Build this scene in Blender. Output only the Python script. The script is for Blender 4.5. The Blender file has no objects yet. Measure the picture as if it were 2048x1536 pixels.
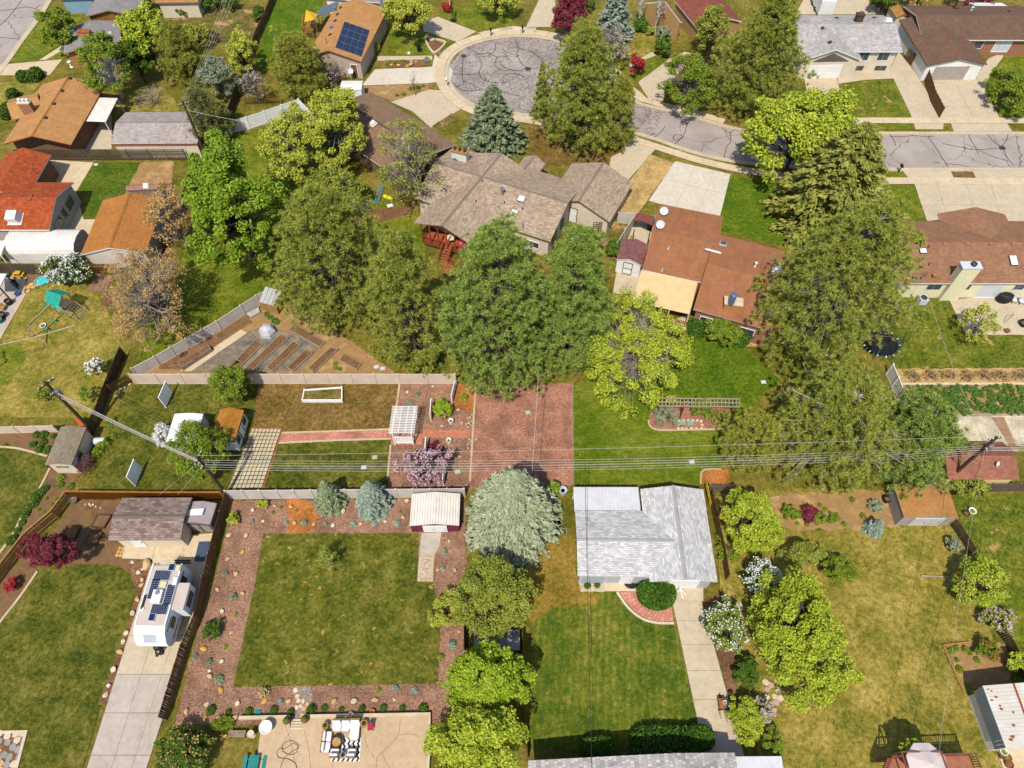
import bpy, math, random
import numpy as np
from mathutils import Vector, Matrix

# ------------------------------------------------------------------ camera, sky, sun, exposure
sc = bpy.context.scene
FPX, VPY, HC = 1420.0, 1720.0, 60.0            # focal length in photo pixels, nadir row, flying height
PITCH = math.atan2(FPX, VPY - 768.0)
SP, CP = math.sin(PITCH), math.cos(PITCH)
cd = bpy.data.cameras.new('camera'); cam = bpy.data.objects.new('camera', cd)
sc.collection.objects.link(cam); sc.camera = cam
cam.location = (0, 0, HC); cam.rotation_euler = (math.pi / 2 - PITCH, 0, 0)
cd.sensor_width = 36.0; cd.lens = FPX / 2048 * 36.0; cd.clip_end = 2000; cd.clip_start = 0.5
SUN_EL, SUN_AZ = math.radians(58), math.radians(196)      # azimuth clockwise from +Y
world = bpy.data.worlds.new('World'); sc.world = world; world.use_nodes = True
nt = world.node_tree; bg = nt.nodes['Background']
sky = nt.nodes.new('ShaderNodeTexSky'); sky.sky_type = 'NISHITA'; sky.sun_disc = False
sky.sun_elevation = SUN_EL; sky.sun_rotation = SUN_AZ
nt.links.new(sky.outputs[0], bg.inputs[0]); bg.inputs[1].default_value = 0.15
sd = bpy.data.lights.new('sun', 'SUN'); sun = bpy.data.objects.new('sun', sd); sc.collection.objects.link(sun)
sd.energy = 4.4; sd.angle = math.radians(0.5); sd.color = (1.0, 0.945, 0.86)
sun.rotation_euler = Vector((-math.sin(SUN_AZ) * math.cos(SUN_EL), -math.cos(SUN_AZ) * math.cos(SUN_EL), -math.sin(SUN_EL))).to_track_quat('-Z', 'Y').to_euler()
sun.location = (-20, -40, 90)
sc.view_settings.view_transform = 'Standard'; sc.view_settings.look = 'None'
sc.view_settings.exposure = 0.55; sc.view_settings.gamma = 1.0
sc.cycles.max_bounces = 5; sc.cycles.transparent_max_bounces = 8; sc.cycles.diffuse_bounces = 3

# ------------------------------------------------------------------ pixels to places
TILES = dict(P=(0, 0, 1), A=(0, 0, 3.84), B=(500, 0, 3.84), C=(1000, 0, 3.84), D=(1500, 0, 3.737), E=(0, 380, 3.84), F=(500, 380, 3.84),
             G=(1000, 380, 3.84), H=(1500, 380, 3.737), I=(0, 760, 3.84), J=(500, 760, 3.84), K=(1000, 760, 3.84), L=(1500, 760, 3.737),
             M=(0, 1136, 3.84), N=(500, 1136, 3.84), O=(1000, 1136, 3.84), Q=(1500, 1136, 3.737), R=(0, 290, 6.0235), S=(800, 290, 4.096),
             T=(0, 0, 6.8267), U=(400, 1380, 4.096), V=(200, 1080, 6.4), X=(0, 520, 8.533), Y=(1720, 1380, 6.244), Z=(1200, 380, 4.8))
def ray(px, py):
    u, v = px - 1024.0, py - 768.0
    return Vector((u, FPX * CP - v * SP, -FPX * SP - v * CP))
def P(px, py, z=0.0):
    d = ray(px, py); t = (z - HC) / d.z
    return Vector((d.x * t, d.y * t, z))
def proj(p):
    x, y, z = p[0], p[1], p[2] - HC
    fw = y * CP - z * SP
    return 1024 + FPX * x / fw, 768 + FPX * (-y * SP - z * CP) / fw
def depth(p): return p[1] * CP - (p[2] - HC) * SP
def pix(s):
    out, t = [], 'P'
    for k in s.split():
        if k in TILES: t = k; continue
        a, b = k.split(','); o = TILES[t]
        out.append((o[0] + float(a) / o[2], o[1] + float(b) / o[2]))
    return out
def W(s, z=0.0): return [P(a, b, z) for a, b in pix(s)]
def W1(s, z=0.0): return W(s, z)[0]

# ------------------------------------------------------------------ objects
ORG = {}
def reg(o, org): ORG[o.name] = Vector(org); return o
def tag(o, label=None, cat=None, group=None, kind=None):
    for k, v in (('label', label), ('category', cat), ('group', group), ('kind', kind)):
        if v: o[k] = v
    return o
def thing(name, label, cat, loc=(0, 0, 0), group=None):
    o = bpy.data.objects.new(name, None); sc.collection.objects.link(o); o.empty_display_size = .3
    o.location = loc; tag(o, label, cat, group); return reg(o, loc)
def link(name, me, parent=None, org=None):
    o = bpy.data.objects.new(name, me); sc.collection.objects.link(o)
    if parent is not None: o.parent = parent; reg(o, ORG[parent.name])
    else: o.location = org if org is not None else (0, 0, 0); reg(o, o.location)
    return o
def copy_tree(src, loc, rz=0.0, s=1.0, label=None, group=None, parent=None):
    c = src.copy(); sc.collection.objects.link(c)
    if parent is None:
        c.location = loc; c.rotation_euler.z = rz; c.scale = (s, s, s) if not isinstance(s, tuple) else s
        if label: c['label'] = label
        if group: c['group'] = group
    else: c.parent = parent
    for ch in src.children: copy_tree(ch, None, parent=c)
    return c
class MB:
    def __init__(s): s.v = []; s.f = []; s.m = []; s.uv = {}
    def face(s, pts, mi=0, uv=None):
        b = len(s.v); s.v += [tuple(p) for p in pts]; s.f.append(tuple(range(b, b + len(pts)))); s.m.append(mi)
        if uv: s.uv[len(s.f) - 1] = uv
        return s
    def box(s, c, d, rz=0.0, mi=0, M=None):
        c = Vector(c); R = M if M is not None else Matrix.Rotation(rz, 3, 'Z'); b = len(s.v)
        for i in (-.5, .5):
            for j in (-.5, .5):
                for k in (-.5, .5): s.v.append(tuple(c + R @ Vector((d[0] * i, d[1] * j, d[2] * k))))
        for q in ((0, 1, 3, 2), (4, 6, 7, 5), (0, 4, 5, 1), (2, 3, 7, 6), (0, 2, 6, 4), (1, 5, 7, 3)):
            s.f.append(tuple(b + i for i in q)); s.m.append(mi)
        return s
    def bar(s, a, b, w, h, mi=0):                     # a beam from a to b, w wide, h tall (centred)
        a, b = Vector(a), Vector(b); d = b - a; L = d.length
        if L < 1e-6: return s
        x = d / L; up = Vector((0, 0, 1)) if abs(x.z) < .95 else Vector((0, 1, 0))
        y = up.cross(x).normalized(); z = x.cross(y)
        return s.box((a + b) / 2, (L, w, h), M=Matrix((x, y, z)).transposed(), mi=mi)
    def tube(s, pts, r, n=6, cap=True, mi=0):
        pts = [Vector(p) for p in pts]; rs = r if isinstance(r, (list, tuple)) else [r] * len(pts); b0 = len(s.v)
        for i, p in enumerate(pts):
            d = (pts[min(i + 1, len(pts) - 1)] - pts[max(i - 1, 0)])
            d = d.normalized() if d.length > 1e-9 else Vector((0, 0, 1))
            a = d.cross(Vector((0, 0, 1)) if abs(d.z) < .9 else Vector((1, 0, 0))).normalized(); c = d.cross(a)
            for k in range(n):
                t = 2 * math.pi * k / n; s.v.append(tuple(p + (a * math.cos(t) + c * math.sin(t)) * rs[i]))
        for i in range(len(pts) - 1):
            for k in range(n):
                s.f.append((b0 + i * n + k, b0 + i * n + (k + 1) % n, b0 + (i + 1) * n + (k + 1) % n, b0 + (i + 1) * n + k)); s.m.append(mi)
        if cap:
            s.f.append(tuple(b0 + k for k in range(n))); s.m.append(mi)
            e = b0 + (len(pts) - 1) * n; s.f.append(tuple(e + n - 1 - k for k in range(n))); s.m.append(mi)
        return s
    def lathe(s, c, prof, n=14, mi=0):
        c = Vector(c); b0 = len(s.v)
        for r, z in prof:
            for k in range(n):
                t = 2 * math.pi * k / n; s.v.append((c.x + r * math.cos(t), c.y + r * math.sin(t), c.z + z))
        for i in range(len(prof) - 1):
            for k in range(n):
                s.f.append((b0 + i * n + k, b0 + i * n + (k + 1) % n, b0 + (i + 1) * n + (k + 1) % n, b0 + (i + 1) * n + k)); s.m.append(mi)
        s.f.append(tuple(b0 + n - 1 - k for k in range(n))); s.m.append(mi)
        e = b0 + (len(prof) - 1) * n; s.f.append(tuple(e + k for k in range(n))); s.m.append(mi)
        return s
    def prism(s, pts, z0, z1, mi=0, bottom=True):      # flat outline (world xy) between two heights
        pts = [Vector(p) for p in pts]
        if sum(pts[i].x * pts[(i + 1) % len(pts)].y - pts[(i + 1) % len(pts)].x * pts[i].y for i in range(len(pts))) < 0: pts.reverse()
        n = len(pts); b = len(s.v)
        s.v += [(p.x, p.y, z0) for p in pts] + [(p.x, p.y, z1) for p in pts]
        s.f.append(tuple(range(b + n, b + 2 * n))); s.m.append(mi)
        if bottom: s.f.append(tuple(range(b + n - 1, b - 1, -1))); s.m.append(mi)
        for i in range(n):
            j = (i + 1) % n; s.f.append((b + i, b + j, b + n + j, b + n + i)); s.m.append(mi)
        return s
    def slab(s, q, th, mi=0, ms=1, uv=None):           # thick quad: q is the top, th measured downwards
        q = [Vector(p) for p in q]; d = Vector((0, 0, -th)); lo = [p + d for p in q]
        s.face(q, mi, uv); s.face(list(reversed(lo)), ms)
        for i in range(len(q)):
            j = (i + 1) % len(q); s.face([q[j], q[i], lo[i], lo[j]], ms)
        return s
    def build(s, name, mats, parent=None, smooth=False, org=None):
        if parent is not None: o0 = ORG[parent.name]
        elif org is not None: o0 = Vector(org)
        else:
            a = np.array(s.v); o0 = Vector(((a[:, 0].min() + a[:, 0].max()) / 2, (a[:, 1].min() + a[:, 1].max()) / 2, a[:, 2].min()))
        me = bpy.data.meshes.new(name)
        me.from_pydata([(x - o0.x, y - o0.y, z - o0.z) for x, y, z in s.v], [], s.f)
        mats = mats if isinstance(mats, (list, tuple)) else [mats]
        for m in mats: me.materials.append(m)
        if len(mats) > 1: me.polygons.foreach_set('material_index', [min(i, len(mats) - 1) for i in s.m])
        if s.uv:
            l = me.uv_layers.new(name='UVMap').data
            for fi, uv in s.uv.items():
                for li, c in zip(me.polygons[fi].loop_indices, uv): l[li].uv = c
        if smooth: me.polygons.foreach_set('use_smooth', [True] * len(me.polygons))
        me.update()
        return link(name, me, parent, o0)
def npmesh(name, V, Fc, mats, mi=None, smooth=False):
    me = bpy.data.meshes.new(name); n, k = Fc.shape
    me.vertices.add(len(V)); me.vertices.foreach_set('co', np.ascontiguousarray(V, np.float32).ravel())
    me.loops.add(n * k); me.loops.foreach_set('vertex_index', np.ascontiguousarray(Fc, np.int32).ravel())
    me.polygons.add(n); me.polygons.foreach_set('loop_start', np.arange(0, n * k, k, dtype=np.int32))
    for m in (mats if isinstance(mats, (list, tuple)) else [mats]): me.materials.append(m)
    if mi is not None: me.polygons.foreach_set('material_index', mi.astype(np.int32))
    me.update(calc_edges=True); me.validate()
    return me

# ------------------------------------------------------------------ materials
def lin(c):
    if isinstance(c, str):
        c = [int(c[i:i + 2], 16) / 255 for i in (0, 2, 4)]; c = [x / 12.92 if x <= .04045 else ((x + .055) / 1.055) ** 2.4 for x in c]
        c = [x * .69 for x in c]                       # hex values are how sunlit surfaces read; the albedo is lower
    return (c[0], c[1], c[2], 1.0)
class NM:
    def __init__(s, name, rough=.85, spec=.25):
        s.m = bpy.data.materials.new(name); s.m.use_nodes = True; s.t = s.m.node_tree; s.b = s.t.nodes['Principled BSDF']
        s.b.inputs['Roughness'].default_value = rough; s.b.inputs['Specular IOR Level'].default_value = spec
        s._pos = None
    def n(s, typ, **kw):
        x = s.t.nodes.new(typ)
        for k, v in kw.items():
            if k.startswith('i_'): x.inputs[k[2:].replace('_', ' ')].default_value = v
            else: setattr(x, k, v)
        return x
    def l(s, a, b): s.t.links.new(a, b)
    def pos(s):
        if s._pos is None: s._pos = s.n('ShaderNodeNewGeometry').outputs['Position']
        return s._pos
    def noise(s, scale, detail=4, rough=.6, vec=None, dist=0):
        x = s.n('ShaderNodeTexNoise'); x.inputs['Scale'].default_value = scale; x.inputs['Detail'].default_value = detail
        x.inputs['Roughness'].default_value = rough; x.inputs['Distortion'].default_value = dist
        s.l(vec if vec is not None else s.pos(), x.inputs['Vector']); return x.outputs['Fac']
    def ramp(s, fac, stops):
        x = s.n('ShaderNodeValToRGB'); e = x.color_ramp.elements
        while len(e) < len(stops): e.new(.5)
        for i, (p, c) in enumerate(stops): e[i].position = p; e[i].color = lin(c)
        s.l(fac, x.inputs[0]); return x.outputs[0]
    def mix(s, fac, a, b, mode='MIX'):
        x = s.n('ShaderNodeMix', data_type='RGBA', blend_type=mode)
        for k, v in ((0, fac), (6, a), (7, b)):
            if hasattr(v, 'is_output'): s.l(v, x.inputs[k])
            else: x.inputs[k].default_value = v if k == 0 else lin(v)
        return x.outputs[2]
    def math(s, op, a, b=0.0):
        x = s.n('ShaderNodeMath', operation=op)
        for k, v in ((0, a), (1, b)):
            if hasattr(v, 'is_output'): s.l(v, x.inputs[k])
            else: x.inputs[k].default_value = v
        return x.outputs[0]
    def col(s, c): s.l(c, s.b.inputs['Base Color']); return s
    def bump(s, h, strength=.3, dist=.05):
        x = s.n('ShaderNodeBump'); x.inputs['Strength'].default_value = strength; x.inputs['Distance'].default_value = dist
        s.l(h, x.inputs['Height']); s.l(x.outputs[0], s.b.inputs['Normal']); return s
MATS = {}
def mat(name, a, b=None, scale=1.2, rough=.85, bump=.15, bs=25, metal=0.0, spec=.25, fine=.25, c=None):
    """mottled colour: a..b over a broad noise, a fine grain on top"""
    if name in MATS: return MATS[name]
    m = NM(name, rough, spec); b = b or a
    st = [(.3, a), (.7, b)] if c is None else [(.28, a), (.5, b), (.72, c)]
    col = m.ramp(m.noise(scale, 5), st)
    g = m.ramp(m.noise(bs, 3, .7), [(.25, (1 - fine,) * 3), (.75, (1 + 0 * fine,) * 3)])
    m.col(m.mix(1.0, col, g, 'MULTIPLY')); m.b.inputs['Metallic'].default_value = metal
    if bump: m.bump(m.noise(bs, 3), bump, .03)
    MATS[name] = m.m; return m.m
def grass(name, cols, scale=.35, bare=None, stripes=None, fine=.5):
    if name in MATS: return MATS[name]
    m = NM(name, .9, .1); k = len(cols) - 1
    f = m.math('ADD', m.math('MULTIPLY', m.noise(scale, 7, .68), .55), m.math('MULTIPLY', m.noise(scale * 6, 5, .72), .45))
    col = m.ramp(f, [(.38 + .22 * i / k, c) for i, c in enumerate(cols)])
    tuf = m.ramp(m.noise(3.2, 6, .8), [(.36, (1 - fine,) * 3), (.56, (1, 1, 1))])
    col = m.mix(1.0, col, tuf, 'MULTIPLY')
    col = m.mix(m.ramp(m.noise(10, 3, .7), [(.55, (0, 0, 0)), (.68, (.6, .6, .6))]), col, cols[-1])
    col = m.mix(m.ramp(m.noise(1.1, 3, .6, dist=.5), [(.58, (0, 0, 0)), (.68, (.55, .55, .55))]), col, cols[0])
    col = m.mix(1.0, col, m.ramp(m.noise(15, 2, .9), [(.3, (.62, .62, .62)), (.55, (1, 1, 1))]), 'MULTIPLY')
    if stripes:
        ang, wd, cc = stripes; x = m.n('ShaderNodeMapping'); x.inputs['Rotation'].default_value[2] = ang; m.l(m.pos(), x.inputs[0])
        wv = m.n('ShaderNodeTexWave', wave_type='BANDS', bands_direction='X'); wv.inputs['Scale'].default_value = wd; wv.inputs['Distortion'].default_value = 1.5
        wv.inputs['Detail Scale'].default_value = .6
        m.l(x.outputs[0], wv.inputs[0]); col = m.mix(m.math('MULTIPLY', wv.outputs['Fac'], .45), col, cc)
    if bare:
        cb, thr, s2 = bare; col = m.mix(m.ramp(m.noise(s2, 5, .65, dist=.4), [(thr, (0, 0, 0)), (thr + .035, (1, 1, 1))]), col, cb)
    hs = m.n('ShaderNodeHueSaturation'); hs.inputs['Saturation'].default_value = 1.04; hs.inputs['Value'].default_value = .9; m.l(col, hs.inputs['Color'])
    m.col(hs.outputs[0]); m.bump(m.math('ADD', m.noise(9, 4, .8), m.noise(30, 2)), .75, .09)
    MATS[name] = m.m; return m.m
def mulch(name, a, b, c, s=9):
    s *= 1.7
    if name in MATS: return MATS[name]
    m = NM(name, .95, .05)
    v = m.n('ShaderNodeTexVoronoi'); v.inputs['Scale'].default_value = s; v.inputs['Randomness'].default_value = 1
    nz = m.n('ShaderNodeMapping'); nz.inputs['Scale'].default_value = (1, 1.9, 1); m.l(m.pos(), nz.inputs[0]); m.l(nz.outputs[0], v.inputs['Vector'])
    sep = m.n('ShaderNodeSeparateColor'); m.l(v.outputs['Color'], sep.inputs[0])
    col = m.ramp(sep.outputs[0], [(.05, a), (.5, b), (.97, c)])
    col = m.mix(1.0, col, m.ramp(m.noise(.5, 5), [(.36, (.66, .66, .66)), (.6, (1.08, 1.08, 1.08))]), 'MULTIPLY')
    m.col(col); m.bump(m.math('ADD', v.outputs['Distance'], m.noise(20, 3)), .5, .03)
    MATS[name] = m.m; return m.m
def shingle(name, a, b, wx=.34, hy=.17, blotch=None, line=.45):
    if name in MATS: return MATS[name]
    m = NM(name, .9, .15)
    uv = m.n('ShaderNodeUVMap', uv_map='UVMap').outputs[0]
    br = m.n('ShaderNodeTexBrick', offset=.5); m.l(uv, br.inputs['Vector'])
    br.inputs['Color1'].default_value = lin(a); br.inputs['Color2'].default_value = lin(b)
    br.inputs['Mortar'].default_value = tuple(x * line for x in lin(a)[:3]) + (1,)
    for k, v in (('Scale', 1), ('Mortar Size', .014), ('Mortar Smooth', .3), ('Bias', 0), ('Brick Width', wx), ('Row Height', hy)): br.inputs[k].default_value = v
    col = br.outputs['Color']
    if blotch:
        col = m.mix(m.ramp(m.noise(blotch[1], 5, .6), [(.42, (0, 0, 0)), (.68, (.75, .75, .75))]), col, blotch[0])
    mp = m.n('ShaderNodeMapping'); mp.inputs['Scale'].default_value = (2.2, .25, 1); m.l(uv, mp.inputs[0])
    col = m.mix(1.0, col, m.ramp(m.noise(1.0, 5, .65, mp.outputs[0]), [(.35, (.9, .9, .9)), (.62, (1.04, 1.04, 1.04))]), 'MULTIPLY')
    col = m.mix(1.0, col, m.ramp(m.noise(.7, 5), [(.3, (.84, .84, .84)), (.68, (1.05, 1.05, 1.05))]), 'MULTIPLY')
    col = m.mix(1.0, col, m.ramp(m.noise(14, 3, .7), [(.3, (.78, .78, .78)), (.65, (1, 1, 1))]), 'MULTIPLY')
    m.col(col); m.bump(m.math('ADD', m.math('MULTIPLY', br.outputs['Fac'], -1.0), m.math('MULTIPLY', m.noise(30, 2), .5)), .6, .03)
    MATS[name] = m.m; return m.m
def leafm(name, a, b, c=None, trans=.3):
    if name in MATS: return MATS[name]
    m = NM(name, .65, .15); g = m.n('ShaderNodeNewGeometry')
    f = m.math('ADD', m.math('MULTIPLY', g.outputs['Random Per Island'], .5), m.math('MULTIPLY', m.noise(1.3, 3), .5))
    col = m.ramp(f, [(.15, a), (.55, b)] if c is None else [(.2, a), (.5, b), (.78, c)])
    m.col(col)
    tr = m.n('ShaderNodeBsdfTranslucent'); m.l(col, tr.inputs[0]); mx = m.n('ShaderNodeMixShader'); mx.inputs[0].default_value = trans
    m.l(m.b.outputs[0], mx.inputs[1]); m.l(tr.outputs[0], mx.inputs[2]); m.l(mx.outputs[0], m.t.nodes['Material Output'].inputs[0])
    MATS[name] = m.m; return m.m
def siding(name, a, step=.2):
    if name in MATS: return MATS[name]
    m = NM(name, .7, .3); s = m.n('ShaderNodeSeparateXYZ'); m.l(m.pos(), s.inputs[0])
    fr = m.math('FRACT', m.math('DIVIDE', s.outputs[2], step))
    col = m.mix(1.0, m.ramp(fr, [(0, tuple(x * .6 for x in lin(a)[:3])), (.14, a)]), m.ramp(m.noise(1.5, 4), [(.3, (.87, .87, .87)), (.7, (1, 1, 1))]), 'MULTIPLY')
    m.col(col); m.bump(fr, .4, .03); MATS[name] = m.m; return m.m
def brickm(name, a, b, mortar, s=1.0):
    if name in MATS: return MATS[name]
    m = NM(name, .9, .1); mp = m.n('ShaderNodeMapping'); mp.inputs['Rotation'].default_value = (math.pi / 2, 0, 0)
    sx = m.n('ShaderNodeSeparateXYZ'); m.l(m.pos(), sx.inputs[0]); cb = m.n('ShaderNodeCombineXYZ')
    m.l(m.math('ADD', sx.outputs[0], sx.outputs[1]), cb.inputs[0]); m.l(sx.outputs[2], cb.inputs[1])
    br = m.n('ShaderNodeTexBrick'); m.l(cb.outputs[0], br.inputs['Vector'])
    br.inputs['Color1'].default_value = lin(a); br.inputs['Color2'].default_value = lin(b); br.inputs['Mortar'].default_value = lin(mortar)
    for k, v in (('Scale', 1), ('Mortar Size', .012), ('Brick Width', .26 * s), ('Row Height', .09 * s)): br.inputs[k].default_value = v
    m.col(br.outputs['Color']); m.bump(br.outputs['Fac'], -.4, .02); MATS[name] = m.m; return m.m
def concrete(name, a, b, rough=.85):
    if name in MATS: return MATS[name]
    m = NM(name, rough, .2)
    col = m.ramp(m.noise(.45, 6, .65), [(.3, a), (.7, b)])
    col = m.mix(1.0, col, m.ramp(m.noise(2.2, 5, .7), [(.28, (.8, .8, .8)), (.6, (1, 1, 1))]), 'MULTIPLY')
    col = m.mix(1.0, col, m.ramp(m.noise(22, 3, .7), [(.3, (.86, .86, .86)), (.6, (1, 1, 1))]), 'MULTIPLY')
    m.col(col); m.bump(m.noise(26, 3), .15, .02); MATS[name] = m.m; return m.m
# ------------------------------------------------------------------ flat setting
LEV = {}
def levz(level):
    k = LEV.get(level, 0); LEV[level] = k + 1
    return .012 * level + .0006 * (k % 18)
def outline(pts, step, jit, rng):
    out = []
    for i in range(len(pts)):
        a, b = pts[i], pts[(i + 1) % len(pts)]; d = b - a; n = max(1, int(d.length / step)); nn = Vector((-d.y, d.x, 0))
        nn = nn.normalized() if nn.length else nn
        for k in range(n): out.append(a + d * (k / n) + (nn * rng.uniform(-jit, jit) if k else Vector()))
    return out
def smooth_line(pts, n=5, closed=False):
    out = []; m = len(pts); pts = [Vector(p) for p in pts]
    for i in range(m if closed else m - 1):
        p0, p1, p2, p3 = (pts[(i + k) % m] if closed else pts[max(0, min(m - 1, i + k))] for k in (-1, 0, 1, 2))
        for k in range(n):
            t = k / n
            out.append(.5 * ((2 * p1) + (p2 - p0) * t + (2 * p0 - 5 * p1 + 4 * p2 - p3) * t * t + (3 * p1 - p0 - 3 * p2 + p3) * t ** 3))
    if not closed: out.append(pts[-1])
    return out
def sheet(name, s, m, level=2, jit=.0, smooth=False, z=None, label=None):
    pts = W(s) if isinstance(s, str) else [Vector(p) for p in s]
    if smooth: pts = smooth_line(pts, 5, True)
    rng = random.Random(len(s) + level)
    if not jit and m.name.split('_')[0] in ('mulch', 'soil', 'dirt', 'bark', 'gravel', 'weeds', 'redgravel'): jit = .07
    if jit: pts = outline(pts, .35, jit, rng)
    zz = levz(level) if z is None else z
    b = MB(); b.face([(p.x, p.y, zz) for p in pts])
    a = sum(pts[i].x * pts[(i + 1) % len(pts)].y - pts[(i + 1) % len(pts)].x * pts[i].y for i in range(len(pts)))
    if a < 0: b.f = [tuple(reversed(b.f[0]))]
    o = b.build(name, m); tag(o, label, kind='structure'); return o
def offset_line(pts, d):
    out = []
    for i, p in enumerate(pts):
        t = (pts[min(i + 1, len(pts) - 1)] - pts[max(i - 1, 0)]); t.z = 0; t.normalize()
        out.append(p + Vector((-t.y, t.x, 0)) * d)
    return out
def strip_mb(b, pts, d0, d1, z0, z1):
    a, c = offset_line(pts, d0), offset_line(pts, d1)
    for i in range(len(pts) - 1):
        q = [a[i], a[i + 1], c[i + 1], c[i]]
        if d1 < d0: q.reverse()
        t = [Vector((p.x, p.y, z1)) for p in q]; b.face(t)
        lo = [Vector((p.x, p.y, z0)) for p in q]
        b.face([lo[0], lo[1], t[1], t[0]]); b.face([lo[2], lo[3], t[3], t[2]])
    for i in (0, len(pts) - 1):
        b.face([Vector((a[i].x, a[i].y, z0)), Vector((c[i].x, c[i].y, z0)), Vector((c[i].x, c[i].y, z1)), Vector((a[i].x, a[i].y, z1))])
    return b
def strip(name, s, d0, d1, m, z1=.1, z0=-.02, smooth=True, label=None, kind='structure', n=5):
    pts = W(s) if isinstance(s, str) else s
    if smooth: pts = smooth_line(pts, n)
    o = strip_mb(MB(), pts, d0, d1, z0, z1).build(name, m); tag(o, label, kind=kind); return o
def slab_strip(name, s, d0, d1, m, jm, seg=1.5, z=.05, gap=.018):
    """a walk made of separate concrete slabs laid end to end"""
    pts = smooth_line(W(s), 12); o = strip_mb(MB(), pts, d0, d1, -.02, z - .02).build(name, jm); tag(o, kind='structure')
    acc = 0; cur = [pts[0]]
    for i in range(1, len(pts)):
        acc += (pts[i] - pts[i - 1]).length; cur.append(pts[i])
        if acc >= seg or i == len(pts) - 1:
            if acc > .3:
                a, c = offset_line(cur, d0), offset_line(cur, d1); t = (cur[-1] - cur[0]).normalized() * gap
                a[0] = a[0] + t; c[0] = c[0] + t
                MB().prism([Vector((p.x, p.y, 0)) for p in a + c[::-1]], z - .05, z, bottom=False).build('slab', m, o)
            acc = 0; cur = [pts[i]]
    return o
def slabs(name, q, us, vs, m, jm, z=.06, gap=.02, label=None, piece='slab', jz=.0, mats=None, rowm=None, seed=1, th=.05):
    """quad q = (top-left, top-right, bottom-right, bottom-left) cut by fractions us, vs into separate slabs"""
    q = W(q) if isinstance(q, str) else q; rng = random.Random(seed)
    bl = lambda u, v: (q[0] * (1 - u) + q[1] * u) * (1 - v) + (q[3] * (1 - u) + q[2] * u) * v
    us = [i / us for i in range(us + 1)] if isinstance(us, int) else us; vs = [i / vs for i in range(vs + 1)] if isinstance(vs, int) else vs
    b = MB(); b.prism([bl(us[0], vs[0]), bl(us[-1], vs[0]), bl(us[-1], vs[-1]), bl(us[0], vs[-1])], -.05, z - .022)
    o = b.build(name, jm); tag(o, label, kind='structure')
    for i in range(len(us) - 1):
        for j in range(len(vs) - 1):
            c = [bl(us[i], vs[j]), bl(us[i + 1], vs[j]), bl(us[i + 1], vs[j + 1]), bl(us[i], vs[j + 1])]
            ctr = sum(c, Vector()) / 4
            c = [p + (ctr - p).normalized() * gap * 1.3 for p in c]
            dz = rng.uniform(-jz, jz)
            MB().prism(c, z - th, z + dz, bottom=False).build(piece, rowm[j] if rowm else (rng.choice(mats) if mats else m), o)
    return o

# ------------------------------------------------------------------ buildings
def gable(t, A, B, C, ze, rise, ridge='AB', ov=.35, roof=None, wall=None, fascia=None, z0=0.0, rf=.5, th=.15, walls=True, cap=None, ovr=None):
    A, B, C = (Vector((p.x, p.y, 0)) for p in (A, B, C)); e = (B - A).normalized(); n = Vector((-e.y, e.x, 0))
    if (C - A).dot(n) < 0: n = -n
    L, D = (B - A).length, abs((C - A).dot(n))
    r, c, Lr, Wd = (e, n, L, D) if ridge == 'AB' else (n, e, D, L)
    ovr = ov if ovr is None else ovr
    fr = dict(o=A, r=r, c=c, Lr=Lr, W=Wd, ov=ov, ovr=ovr, ze=ze, rise=rise, rf=rf, z0=z0, th=th)
    pt = lambda a, s, z: A + r * a + c * s + Vector((0, 0, z))
    sr = rf * Wd; b = MB(); zr = ze + rise
    s1, s2 = math.hypot(sr, rise), math.hypot(Wd - sr, rise)
    q1 = [pt(0, 0, ze), pt(Lr, 0, ze), pt(Lr, sr, zr), pt(0, sr, zr)]
    q2 = [pt(Lr, Wd, ze), pt(0, Wd, ze), pt(0, sr, zr), pt(Lr, sr, zr)]
    flip = r.cross(c).z < 0
    u1 = [(0, 0), (Lr, 0), (Lr, s1), (0, s1)]; u2 = [(0, 0), (Lr, 0), (Lr, s2), (0, s2)]
    if flip: q1.reverse(); q2.reverse(); u1.reverse(); u2.reverse()
    b.slab(q1, th, 0, 1, u1); b.slab(q2, th, 0, 1, u2)
    ro = b.build('roof', [roof, fascia or wall or roof], t)
    if cap:
        k = MB(); m = max(2, int(Lr / .3)); sl1, sl2 = rise / sr, rise / (Wd - sr)
        for i in range(m):
            a0, a1 = Lr * i / m, Lr * (i + 1) / m + .03; dz = .022
            for sg, sl in ((-1, sl1), (1, sl2)):
                k.face([pt(a0, sr, zr + dz + .008), pt(a1, sr, zr + dz - .004), pt(a1, sr + sg * .16, zr + dz - .16 * sl - .004), pt(a0, sr + sg * .16, zr + dz - .16 * sl + .008)])
        k.build('ridge_cap', cap, ro)
    if walls:
        hz = lambda s: (ze + rise * (s / sr if s < sr else (Wd - s) / (Wd - sr))) - th - .01
        pr = [(ov, z0), (Wd - ov, z0), (Wd - ov, hz(Wd - ov)), (sr, hz(sr)), (ov, hz(ov))]
        w = MB(); a0, a1 = ovr, Lr - ovr
        P0 = [pt(a0, s, z) for s, z in pr]; P1 = [pt(a1, s, z) for s, z in pr]
        if flip: P0.reverse(); P1.reverse()
        w.face(P0); w.face(list(reversed(P1)))
        for i in range(5): w.face([P0[(i + 1) % 5], P0[i], P1[i], P1[(i + 1) % 5]])
        w.build('wall', wall, t)
    return fr
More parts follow.
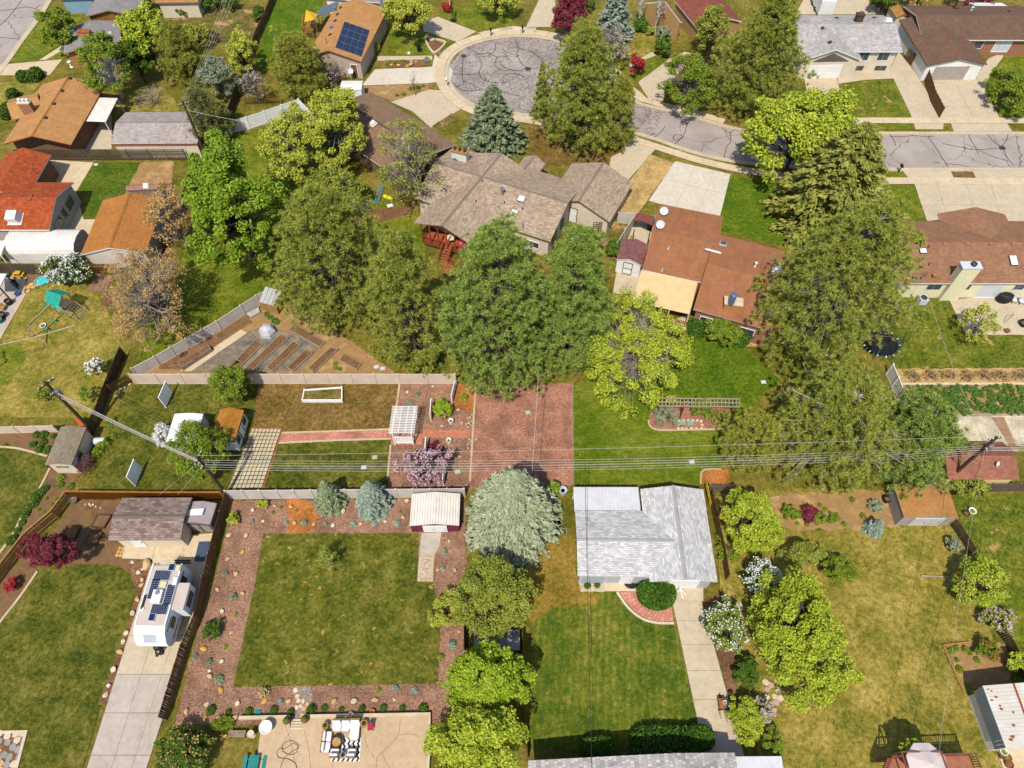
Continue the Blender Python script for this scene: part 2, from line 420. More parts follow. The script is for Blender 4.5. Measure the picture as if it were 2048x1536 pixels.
def wallpt(fr, side, u, z, out=0.0):
    o, r, c = fr['o'], fr['r'], fr['c']
    if side == 'r0': return o + r * (fr['ovr'] - out) + c * u + Vector((0, 0, z)), c, -r
    if side == 'r1': return o + r * (fr['Lr'] - fr['ovr'] + out) + c * u + Vector((0, 0, z)), c, r
    if side == 'c0': return o + r * u + c * (fr['ov'] - out) + Vector((0, 0, z)), r, -c
    return o + r * u + c * (fr['W'] - fr['ov'] + out) + Vector((0, 0, z)), r, c
def opening(t, fr, side, u, z, w, h, kind='window', fm=None, pm=None, n=2):
    p, a, nn = wallpt(fr, side, u, z + h / 2); up = Vector((0, 0, 1)); M = Matrix((a, nn, up)).transposed()
    B = lambda cx, cz, dx, dz, dy, oy: MB().box(p + a * cx + up * cz + nn * oy, (dx, dy, dz), M=M)
    if kind == 'window':
        b = MB(); f = .07
        for cx, cz, dx, dz in ((0, h / 2, w + f, f), (0, -h / 2, w + f, f), (-w / 2, 0, f, h), (w / 2, 0, f, h)): b.box(p + a * cx + up * cz + nn * .02, (dx, .08, dz), M=M)
        o = b.build('window', fm, t)
        for i in range(n): B(-w / 2 + w * (i + .5) / n, 0, w / n - .05, h - .05, .03, .012).build('pane', pm, o)
        return o
    if kind == 'door':
        b = MB(); f = .08
        for cx, cz, dx, dz in ((0, h / 2, w + f, f), (-w / 2, 0, f, h), (w / 2, 0, f, h)): b.box(p + a * cx + up * cz + nn * .02, (dx, .08, dz), M=M)
        b.build('door_frame', fm, t); o = B(0, 0, w - .06, h - .04, .05, .025).build('door', pm, t)
        B(w * .36, 0, .05, .12, .08, .06).build('handle', MATS['darkmetal'], o); return o
    o = B(0, 0, w, h, .03, .006).build('garage_door', fm, t)
    for i in range(4): B(0, -h / 2 + h * (i + .5) / 4, w - .06, h / 4 - .03, .05, .02).build('panel', pm, o)
    return o
def roofpt(fr, s):
    px, py = pix(s)[0]; d = ray(px, py); O = Vector((0, 0, HC)); best = None
    sr = fr['rf'] * fr['W']
    for k in (0, 1):
        p0 = fr['o'] + (fr['c'] * fr['W'] if k else Vector()) + Vector((0, 0, fr['ze']))
        cc = -fr['c'] if k else fr['c']; ww = fr['W'] - sr if k else sr
        up = (cc * ww + Vector((0, 0, fr['rise']))).normalized(); nn = up.cross(fr['r']).normalized()
        if nn.z < 0: nn = -nn
        t = (p0 - O).dot(nn) / d.dot(nn); q = O + d * t; s_ = (q - fr['o']).dot(fr['c'])
        bad = max(0, s_ - sr) if k == 0 else max(0, sr - s_)
        if best is None or bad < best[0]: best = (bad, q, nn, up)
    return best[1], best[2], best[3]
def vent(t, fr, s, h=.35, r=.06, m=None, name='vent_pipe', hat=False):
    p, nn, up = roofpt(fr, s); b = MB().tube([p - Vector((0, 0, .05)), p + Vector((0, 0, h))], r, 8)
    if hat: b.lathe(p + Vector((0, 0, h)), [(r * 1.9, .02), (r * 1.9, .07), (r * .6, .13)], 8)
    b.lathe(p, [(r * 1.8, -.03), (r * 1.2, .06)], 8)
    return b.build(name, m or MATS['darkmetal'], t)
def boxvent(t, fr, s, w=.3, h=.14, m=None, name='roof_vent', l=None):
    p, nn, up = roofpt(fr, s); a = up.cross(nn); M = Matrix((a, up, nn)).transposed(); l = l or w
    b = MB().box(p + nn * h / 2, (w, l, h), M=M); b.box(p + nn * .015, (w * 1.35, l * 1.35, .03), M=M)
    return b.build(name, m or MATS['darkmetal'], t)
def skylight(t, fr, s, w=.7, l=.9, pm=None, fm=None):
    p, nn, up = roofpt(fr, s); a = up.cross(nn); M = Matrix((a, up, nn)).transposed()
    o = MB().box(p + nn * .07, (w, l, .14), M=M).build('skylight', fm or MATS['darkmetal'], t)
    MB().box(p + nn * .15, (w - .1, l - .1, .05), M=M).build('pane', pm or MATS['whiteplastic'], o); return o
def chimney(t, base, w, l, h, m, capm, rz=0.0, flues=0, z0=0.0, fm=None):
    b = Vector((base.x, base.y, z0)); o = MB().box(b + Vector((0, 0, h / 2)), (w, l, h), rz).build('chimney', m, t)
    MB().box(b + Vector((0, 0, h + .06)), (w + .16, l + .16, .12), rz).build('chimney_cap', capm, o); R = Matrix.Rotation(rz, 3, 'Z')
    for i in range(flues):
        c = b + R @ Vector(((i - (flues - 1) / 2) * w / max(flues, 1), 0, h + .1)); MB().lathe(c, [(.16, 0), (.15, .3), (.2, .32), (.2, .36)], 10).build('flue', fm or MATS['clay'], o)
    return o
def dish(t, p, r=.4, az=3.1, m=None, name='satellite_dish', h=.6):
    o = MB().tube([p, p + Vector((0, 0, h))], .035, 6).build(name, MATS['greymetal'], t)
    c = p + Vector((0, 0, h + .1)); d = Vector((math.cos(az) * .75, math.sin(az) * .75, .66)).normalized()
    a = d.cross(Vector((0, 0, 1))).normalized(); u = a.cross(d); b = MB(); n = 14; prev = None
    for rr, dd in ((.0, -.12), (.5, -.09), (.85, -.03), (1, 0.0)):
        ring = [c + (a * math.cos(6.283 * k / n) + u * math.sin(6.283 * k / n)) * r * rr + d * dd * r * 2 for k in range(n)]
        if prev:
            for k in range(n): b.face([prev[k], prev[(k + 1) % n], ring[(k + 1) % n], ring[k]])
        prev = ring
    b.build('reflector', m or MATS['palegrey'], o, True)
    MB().tube([c - u * r * .9, c + d * r * .9 - u * r * .2], .02, 5).build('feed_arm', MATS['darkmetal'], o); return o

# ------------------------------------------------------------------ fences
def bays(pts, step):
    out = []
    for i in range(len(pts) - 1):
        a, b = pts[i], pts[i + 1]; n = max(1, round((b - a).length / step))
        out += [(a + (b - a) * (k / n), a + (b - a) * ((k + 1) / n)) for k in range(n)]
    return out
def vinyl(label, pts, h, m, step=2.4, pm=None, group=None, name='vinyl_fence', z0=0.0):
    pts = W(pts) if isinstance(pts, str) else pts
    t = thing(name, label, 'fence', pts[0], group); pm = pm or m
    bs = bays(pts, step)
    for p in [b[0] for b in bs] + [bs[-1][1]]:
        o = MB().box(p + Vector((0, 0, h / 2 + .04 + z0)), (.13, .13, h + .08), math.atan2((pts[1] - pts[0]).y, (pts[1] - pts[0]).x)).build('post', pm, t)
        MB().lathe(p + Vector((0, 0, h + .08 + z0)), [(.11, 0), (.11, .03), (.02, .09)], 4).build('post_cap', pm, o)
    for a, b in bs:
        d = (b - a).normalized(); a2, b2 = a + d * .07, b - d * .07; U = Vector((0, 0, 1)); k = MB()
        k.bar(a2 + U * (h / 2 + z0 + .03), b2 + U * (h / 2 + z0 + .03), .035, h - .1)
        o = k.build('panel', m, t)
        MB().bar(a2 + U * (h - .03 + z0), b2 + U * (h - .03 + z0), .07, .1).build('top_rail', pm, o)
        MB().bar(a2 + U * (.08 + z0), b2 + U * (.08 + z0), .06, .12).build('bottom_rail', pm, o)
    return t
def wood(label, pts, h, m, rails=1, step=2.4, bw=.15, group=None, name='wooden_fence', railm=None, gap=.012, seed=3, z0=0.0, cap=False):
    """board fence: rails=+1/-1 puts rails and posts on that side of the boards"""
    pts = W(pts) if isinstance(pts, str) else pts; rng = random.Random(seed); railm = railm or m
    t = thing(name, label, 'fence', pts[0], group); U = Vector((0, 0, 1)); bs = bays(pts, step)
    for i, (a, b) in enumerate(bs):
        d = (b - a).normalized(); nn = Vector((-d.y, d.x, 0)) * rails; n = max(1, int((b - a).length / bw)); k = MB()
        for j in range(n):
            p = a + (b - a) * ((j + .5) / n); hh = h + rng.uniform(-.04, .03); tl = rng.uniform(-.012, .012)
            k.bar(p + U * (.03 + z0) + nn * rng.uniform(-.008, .008), p + U * (hh + z0) + d * tl, .022, bw - gap)
        tag(k.build('boards', m, t), kind='stuff')
        for z in (.35, h - .35): MB().bar(a + nn * .045 + U * (z + z0), b + nn * .045 + U * (z + z0), .045, .09).build('rail', railm, t)
        MB().box(a + nn * .05 + U * (h / 2 + z0), (.09, .09, h), math.atan2(d.y, d.x)).build('post', railm, t)
        if cap: MB().bar(a + U * (h + .05 + z0), b + U * (h + .05 + z0), .12, .035).build('cap_rail', railm, t)
    b = bs[-1][1]; MB().box(b + U * (h / 2 + z0), (.09, .09, h)).build('post', railm, t)
    return t

# ------------------------------------------------------------------ vegetation
def unit(rng, n):
    v = rng.normal(size=(n, 3)); return v / np.linalg.norm(v, axis=1, keepdims=True)
def leaf_quads(C, S, rng, up=.5, asp=.55, out=None):
    n = len(C); N = unit(rng, n); N[:, 2] = np.abs(N[:, 2]) * .6 + up
    if out is not None: N += out * .5
    N /= np.linalg.norm(N, axis=1, keepdims=True)
    T = np.cross(N, unit(rng, n)); T /= np.linalg.norm(T, axis=1, keepdims=True) + 1e-9; Bt = np.cross(N, T)
    S = np.asarray(S).reshape(-1, 1); a = T * S; b = Bt * S * asp
    V = np.stack([C + a, C + b, C - a, C - b], 1).reshape(-1, 3)
    return V, np.arange(4 * n).reshape(n, 4)
def fit(bbox, h, zb):
    x0, y0, x1, y1 = bbox; cx, cy = (x0 + x1) / 2, (y0 + y1) / 2
    rz = (h - zb) / 2; zc = (h + zb) / 2; c = P(cx, cy, zc); d = depth(c)
    rx = (x1 - x0) / 2 * d / FPX; hh = (y1 - y0) / 2 * d / FPX
    al = math.atan2(HC - zc, math.hypot(c.y, c.x)); q = hh * hh - (rz * math.cos(al)) ** 2
    ry = math.sqrt(max(q, (rx * .45) ** 2)) / max(math.sin(al), .3)
    return c, rx, min(ry, rx * 1.5), rz
def limb(b, p0, p1, r0, r1, rng, n=4, bend=.12):
    p0, p1 = Vector(p0), Vector(p1); L = (p1 - p0).length; pts = [p0]
    for i in range(1, n): pts.append(p0.lerp(p1, i / n) + Vector(rng.normal(size=3) * L * bend / n) + Vector((0, 0, L * .06 * math.sin(math.pi * i / n))))
    pts.append(p1); b.tube(pts, [r0 + (r1 - r0) * i / n for i in range(n + 1)], 5, cap=False); return pts
def broadleaf(name, label, cat, bbox, h, m, trunk, leaf=.17, n=9000, clumps=70, zb=None, cr=.26, seed=1, group=None, twig=1.0, flowers=None, shell=.5, gone=0.0, lean=None, twigs=0, hollow=0.0, lump=.22):
    rng = np.random.default_rng(seed); zb = h * .22 if zb is None else zb
    if n > 2500: n = int(n * 1.95); leaf *= .68; clumps = int(clumps * 1.35); cr *= .86; gone = max(gone, .08)
    c, rx, ry, rz = fit(bbox, h, zb); base = Vector((c.x, c.y, 0))
    if lean: base = base + Vector((lean[0], lean[1], 0))
    t = thing(name, label, cat, base, group); R = np.array([rx, ry, rz]); off = np.array(c - base); off[2] = c.z
    D = unit(rng, clumps); D[:, 2] = np.where(D[:, 2] < -.55, -D[:, 2], D[:, 2])
    rad = rng.uniform(shell, 1.0, clumps) ** .6 * (1 - cr * .75)
    ph = rng.uniform(0, 6.28, 3); az = np.arctan2(D[:, 1], D[:, 0]); rad *= 1 + lump * np.sin(2 * az + ph[0]) * .5 + lump * np.sin(3 * az + ph[1] + 3 * D[:, 2]) * .6
    CC = D * rad[:, None] * R + off
    wts = rng.uniform(.5, 1.4, clumps) * (rng.random(clumps) > gone); wts /= wts.sum()
    idx = rng.choice(clumps, n, p=wts); rs = (rx * ry * rz) ** (1 / 3) * cr * rng.uniform(.7, 1.25, clumps)
    g = unit(rng, n) * (rng.random((n, 1)) ** .45); g[:, 2] *= .72
    Cn = CC[idx] + g * rs[idx][:, None]; Cn[:, 2] = np.maximum(Cn[:, 2], .08)
    o = g / (np.linalg.norm(g, axis=1, keepdims=True) + 1e-9)
    V, Fc = leaf_quads(Cn, leaf * rng.uniform(.6, 1.3, n), rng, .45, .6, o)
    if flowers:
        fm, fn, fs = flowers; k = rng.choice(n, fn); ctr = CC.mean(0)
        o2 = Cn[k] - ctr; o2 /= np.linalg.norm(o2, axis=1, keepdims=True) + 1e-9
        V2, F2 = leaf_quads(Cn[k] + o2 * .12 + np.array([0, 0, .1]), fs * rng.uniform(.6, 1.3, fn), rng, .8, .8)
        link('blossoms', npmesh('blossoms', V2, F2, fm), t)
    link('foliage' if cat in ('shrub', 'hedge') else 'crown', npmesh('crown', V, Fc, m), t)
    b = MB(); tr = max(.05, h * .022) * twig; top = Vector(off) + Vector((0, 0, rz * .35)); b0 = ORG[t.name]
    pts = limb(b, b0, b0 + top, tr, tr * .3, rng, 5, .1)
    for i in range(clumps):
        q = pts[1 + (i % 4)]; e = b0 + Vector(CC[i])
        if e.z < q.z - .3: q = pts[1]
        pp = limb(b, q, e, tr * .38, tr * .08, rng, 3, .25)
        for k in range(twigs):
            a = pp[2]; dd = Vector(rng.normal(size=3)); dd.z = abs(dd.z); e2 = a + ((e - q).normalized() + dd * .5).normalized() * rs[i] * rng.uniform(.8, 1.7)
            b.tube([a, e2], [tr * .13, tr * .04], 3, cap=False)
    b.build('stem' if cat in ('shrub', 'hedge') else 'trunk', trunk, t); return t
def cone_fit(bbox, h, zb, cone=True):
    x0, y0, x1, y1 = bbox; cx = (x0 + x1) / 2
    d = depth(P(cx, (y0 + y1) / 2, zb + (h - zb) * .3)); r = (x1 - x0) / 2 * d / FPX
    yb = y1
    f = P(cx, yb, zb); Y = f.y + r * .92
    X = 0.0
    for _ in range(5):
        a, b = proj((X, Y, zb + .15 * h))[0], proj((X, Y, h * .7))[0]; X += (cx - (a * .6 + b * .4)) * depth((X, Y, h * .4)) / FPX
    return X, Y, r
def apex_h(X, Y, ytop):
    lo, hi = 1.0, 30.0
    for _ in range(30):
        mid = (lo + hi) / 2
        if proj((X, Y, mid))[1] > ytop: lo = mid
        else: hi = mid
    return lo
def pine(name, label, bbox, h, m, trunk, zb=None, puffs=700, per=44, L=.4, seed=1, group=None, taper=.9, top=.06, dead=0, squash=1.0, loc=None, r=None, lump=.2, rnd=.42):
    """long-needled pine: whorled boughs that end in round puffs of needles"""
    rng = np.random.default_rng(seed); zb = h * .12 if zb is None else zb
    if loc is None:
        X, Y, r = cone_fit(bbox, h, zb)
        if bbox[3] < 900: h = min(max(apex_h(X, Y, bbox[1]) - .2, .75 * h), 1.5 * h)
    else: X, Y = loc.x, loc.y
    puffs = int(puffs * 2.1); per = int(per * .72); L *= .84; t = thing(name, label, 'tree', (X, Y, 0), group)
    ph = rng.uniform(0, 6.28, 4)
    def prof(u, az):                                     # u 0..1 from crown base to tip
        w = (1 - u) ** taper * (1 - top) + top; w *= min(1, .6 + 2.2 * u); w = w * (1 - rnd) + rnd * (max(0, 1 - u ** 2.2)) ** .7 * min(1, .75 + .9 * u)
        return r * w * (1 + lump * math.sin(2 * az + ph[0]) * .4 + lump * math.sin(3 * az + ph[1] + 5 * u) * .5 + lump * math.sin(5 * az + 9 * u + ph[2]) * .5)
    C, N = [], []; b = MB(); b.tube([(X, Y, 0), (X, Y, h * .5), (X, Y, h * .96)], [h * .022, h * .014, .03], 6, cap=False)
    nb = int(puffs / 7)
    for i in range(nb):
        u = rng.random() ** 1.1 * .97; az = rng.uniform(0, 6.283); z = zb + u * (h - zb); le = prof(u, az) * rng.uniform(.72, 1.08)
        d = np.array([math.cos(az), math.sin(az), 0]); rise = rng.uniform(.02, .3) * (.4 + u)
        p0 = np.array([0, 0, z]); e = p0 + d * le + np.array([0, 0, le * rise])
        if i % 2 == 0: b.tube([Vector(p0) + Vector((X, Y, 0)), Vector((p0 + e) / 2) + Vector((X, Y, .0)), Vector(e) + Vector((X, Y, 0))], [.07 + .05 * (1 - u), .05, .02], 4, cap=False)
        s = np.array([-d[1], d[0], 0])
        for k in range(7):
            f = 1 - .62 * rng.random() ** 1.3; sp = le * .24 + .25
            C.append(p0 + (e - p0) * f + s * rng.normal() * sp * (1.15 - f) * 1.3 + np.array([0, 0, rng.normal() * .22 + .12])); N.append(d * .55 + np.array([0, 0, .8]))
    C = np.array(C); N = np.array(N); n = len(C); N /= np.linalg.norm(N, axis=1, keepdims=True)
    dirs = unit(rng, n * per).reshape(n, per, 3) + N[:, None, :] * .75; dirs /= np.linalg.norm(dirs, axis=2, keepdims=True)
    Ls = L * rng.uniform(.75, 1.25, (n, 1, 1)) * rng.uniform(.8, 1.1, (n, per, 1)); tan = np.cross(dirs, unit(rng, n * per).reshape(n, per, 3)); tan /= np.linalg.norm(tan, axis=2, keepdims=True) + 1e-9
    c = C[:, None, :]; w = L * .17
    V = np.stack([c + dirs * Ls * .12 - tan * w * .5, c + dirs * Ls * .12 + tan * w * .5, c + dirs * Ls], 2).reshape(-1, 3)
    V[:, 2] = np.maximum(V[:, 2], .05)
    link('crown', npmesh('crown', V, np.arange(len(V)).reshape(-1, 3), m), t)
    for i in range(dead):
        u = rng.uniform(.1, .75); az = rng.uniform(0, 6.283); le = prof(u, az) * rng.uniform(.8, 1.02); z = zb + u * (h - zb)
        d = Vector((math.cos(az), math.sin(az), 0)); a = Vector((X, Y, z + .35)) + d * le * .55; e = Vector((X, Y, z + .6 + le * .22)) + d * le
        b.tube([a, (a + e) / 2 + Vector((0, 0, .1)), e], [.045, .035, .015], 4, cap=False)
        for k in range(4):
            q = a.lerp(e, rng.uniform(.3, .9)); b.tube([q, q + d * .5 + Vector(rng.normal(size=3) * .45)], [.018, .006], 3, cap=False)
    b.build('trunk', trunk, t); return t
def spruce(name, label, bbox, h, m, trunk, zb=.3, boughs=260, per=46, seed=1, group=None, leaf=.16, taper=.85, loc=None, r=None, droop=.12, fan=.34):
    """short-needled spruce: boughs as flat drooping sprays in tiers"""
    rng = np.random.default_rng(seed)
    if loc is None: X, Y, r = cone_fit(bbox, h, zb)
    else: X, Y = loc.x, loc.y
    t = thing(name, label, 'tree', (X, Y, 0), group); b = MB(); b.tube([(X, Y, 0), (X, Y, h * .97)], [h * .02 + .02, .02], 6, cap=False)
    Cs, Ds = [], []
    for i in range(boughs):
        u = (i + rng.random()) / boughs; u = u ** 1.35; az = i * 2.39996 + rng.normal() * .25; z = zb + u * (h - zb)
        le = r * ((1 - u) ** taper * .96 + .03) * rng.uniform(.78, 1.1); d = np.array([math.cos(az), math.sin(az), 0]); s = np.array([-d[1], d[0], 0])
        f = rng.random(per) ** .75; w = (1.05 - f) * le * fan + .08
        lat = rng.uniform(-1, 1, per); pz = z + le * (.22 * u) * f - droop * le * f ** 2 + rng.normal(size=per) * .05 - np.abs(lat) * w * .25
        Cs.append(d * (f * le)[:, None] + s * (lat * w)[:, None] + np.stack([np.zeros(per), np.zeros(per), pz], 1))
        Ds.append(d * .8 + s * lat[:, None] * .7 + np.array([0, 0, -.05]))
        if i % 3 == 0: b.tube([(X, Y, z), (X + d[0] * le * .9, Y + d[1] * le * .9, z + le * .1 * u - droop * le * .8)], [.035, .01], 3, cap=False)
    C = np.concatenate(Cs); Dd = np.concatenate(Ds) + rng.normal(size=C.shape) * .25; Dd /= np.linalg.norm(Dd, axis=1, keepdims=True)
    n = len(C); Nn = unit(rng, n) * .75 + np.array([0, 0, 1]); Tn = np.cross(Dd, Nn); Tn /= np.linalg.norm(Tn, axis=1, keepdims=True) + 1e-9
    S = (leaf * rng.uniform(.7, 1.4, n))[:, None]
    V = np.stack([C - Dd * S, C + Tn * S * .42, C + Dd * S, C - Tn * S * .42], 1).reshape(-1, 3); V[:, 2] = np.maximum(V[:, 2], .04)
    link('crown', npmesh('crown', V, np.arange(4 * n).reshape(n, 4), m), t); b.build('trunk', trunk, t); return t
def clipped(name, label, bbox, h, m, core, seed=1, group=None, leaf=.09, n=6000, cat='shrub', sq=2.6, zb=0.0):
    """a clipped shrub: a rounded dark twig core under a close skin of small leaves"""
    rng = np.random.default_rng(seed); c, rx, ry, rz = fit(bbox, h, zb); t = thing(name, label, cat, (c.x, c.y, 0), group)
    D = unit(rng, n); k = (np.abs(D) ** sq).sum(1) ** (-1 / sq); Rr = np.array([rx, ry, h * .62 - zb * .3])
    C = D * k[:, None] * Rr * rng.uniform(.86, 1.03, (n, 1)); C[:, 2] += h * .38 + zb * .3; C = C[C[:, 2] > .04]
    V, Fc = leaf_quads(C, leaf * rng.uniform(.7, 1.3, len(C)), rng, .25, .6, D[:len(C)])
    link('foliage', npmesh('foliage', V, Fc, m), t)
    b = MB(); b.lathe((c.x, c.y, 0), [(.5, .02), (.8, h * .3), (.78, h * .6), (.5, h * .82), (.05, h * .88)], 12)
    b.v = [(c.x + (x - c.x) * rx, c.y + (y - c.y) * ry, z) for x, y, z in b.v]; b.build('stem', core, t); return t
# ------------------------------------------------------------------ palette
mat('darkmetal', '3a3734', '4a4744', rough=.5); mat('greymetal', '9a9a98', 'b4b4b2', rough=.35, metal=.6); mat('palegrey', 'c8ccd0', 'd8dcde', rough=.4)
mat('whiteplastic', 'f4f2ee', 'e2dfd8', rough=.5, fine=.08); mat('clay', 'b5673a', '95522e'); mat('white', 'f6f4f0', 'e6e2da', rough=.6, fine=.08, bump=.03)
mat('cream', 'e2d3bb', 'd2c2a6', fine=.12); mat('tanwall', 'bb9a68', 'a98755', fine=.15); mat('black', '1c1b1c', '2a292a', rough=.55); mat('glass', '28323a', '46545e', scale=.6, rough=.08, bump=0, spec=.8, fine=.05)
mat('greywall', 'b6b8bc', 'a6a8ac', fine=.1); mat('fascia_white', 'efece6', 'dcd8d0', fine=.08); mat('fascia_red', 'a5452c', '8e3a26'); mat('fascia_tan', 'a39272', '8e7d60')
mat('teal', '1fa58e', '17937d', rough=.45, fine=.1); mat('tealpale', '55c9c4', '3fb3b4', rough=.4, fine=.08); mat('blue', '2f6fc0', '2458a0', rough=.5); mat('yellow', 'e8b422', 'd09c14', rough=.5); mat('orange', 'e2642c', 'c85020'); mat('red', 'b8283c', '98202e', rough=.5); mat('pink', 'e2708e', 'c85474')
mat('maroonpaint', '7c2f48', '6a263c', rough=.6, fine=.1); mat('greenpaint', '3f6a52', '345a45'); mat('canvas', 'd9c9c2', 'c4b4ae', rough=.9, fine=.12); mat('cushion', 'f5f1ec', 'dcd6d0', scale=3, fine=.1)
grass('ground_grass', ['60601e', '7a762c', '96883e', 'ac9a50'], .25)
grass('lawn_olive', ['3c4a14', '5a641e', '7c7a30', '9a8e48'], .42)
grass('lawn_dry', ['6c7228', '928c38', 'b4a04e', 'd0b868'], .3)
grass('lawn_green', ['52681a', '6a7e22', '8a902e', 'a8a248'], .35)
grass('lawn_lush', ['486818', '5a781c', '6e8624', '869232'], .4)
grass('lawn_striped', ['546c1a', '6c7e22', '8e9436', 'a69e48'], .22, stripes=(1.45, .8, '5d7d18'))
grass('lawn_mowed', ['46601a', '5a7020', '748228', '8a8c3a'], .4, stripes=(-.35, 1.1, '3b5e14'))
grass('lawn_brown', ['62581e', '7e6a30', '987846', 'ae8c56'], .4)
grass('lawn_patchy', ['4c601c', '667624', '848a30', 'a29844'], .4, bare=('c29a62', .62, .55))
grass('lawn_spots', ['424f16', '606a20', '807e30', '9c924a'], .5, bare=('c8a656', .635, 1.5))
grass('weeds', ['4a5a1a', '6c6c28', '94804a', 'b09060'], .5, bare=('bf9a66', .58, .5))
mulch('mulch_brown', '724c3a', '946c54', 'b4927a'); mulch('mulch_red', '845640', 'a06c54', 'bc927c', 8); mulch('mulch_rust', '8c4f26', 'ad6c36', 'c98c52', 8)
mulch('soil', '5c4030', '7d5a40', '96724e', 7); mulch('gravel', 'a89880', 'c8b898', 'e2d6ba', 9); mulch('bark_tan', '9c7c4a', 'b8965c', 'd0b47c', 6); mulch('redgravel', '9c5a48', 'bb7a64', 'd8a08a', 10)
mat('dirt', 'b8905c', 'a07a4c', .6, c='caa870', bs=12, fine=.35); mat('dirt_dark', '6f5238', '87653f', .7, c='5e4630', bs=10, fine=.4)
concrete('conc', 'cdbb9e', 'bfae90'); concrete('conc_new', 'd6cbb8', 'ccc0ab'); concrete('conc_grey', 'c2b4a4', 'b2a494'); concrete('conc_patio', 'ccb08c', 'bea27e'); concrete('conc_walk', 'd9c4a0', 'c6b190'); concrete('kerbm', 'cfbd9f', 'bda98a'); concrete('joint', '6d5f4c', '5a4e3e')
concrete('paver_tan', 'cdbfa6', 'bcae94'); concrete('paver_red', 'd58f76', 'c07a62'); concrete('paver_red2', 'e0a08a', 'c98870'); concrete('edging', 'cdb794', 'bda37e'); concrete('stone_tan', 'cfae80', 'c29c6c'); concrete('stone_pale', 'ddcbb0', 'cbb696'); concrete('stone_grey', '8d8b88', 'a39a8c'); concrete('stone_yellow', 'd9aa58', 'c99648')
mat('bark', '6b5a48', '544638', 4, bs=18, fine=.4); mat('bark_grey', '8f8578', '766c60', 4, bs=18, fine=.35); mat('bark_pale', 'b9aa96', '9c8d7a', 4, bs=18); mat('bark_dark', '453829', '352a20', 4); mat('birch', 'e0dcd4', 'b8b2a8', 3)
mat('wood_dark', '4f3b2a', '6b5238', 2, bs=14, fine=.4); mat('wood_grey', '857564', 'a08e78', 2.2, bs=14, fine=.35, c='6a5a48'); mat('wood_tan', 'b5894e', '9c7238', 2, bs=14, fine=.3); mat('wood_orange', 'b8742c', 'a0611f', 2, bs=14, fine=.3); mat('wood_brown', '6d4a2c', '85603a', 2, bs=14, fine=.35); mat('redwood', 'b0603c', '96502f', 2, bs=14, fine=.3); mat('pole_wood', '5b4432', '46342a', 3, bs=16, fine=.35); mat('wood_pale', 'b8a88e', '9a8a70', 2, bs=14, fine=.3)
mat('vinyl_white', 'f2f1ee', 'e4e2de', rough=.5, fine=.06, bump=.02); mat('vinyl_beige', 'dcc8b2', 'ccb6a0', rough=.6, fine=.08, bump=.03); mat('vinyl_grey', 'd0c6bc', 'beb4aa', rough=.6, fine=.08, bump=.03); mat('metal_white', 'ece6dc', 'd8cfc2', rough=.45, fine=.1); mat('metal_grey', 'd8d6d6', 'c8c6c8', rough=.4, fine=.08); mat('metal_tan', 'e6c997', 'd8b983', rough=.5, fine=.08); mat('metal_rusty', 'e2ddd2', 'cfc7b8', .8, rough=.6, c='d8cdb8'); mat('rust', 'a85028', '8c3e1c', 3)

# ------------------------------------------------------------------ setting: ground sheets (each a few mm above the one below)
b = MB(); b.face([(-420, -260, 0), (420, -260, 0), (420, 620, 0), (-420, 620, 0)]); tag(b.build('ground', MATS['ground_grass'], org=(0, 0, 0)), kind='structure')

# road with tar-sealed cracks
def asphalt(name, web):
    m = NM(name, .9, .2)
    col = m.ramp(m.noise(.25, 6, .6), [(.3, '998c82'), (.55, 'aa9e94'), (.75, 'b4a89c')])
    col = m.mix(1.0, col, m.ramp(m.noise(25, 3, .7), [(.3, (.8, .8, .8)), (.65, (1, 1, 1))]), 'MULTIPLY')
    wp = m.n('ShaderNodeTexNoise'); wp.inputs['Scale'].default_value = .9; wp.inputs['Detail'].default_value = 3; m.l(m.pos(), wp.inputs['Vector'])
    vm = m.n('ShaderNodeVectorMath', operation='MULTIPLY_ADD'); vm.inputs[1].default_value = (1.6, 1.6, 0); m.l(wp.outputs['Color'], vm.inputs[0]); m.l(m.pos(), vm.inputs[2])
    tot = None
    for sc_, th, ns, lo, hi in web:
        v = m.n('ShaderNodeTexVoronoi', feature='DISTANCE_TO_EDGE'); v.inputs['Scale'].default_value = sc_; m.l(vm.outputs[0], v.inputs['Vector'])
        ln = m.ramp(v.outputs['Distance'], [(th * .55, (1, 1, 1)), (th, (0, 0, 0))])
        mk = m.ramp(m.noise(ns, 2, .5), [(lo, (0, 0, 0)), (hi, (1, 1, 1))]); x = m.mix(1.0, ln, mk, 'MULTIPLY')
        tot = x if tot is None else m.mix(1.0, tot, x, 'LIGHTEN')
    col = m.mix(m.math('MULTIPLY', tot, .82), col, '4c3e3a') if tot is not None else col
    m.col(col); m.bump(m.noise(30, 3), .25, .02); MATS[name] = m.m; return m.m
asphalt('asphalt_web', [(.5, .014, .13, .36, .44), (1.5, .03, .15, .40, .46), (2.6, .045, .2, .5, .54), (.22, .006, .1, .3, .35)])
asphalt('asphalt_plain', [(.2, .007, .1, .35, .4)])
RING = '1474,323 1417,312 1365,297 1310,277 1256,262 1200,252 1130,242 1052,229 985,222 940,206 913,185 898,160 896,138 905,116 925,99 960,85 1000,77 1050,74 1100,80 1145,96 1185,120 1217,150 1240,178 1271,206'
UP = '1271,206 1325,221 1390,237 1443,253 1503,265 1600,269 1720,269 2060,269 2300,270'
LO = '2300,339 2060,338 1760,338 1600,334 1474,323'
sheet('cul_de_sac_road', RING + ' 1325,221 1390,237 1443,253 1474,262', MATS['asphalt_web'], 3, smooth=False)
sheet('street_road', UP.split(' ', 2)[2] + ' ' + LO + ' 1417,312 1365,297 1310,277 1325,221', MATS['asphalt_plain'], 4)
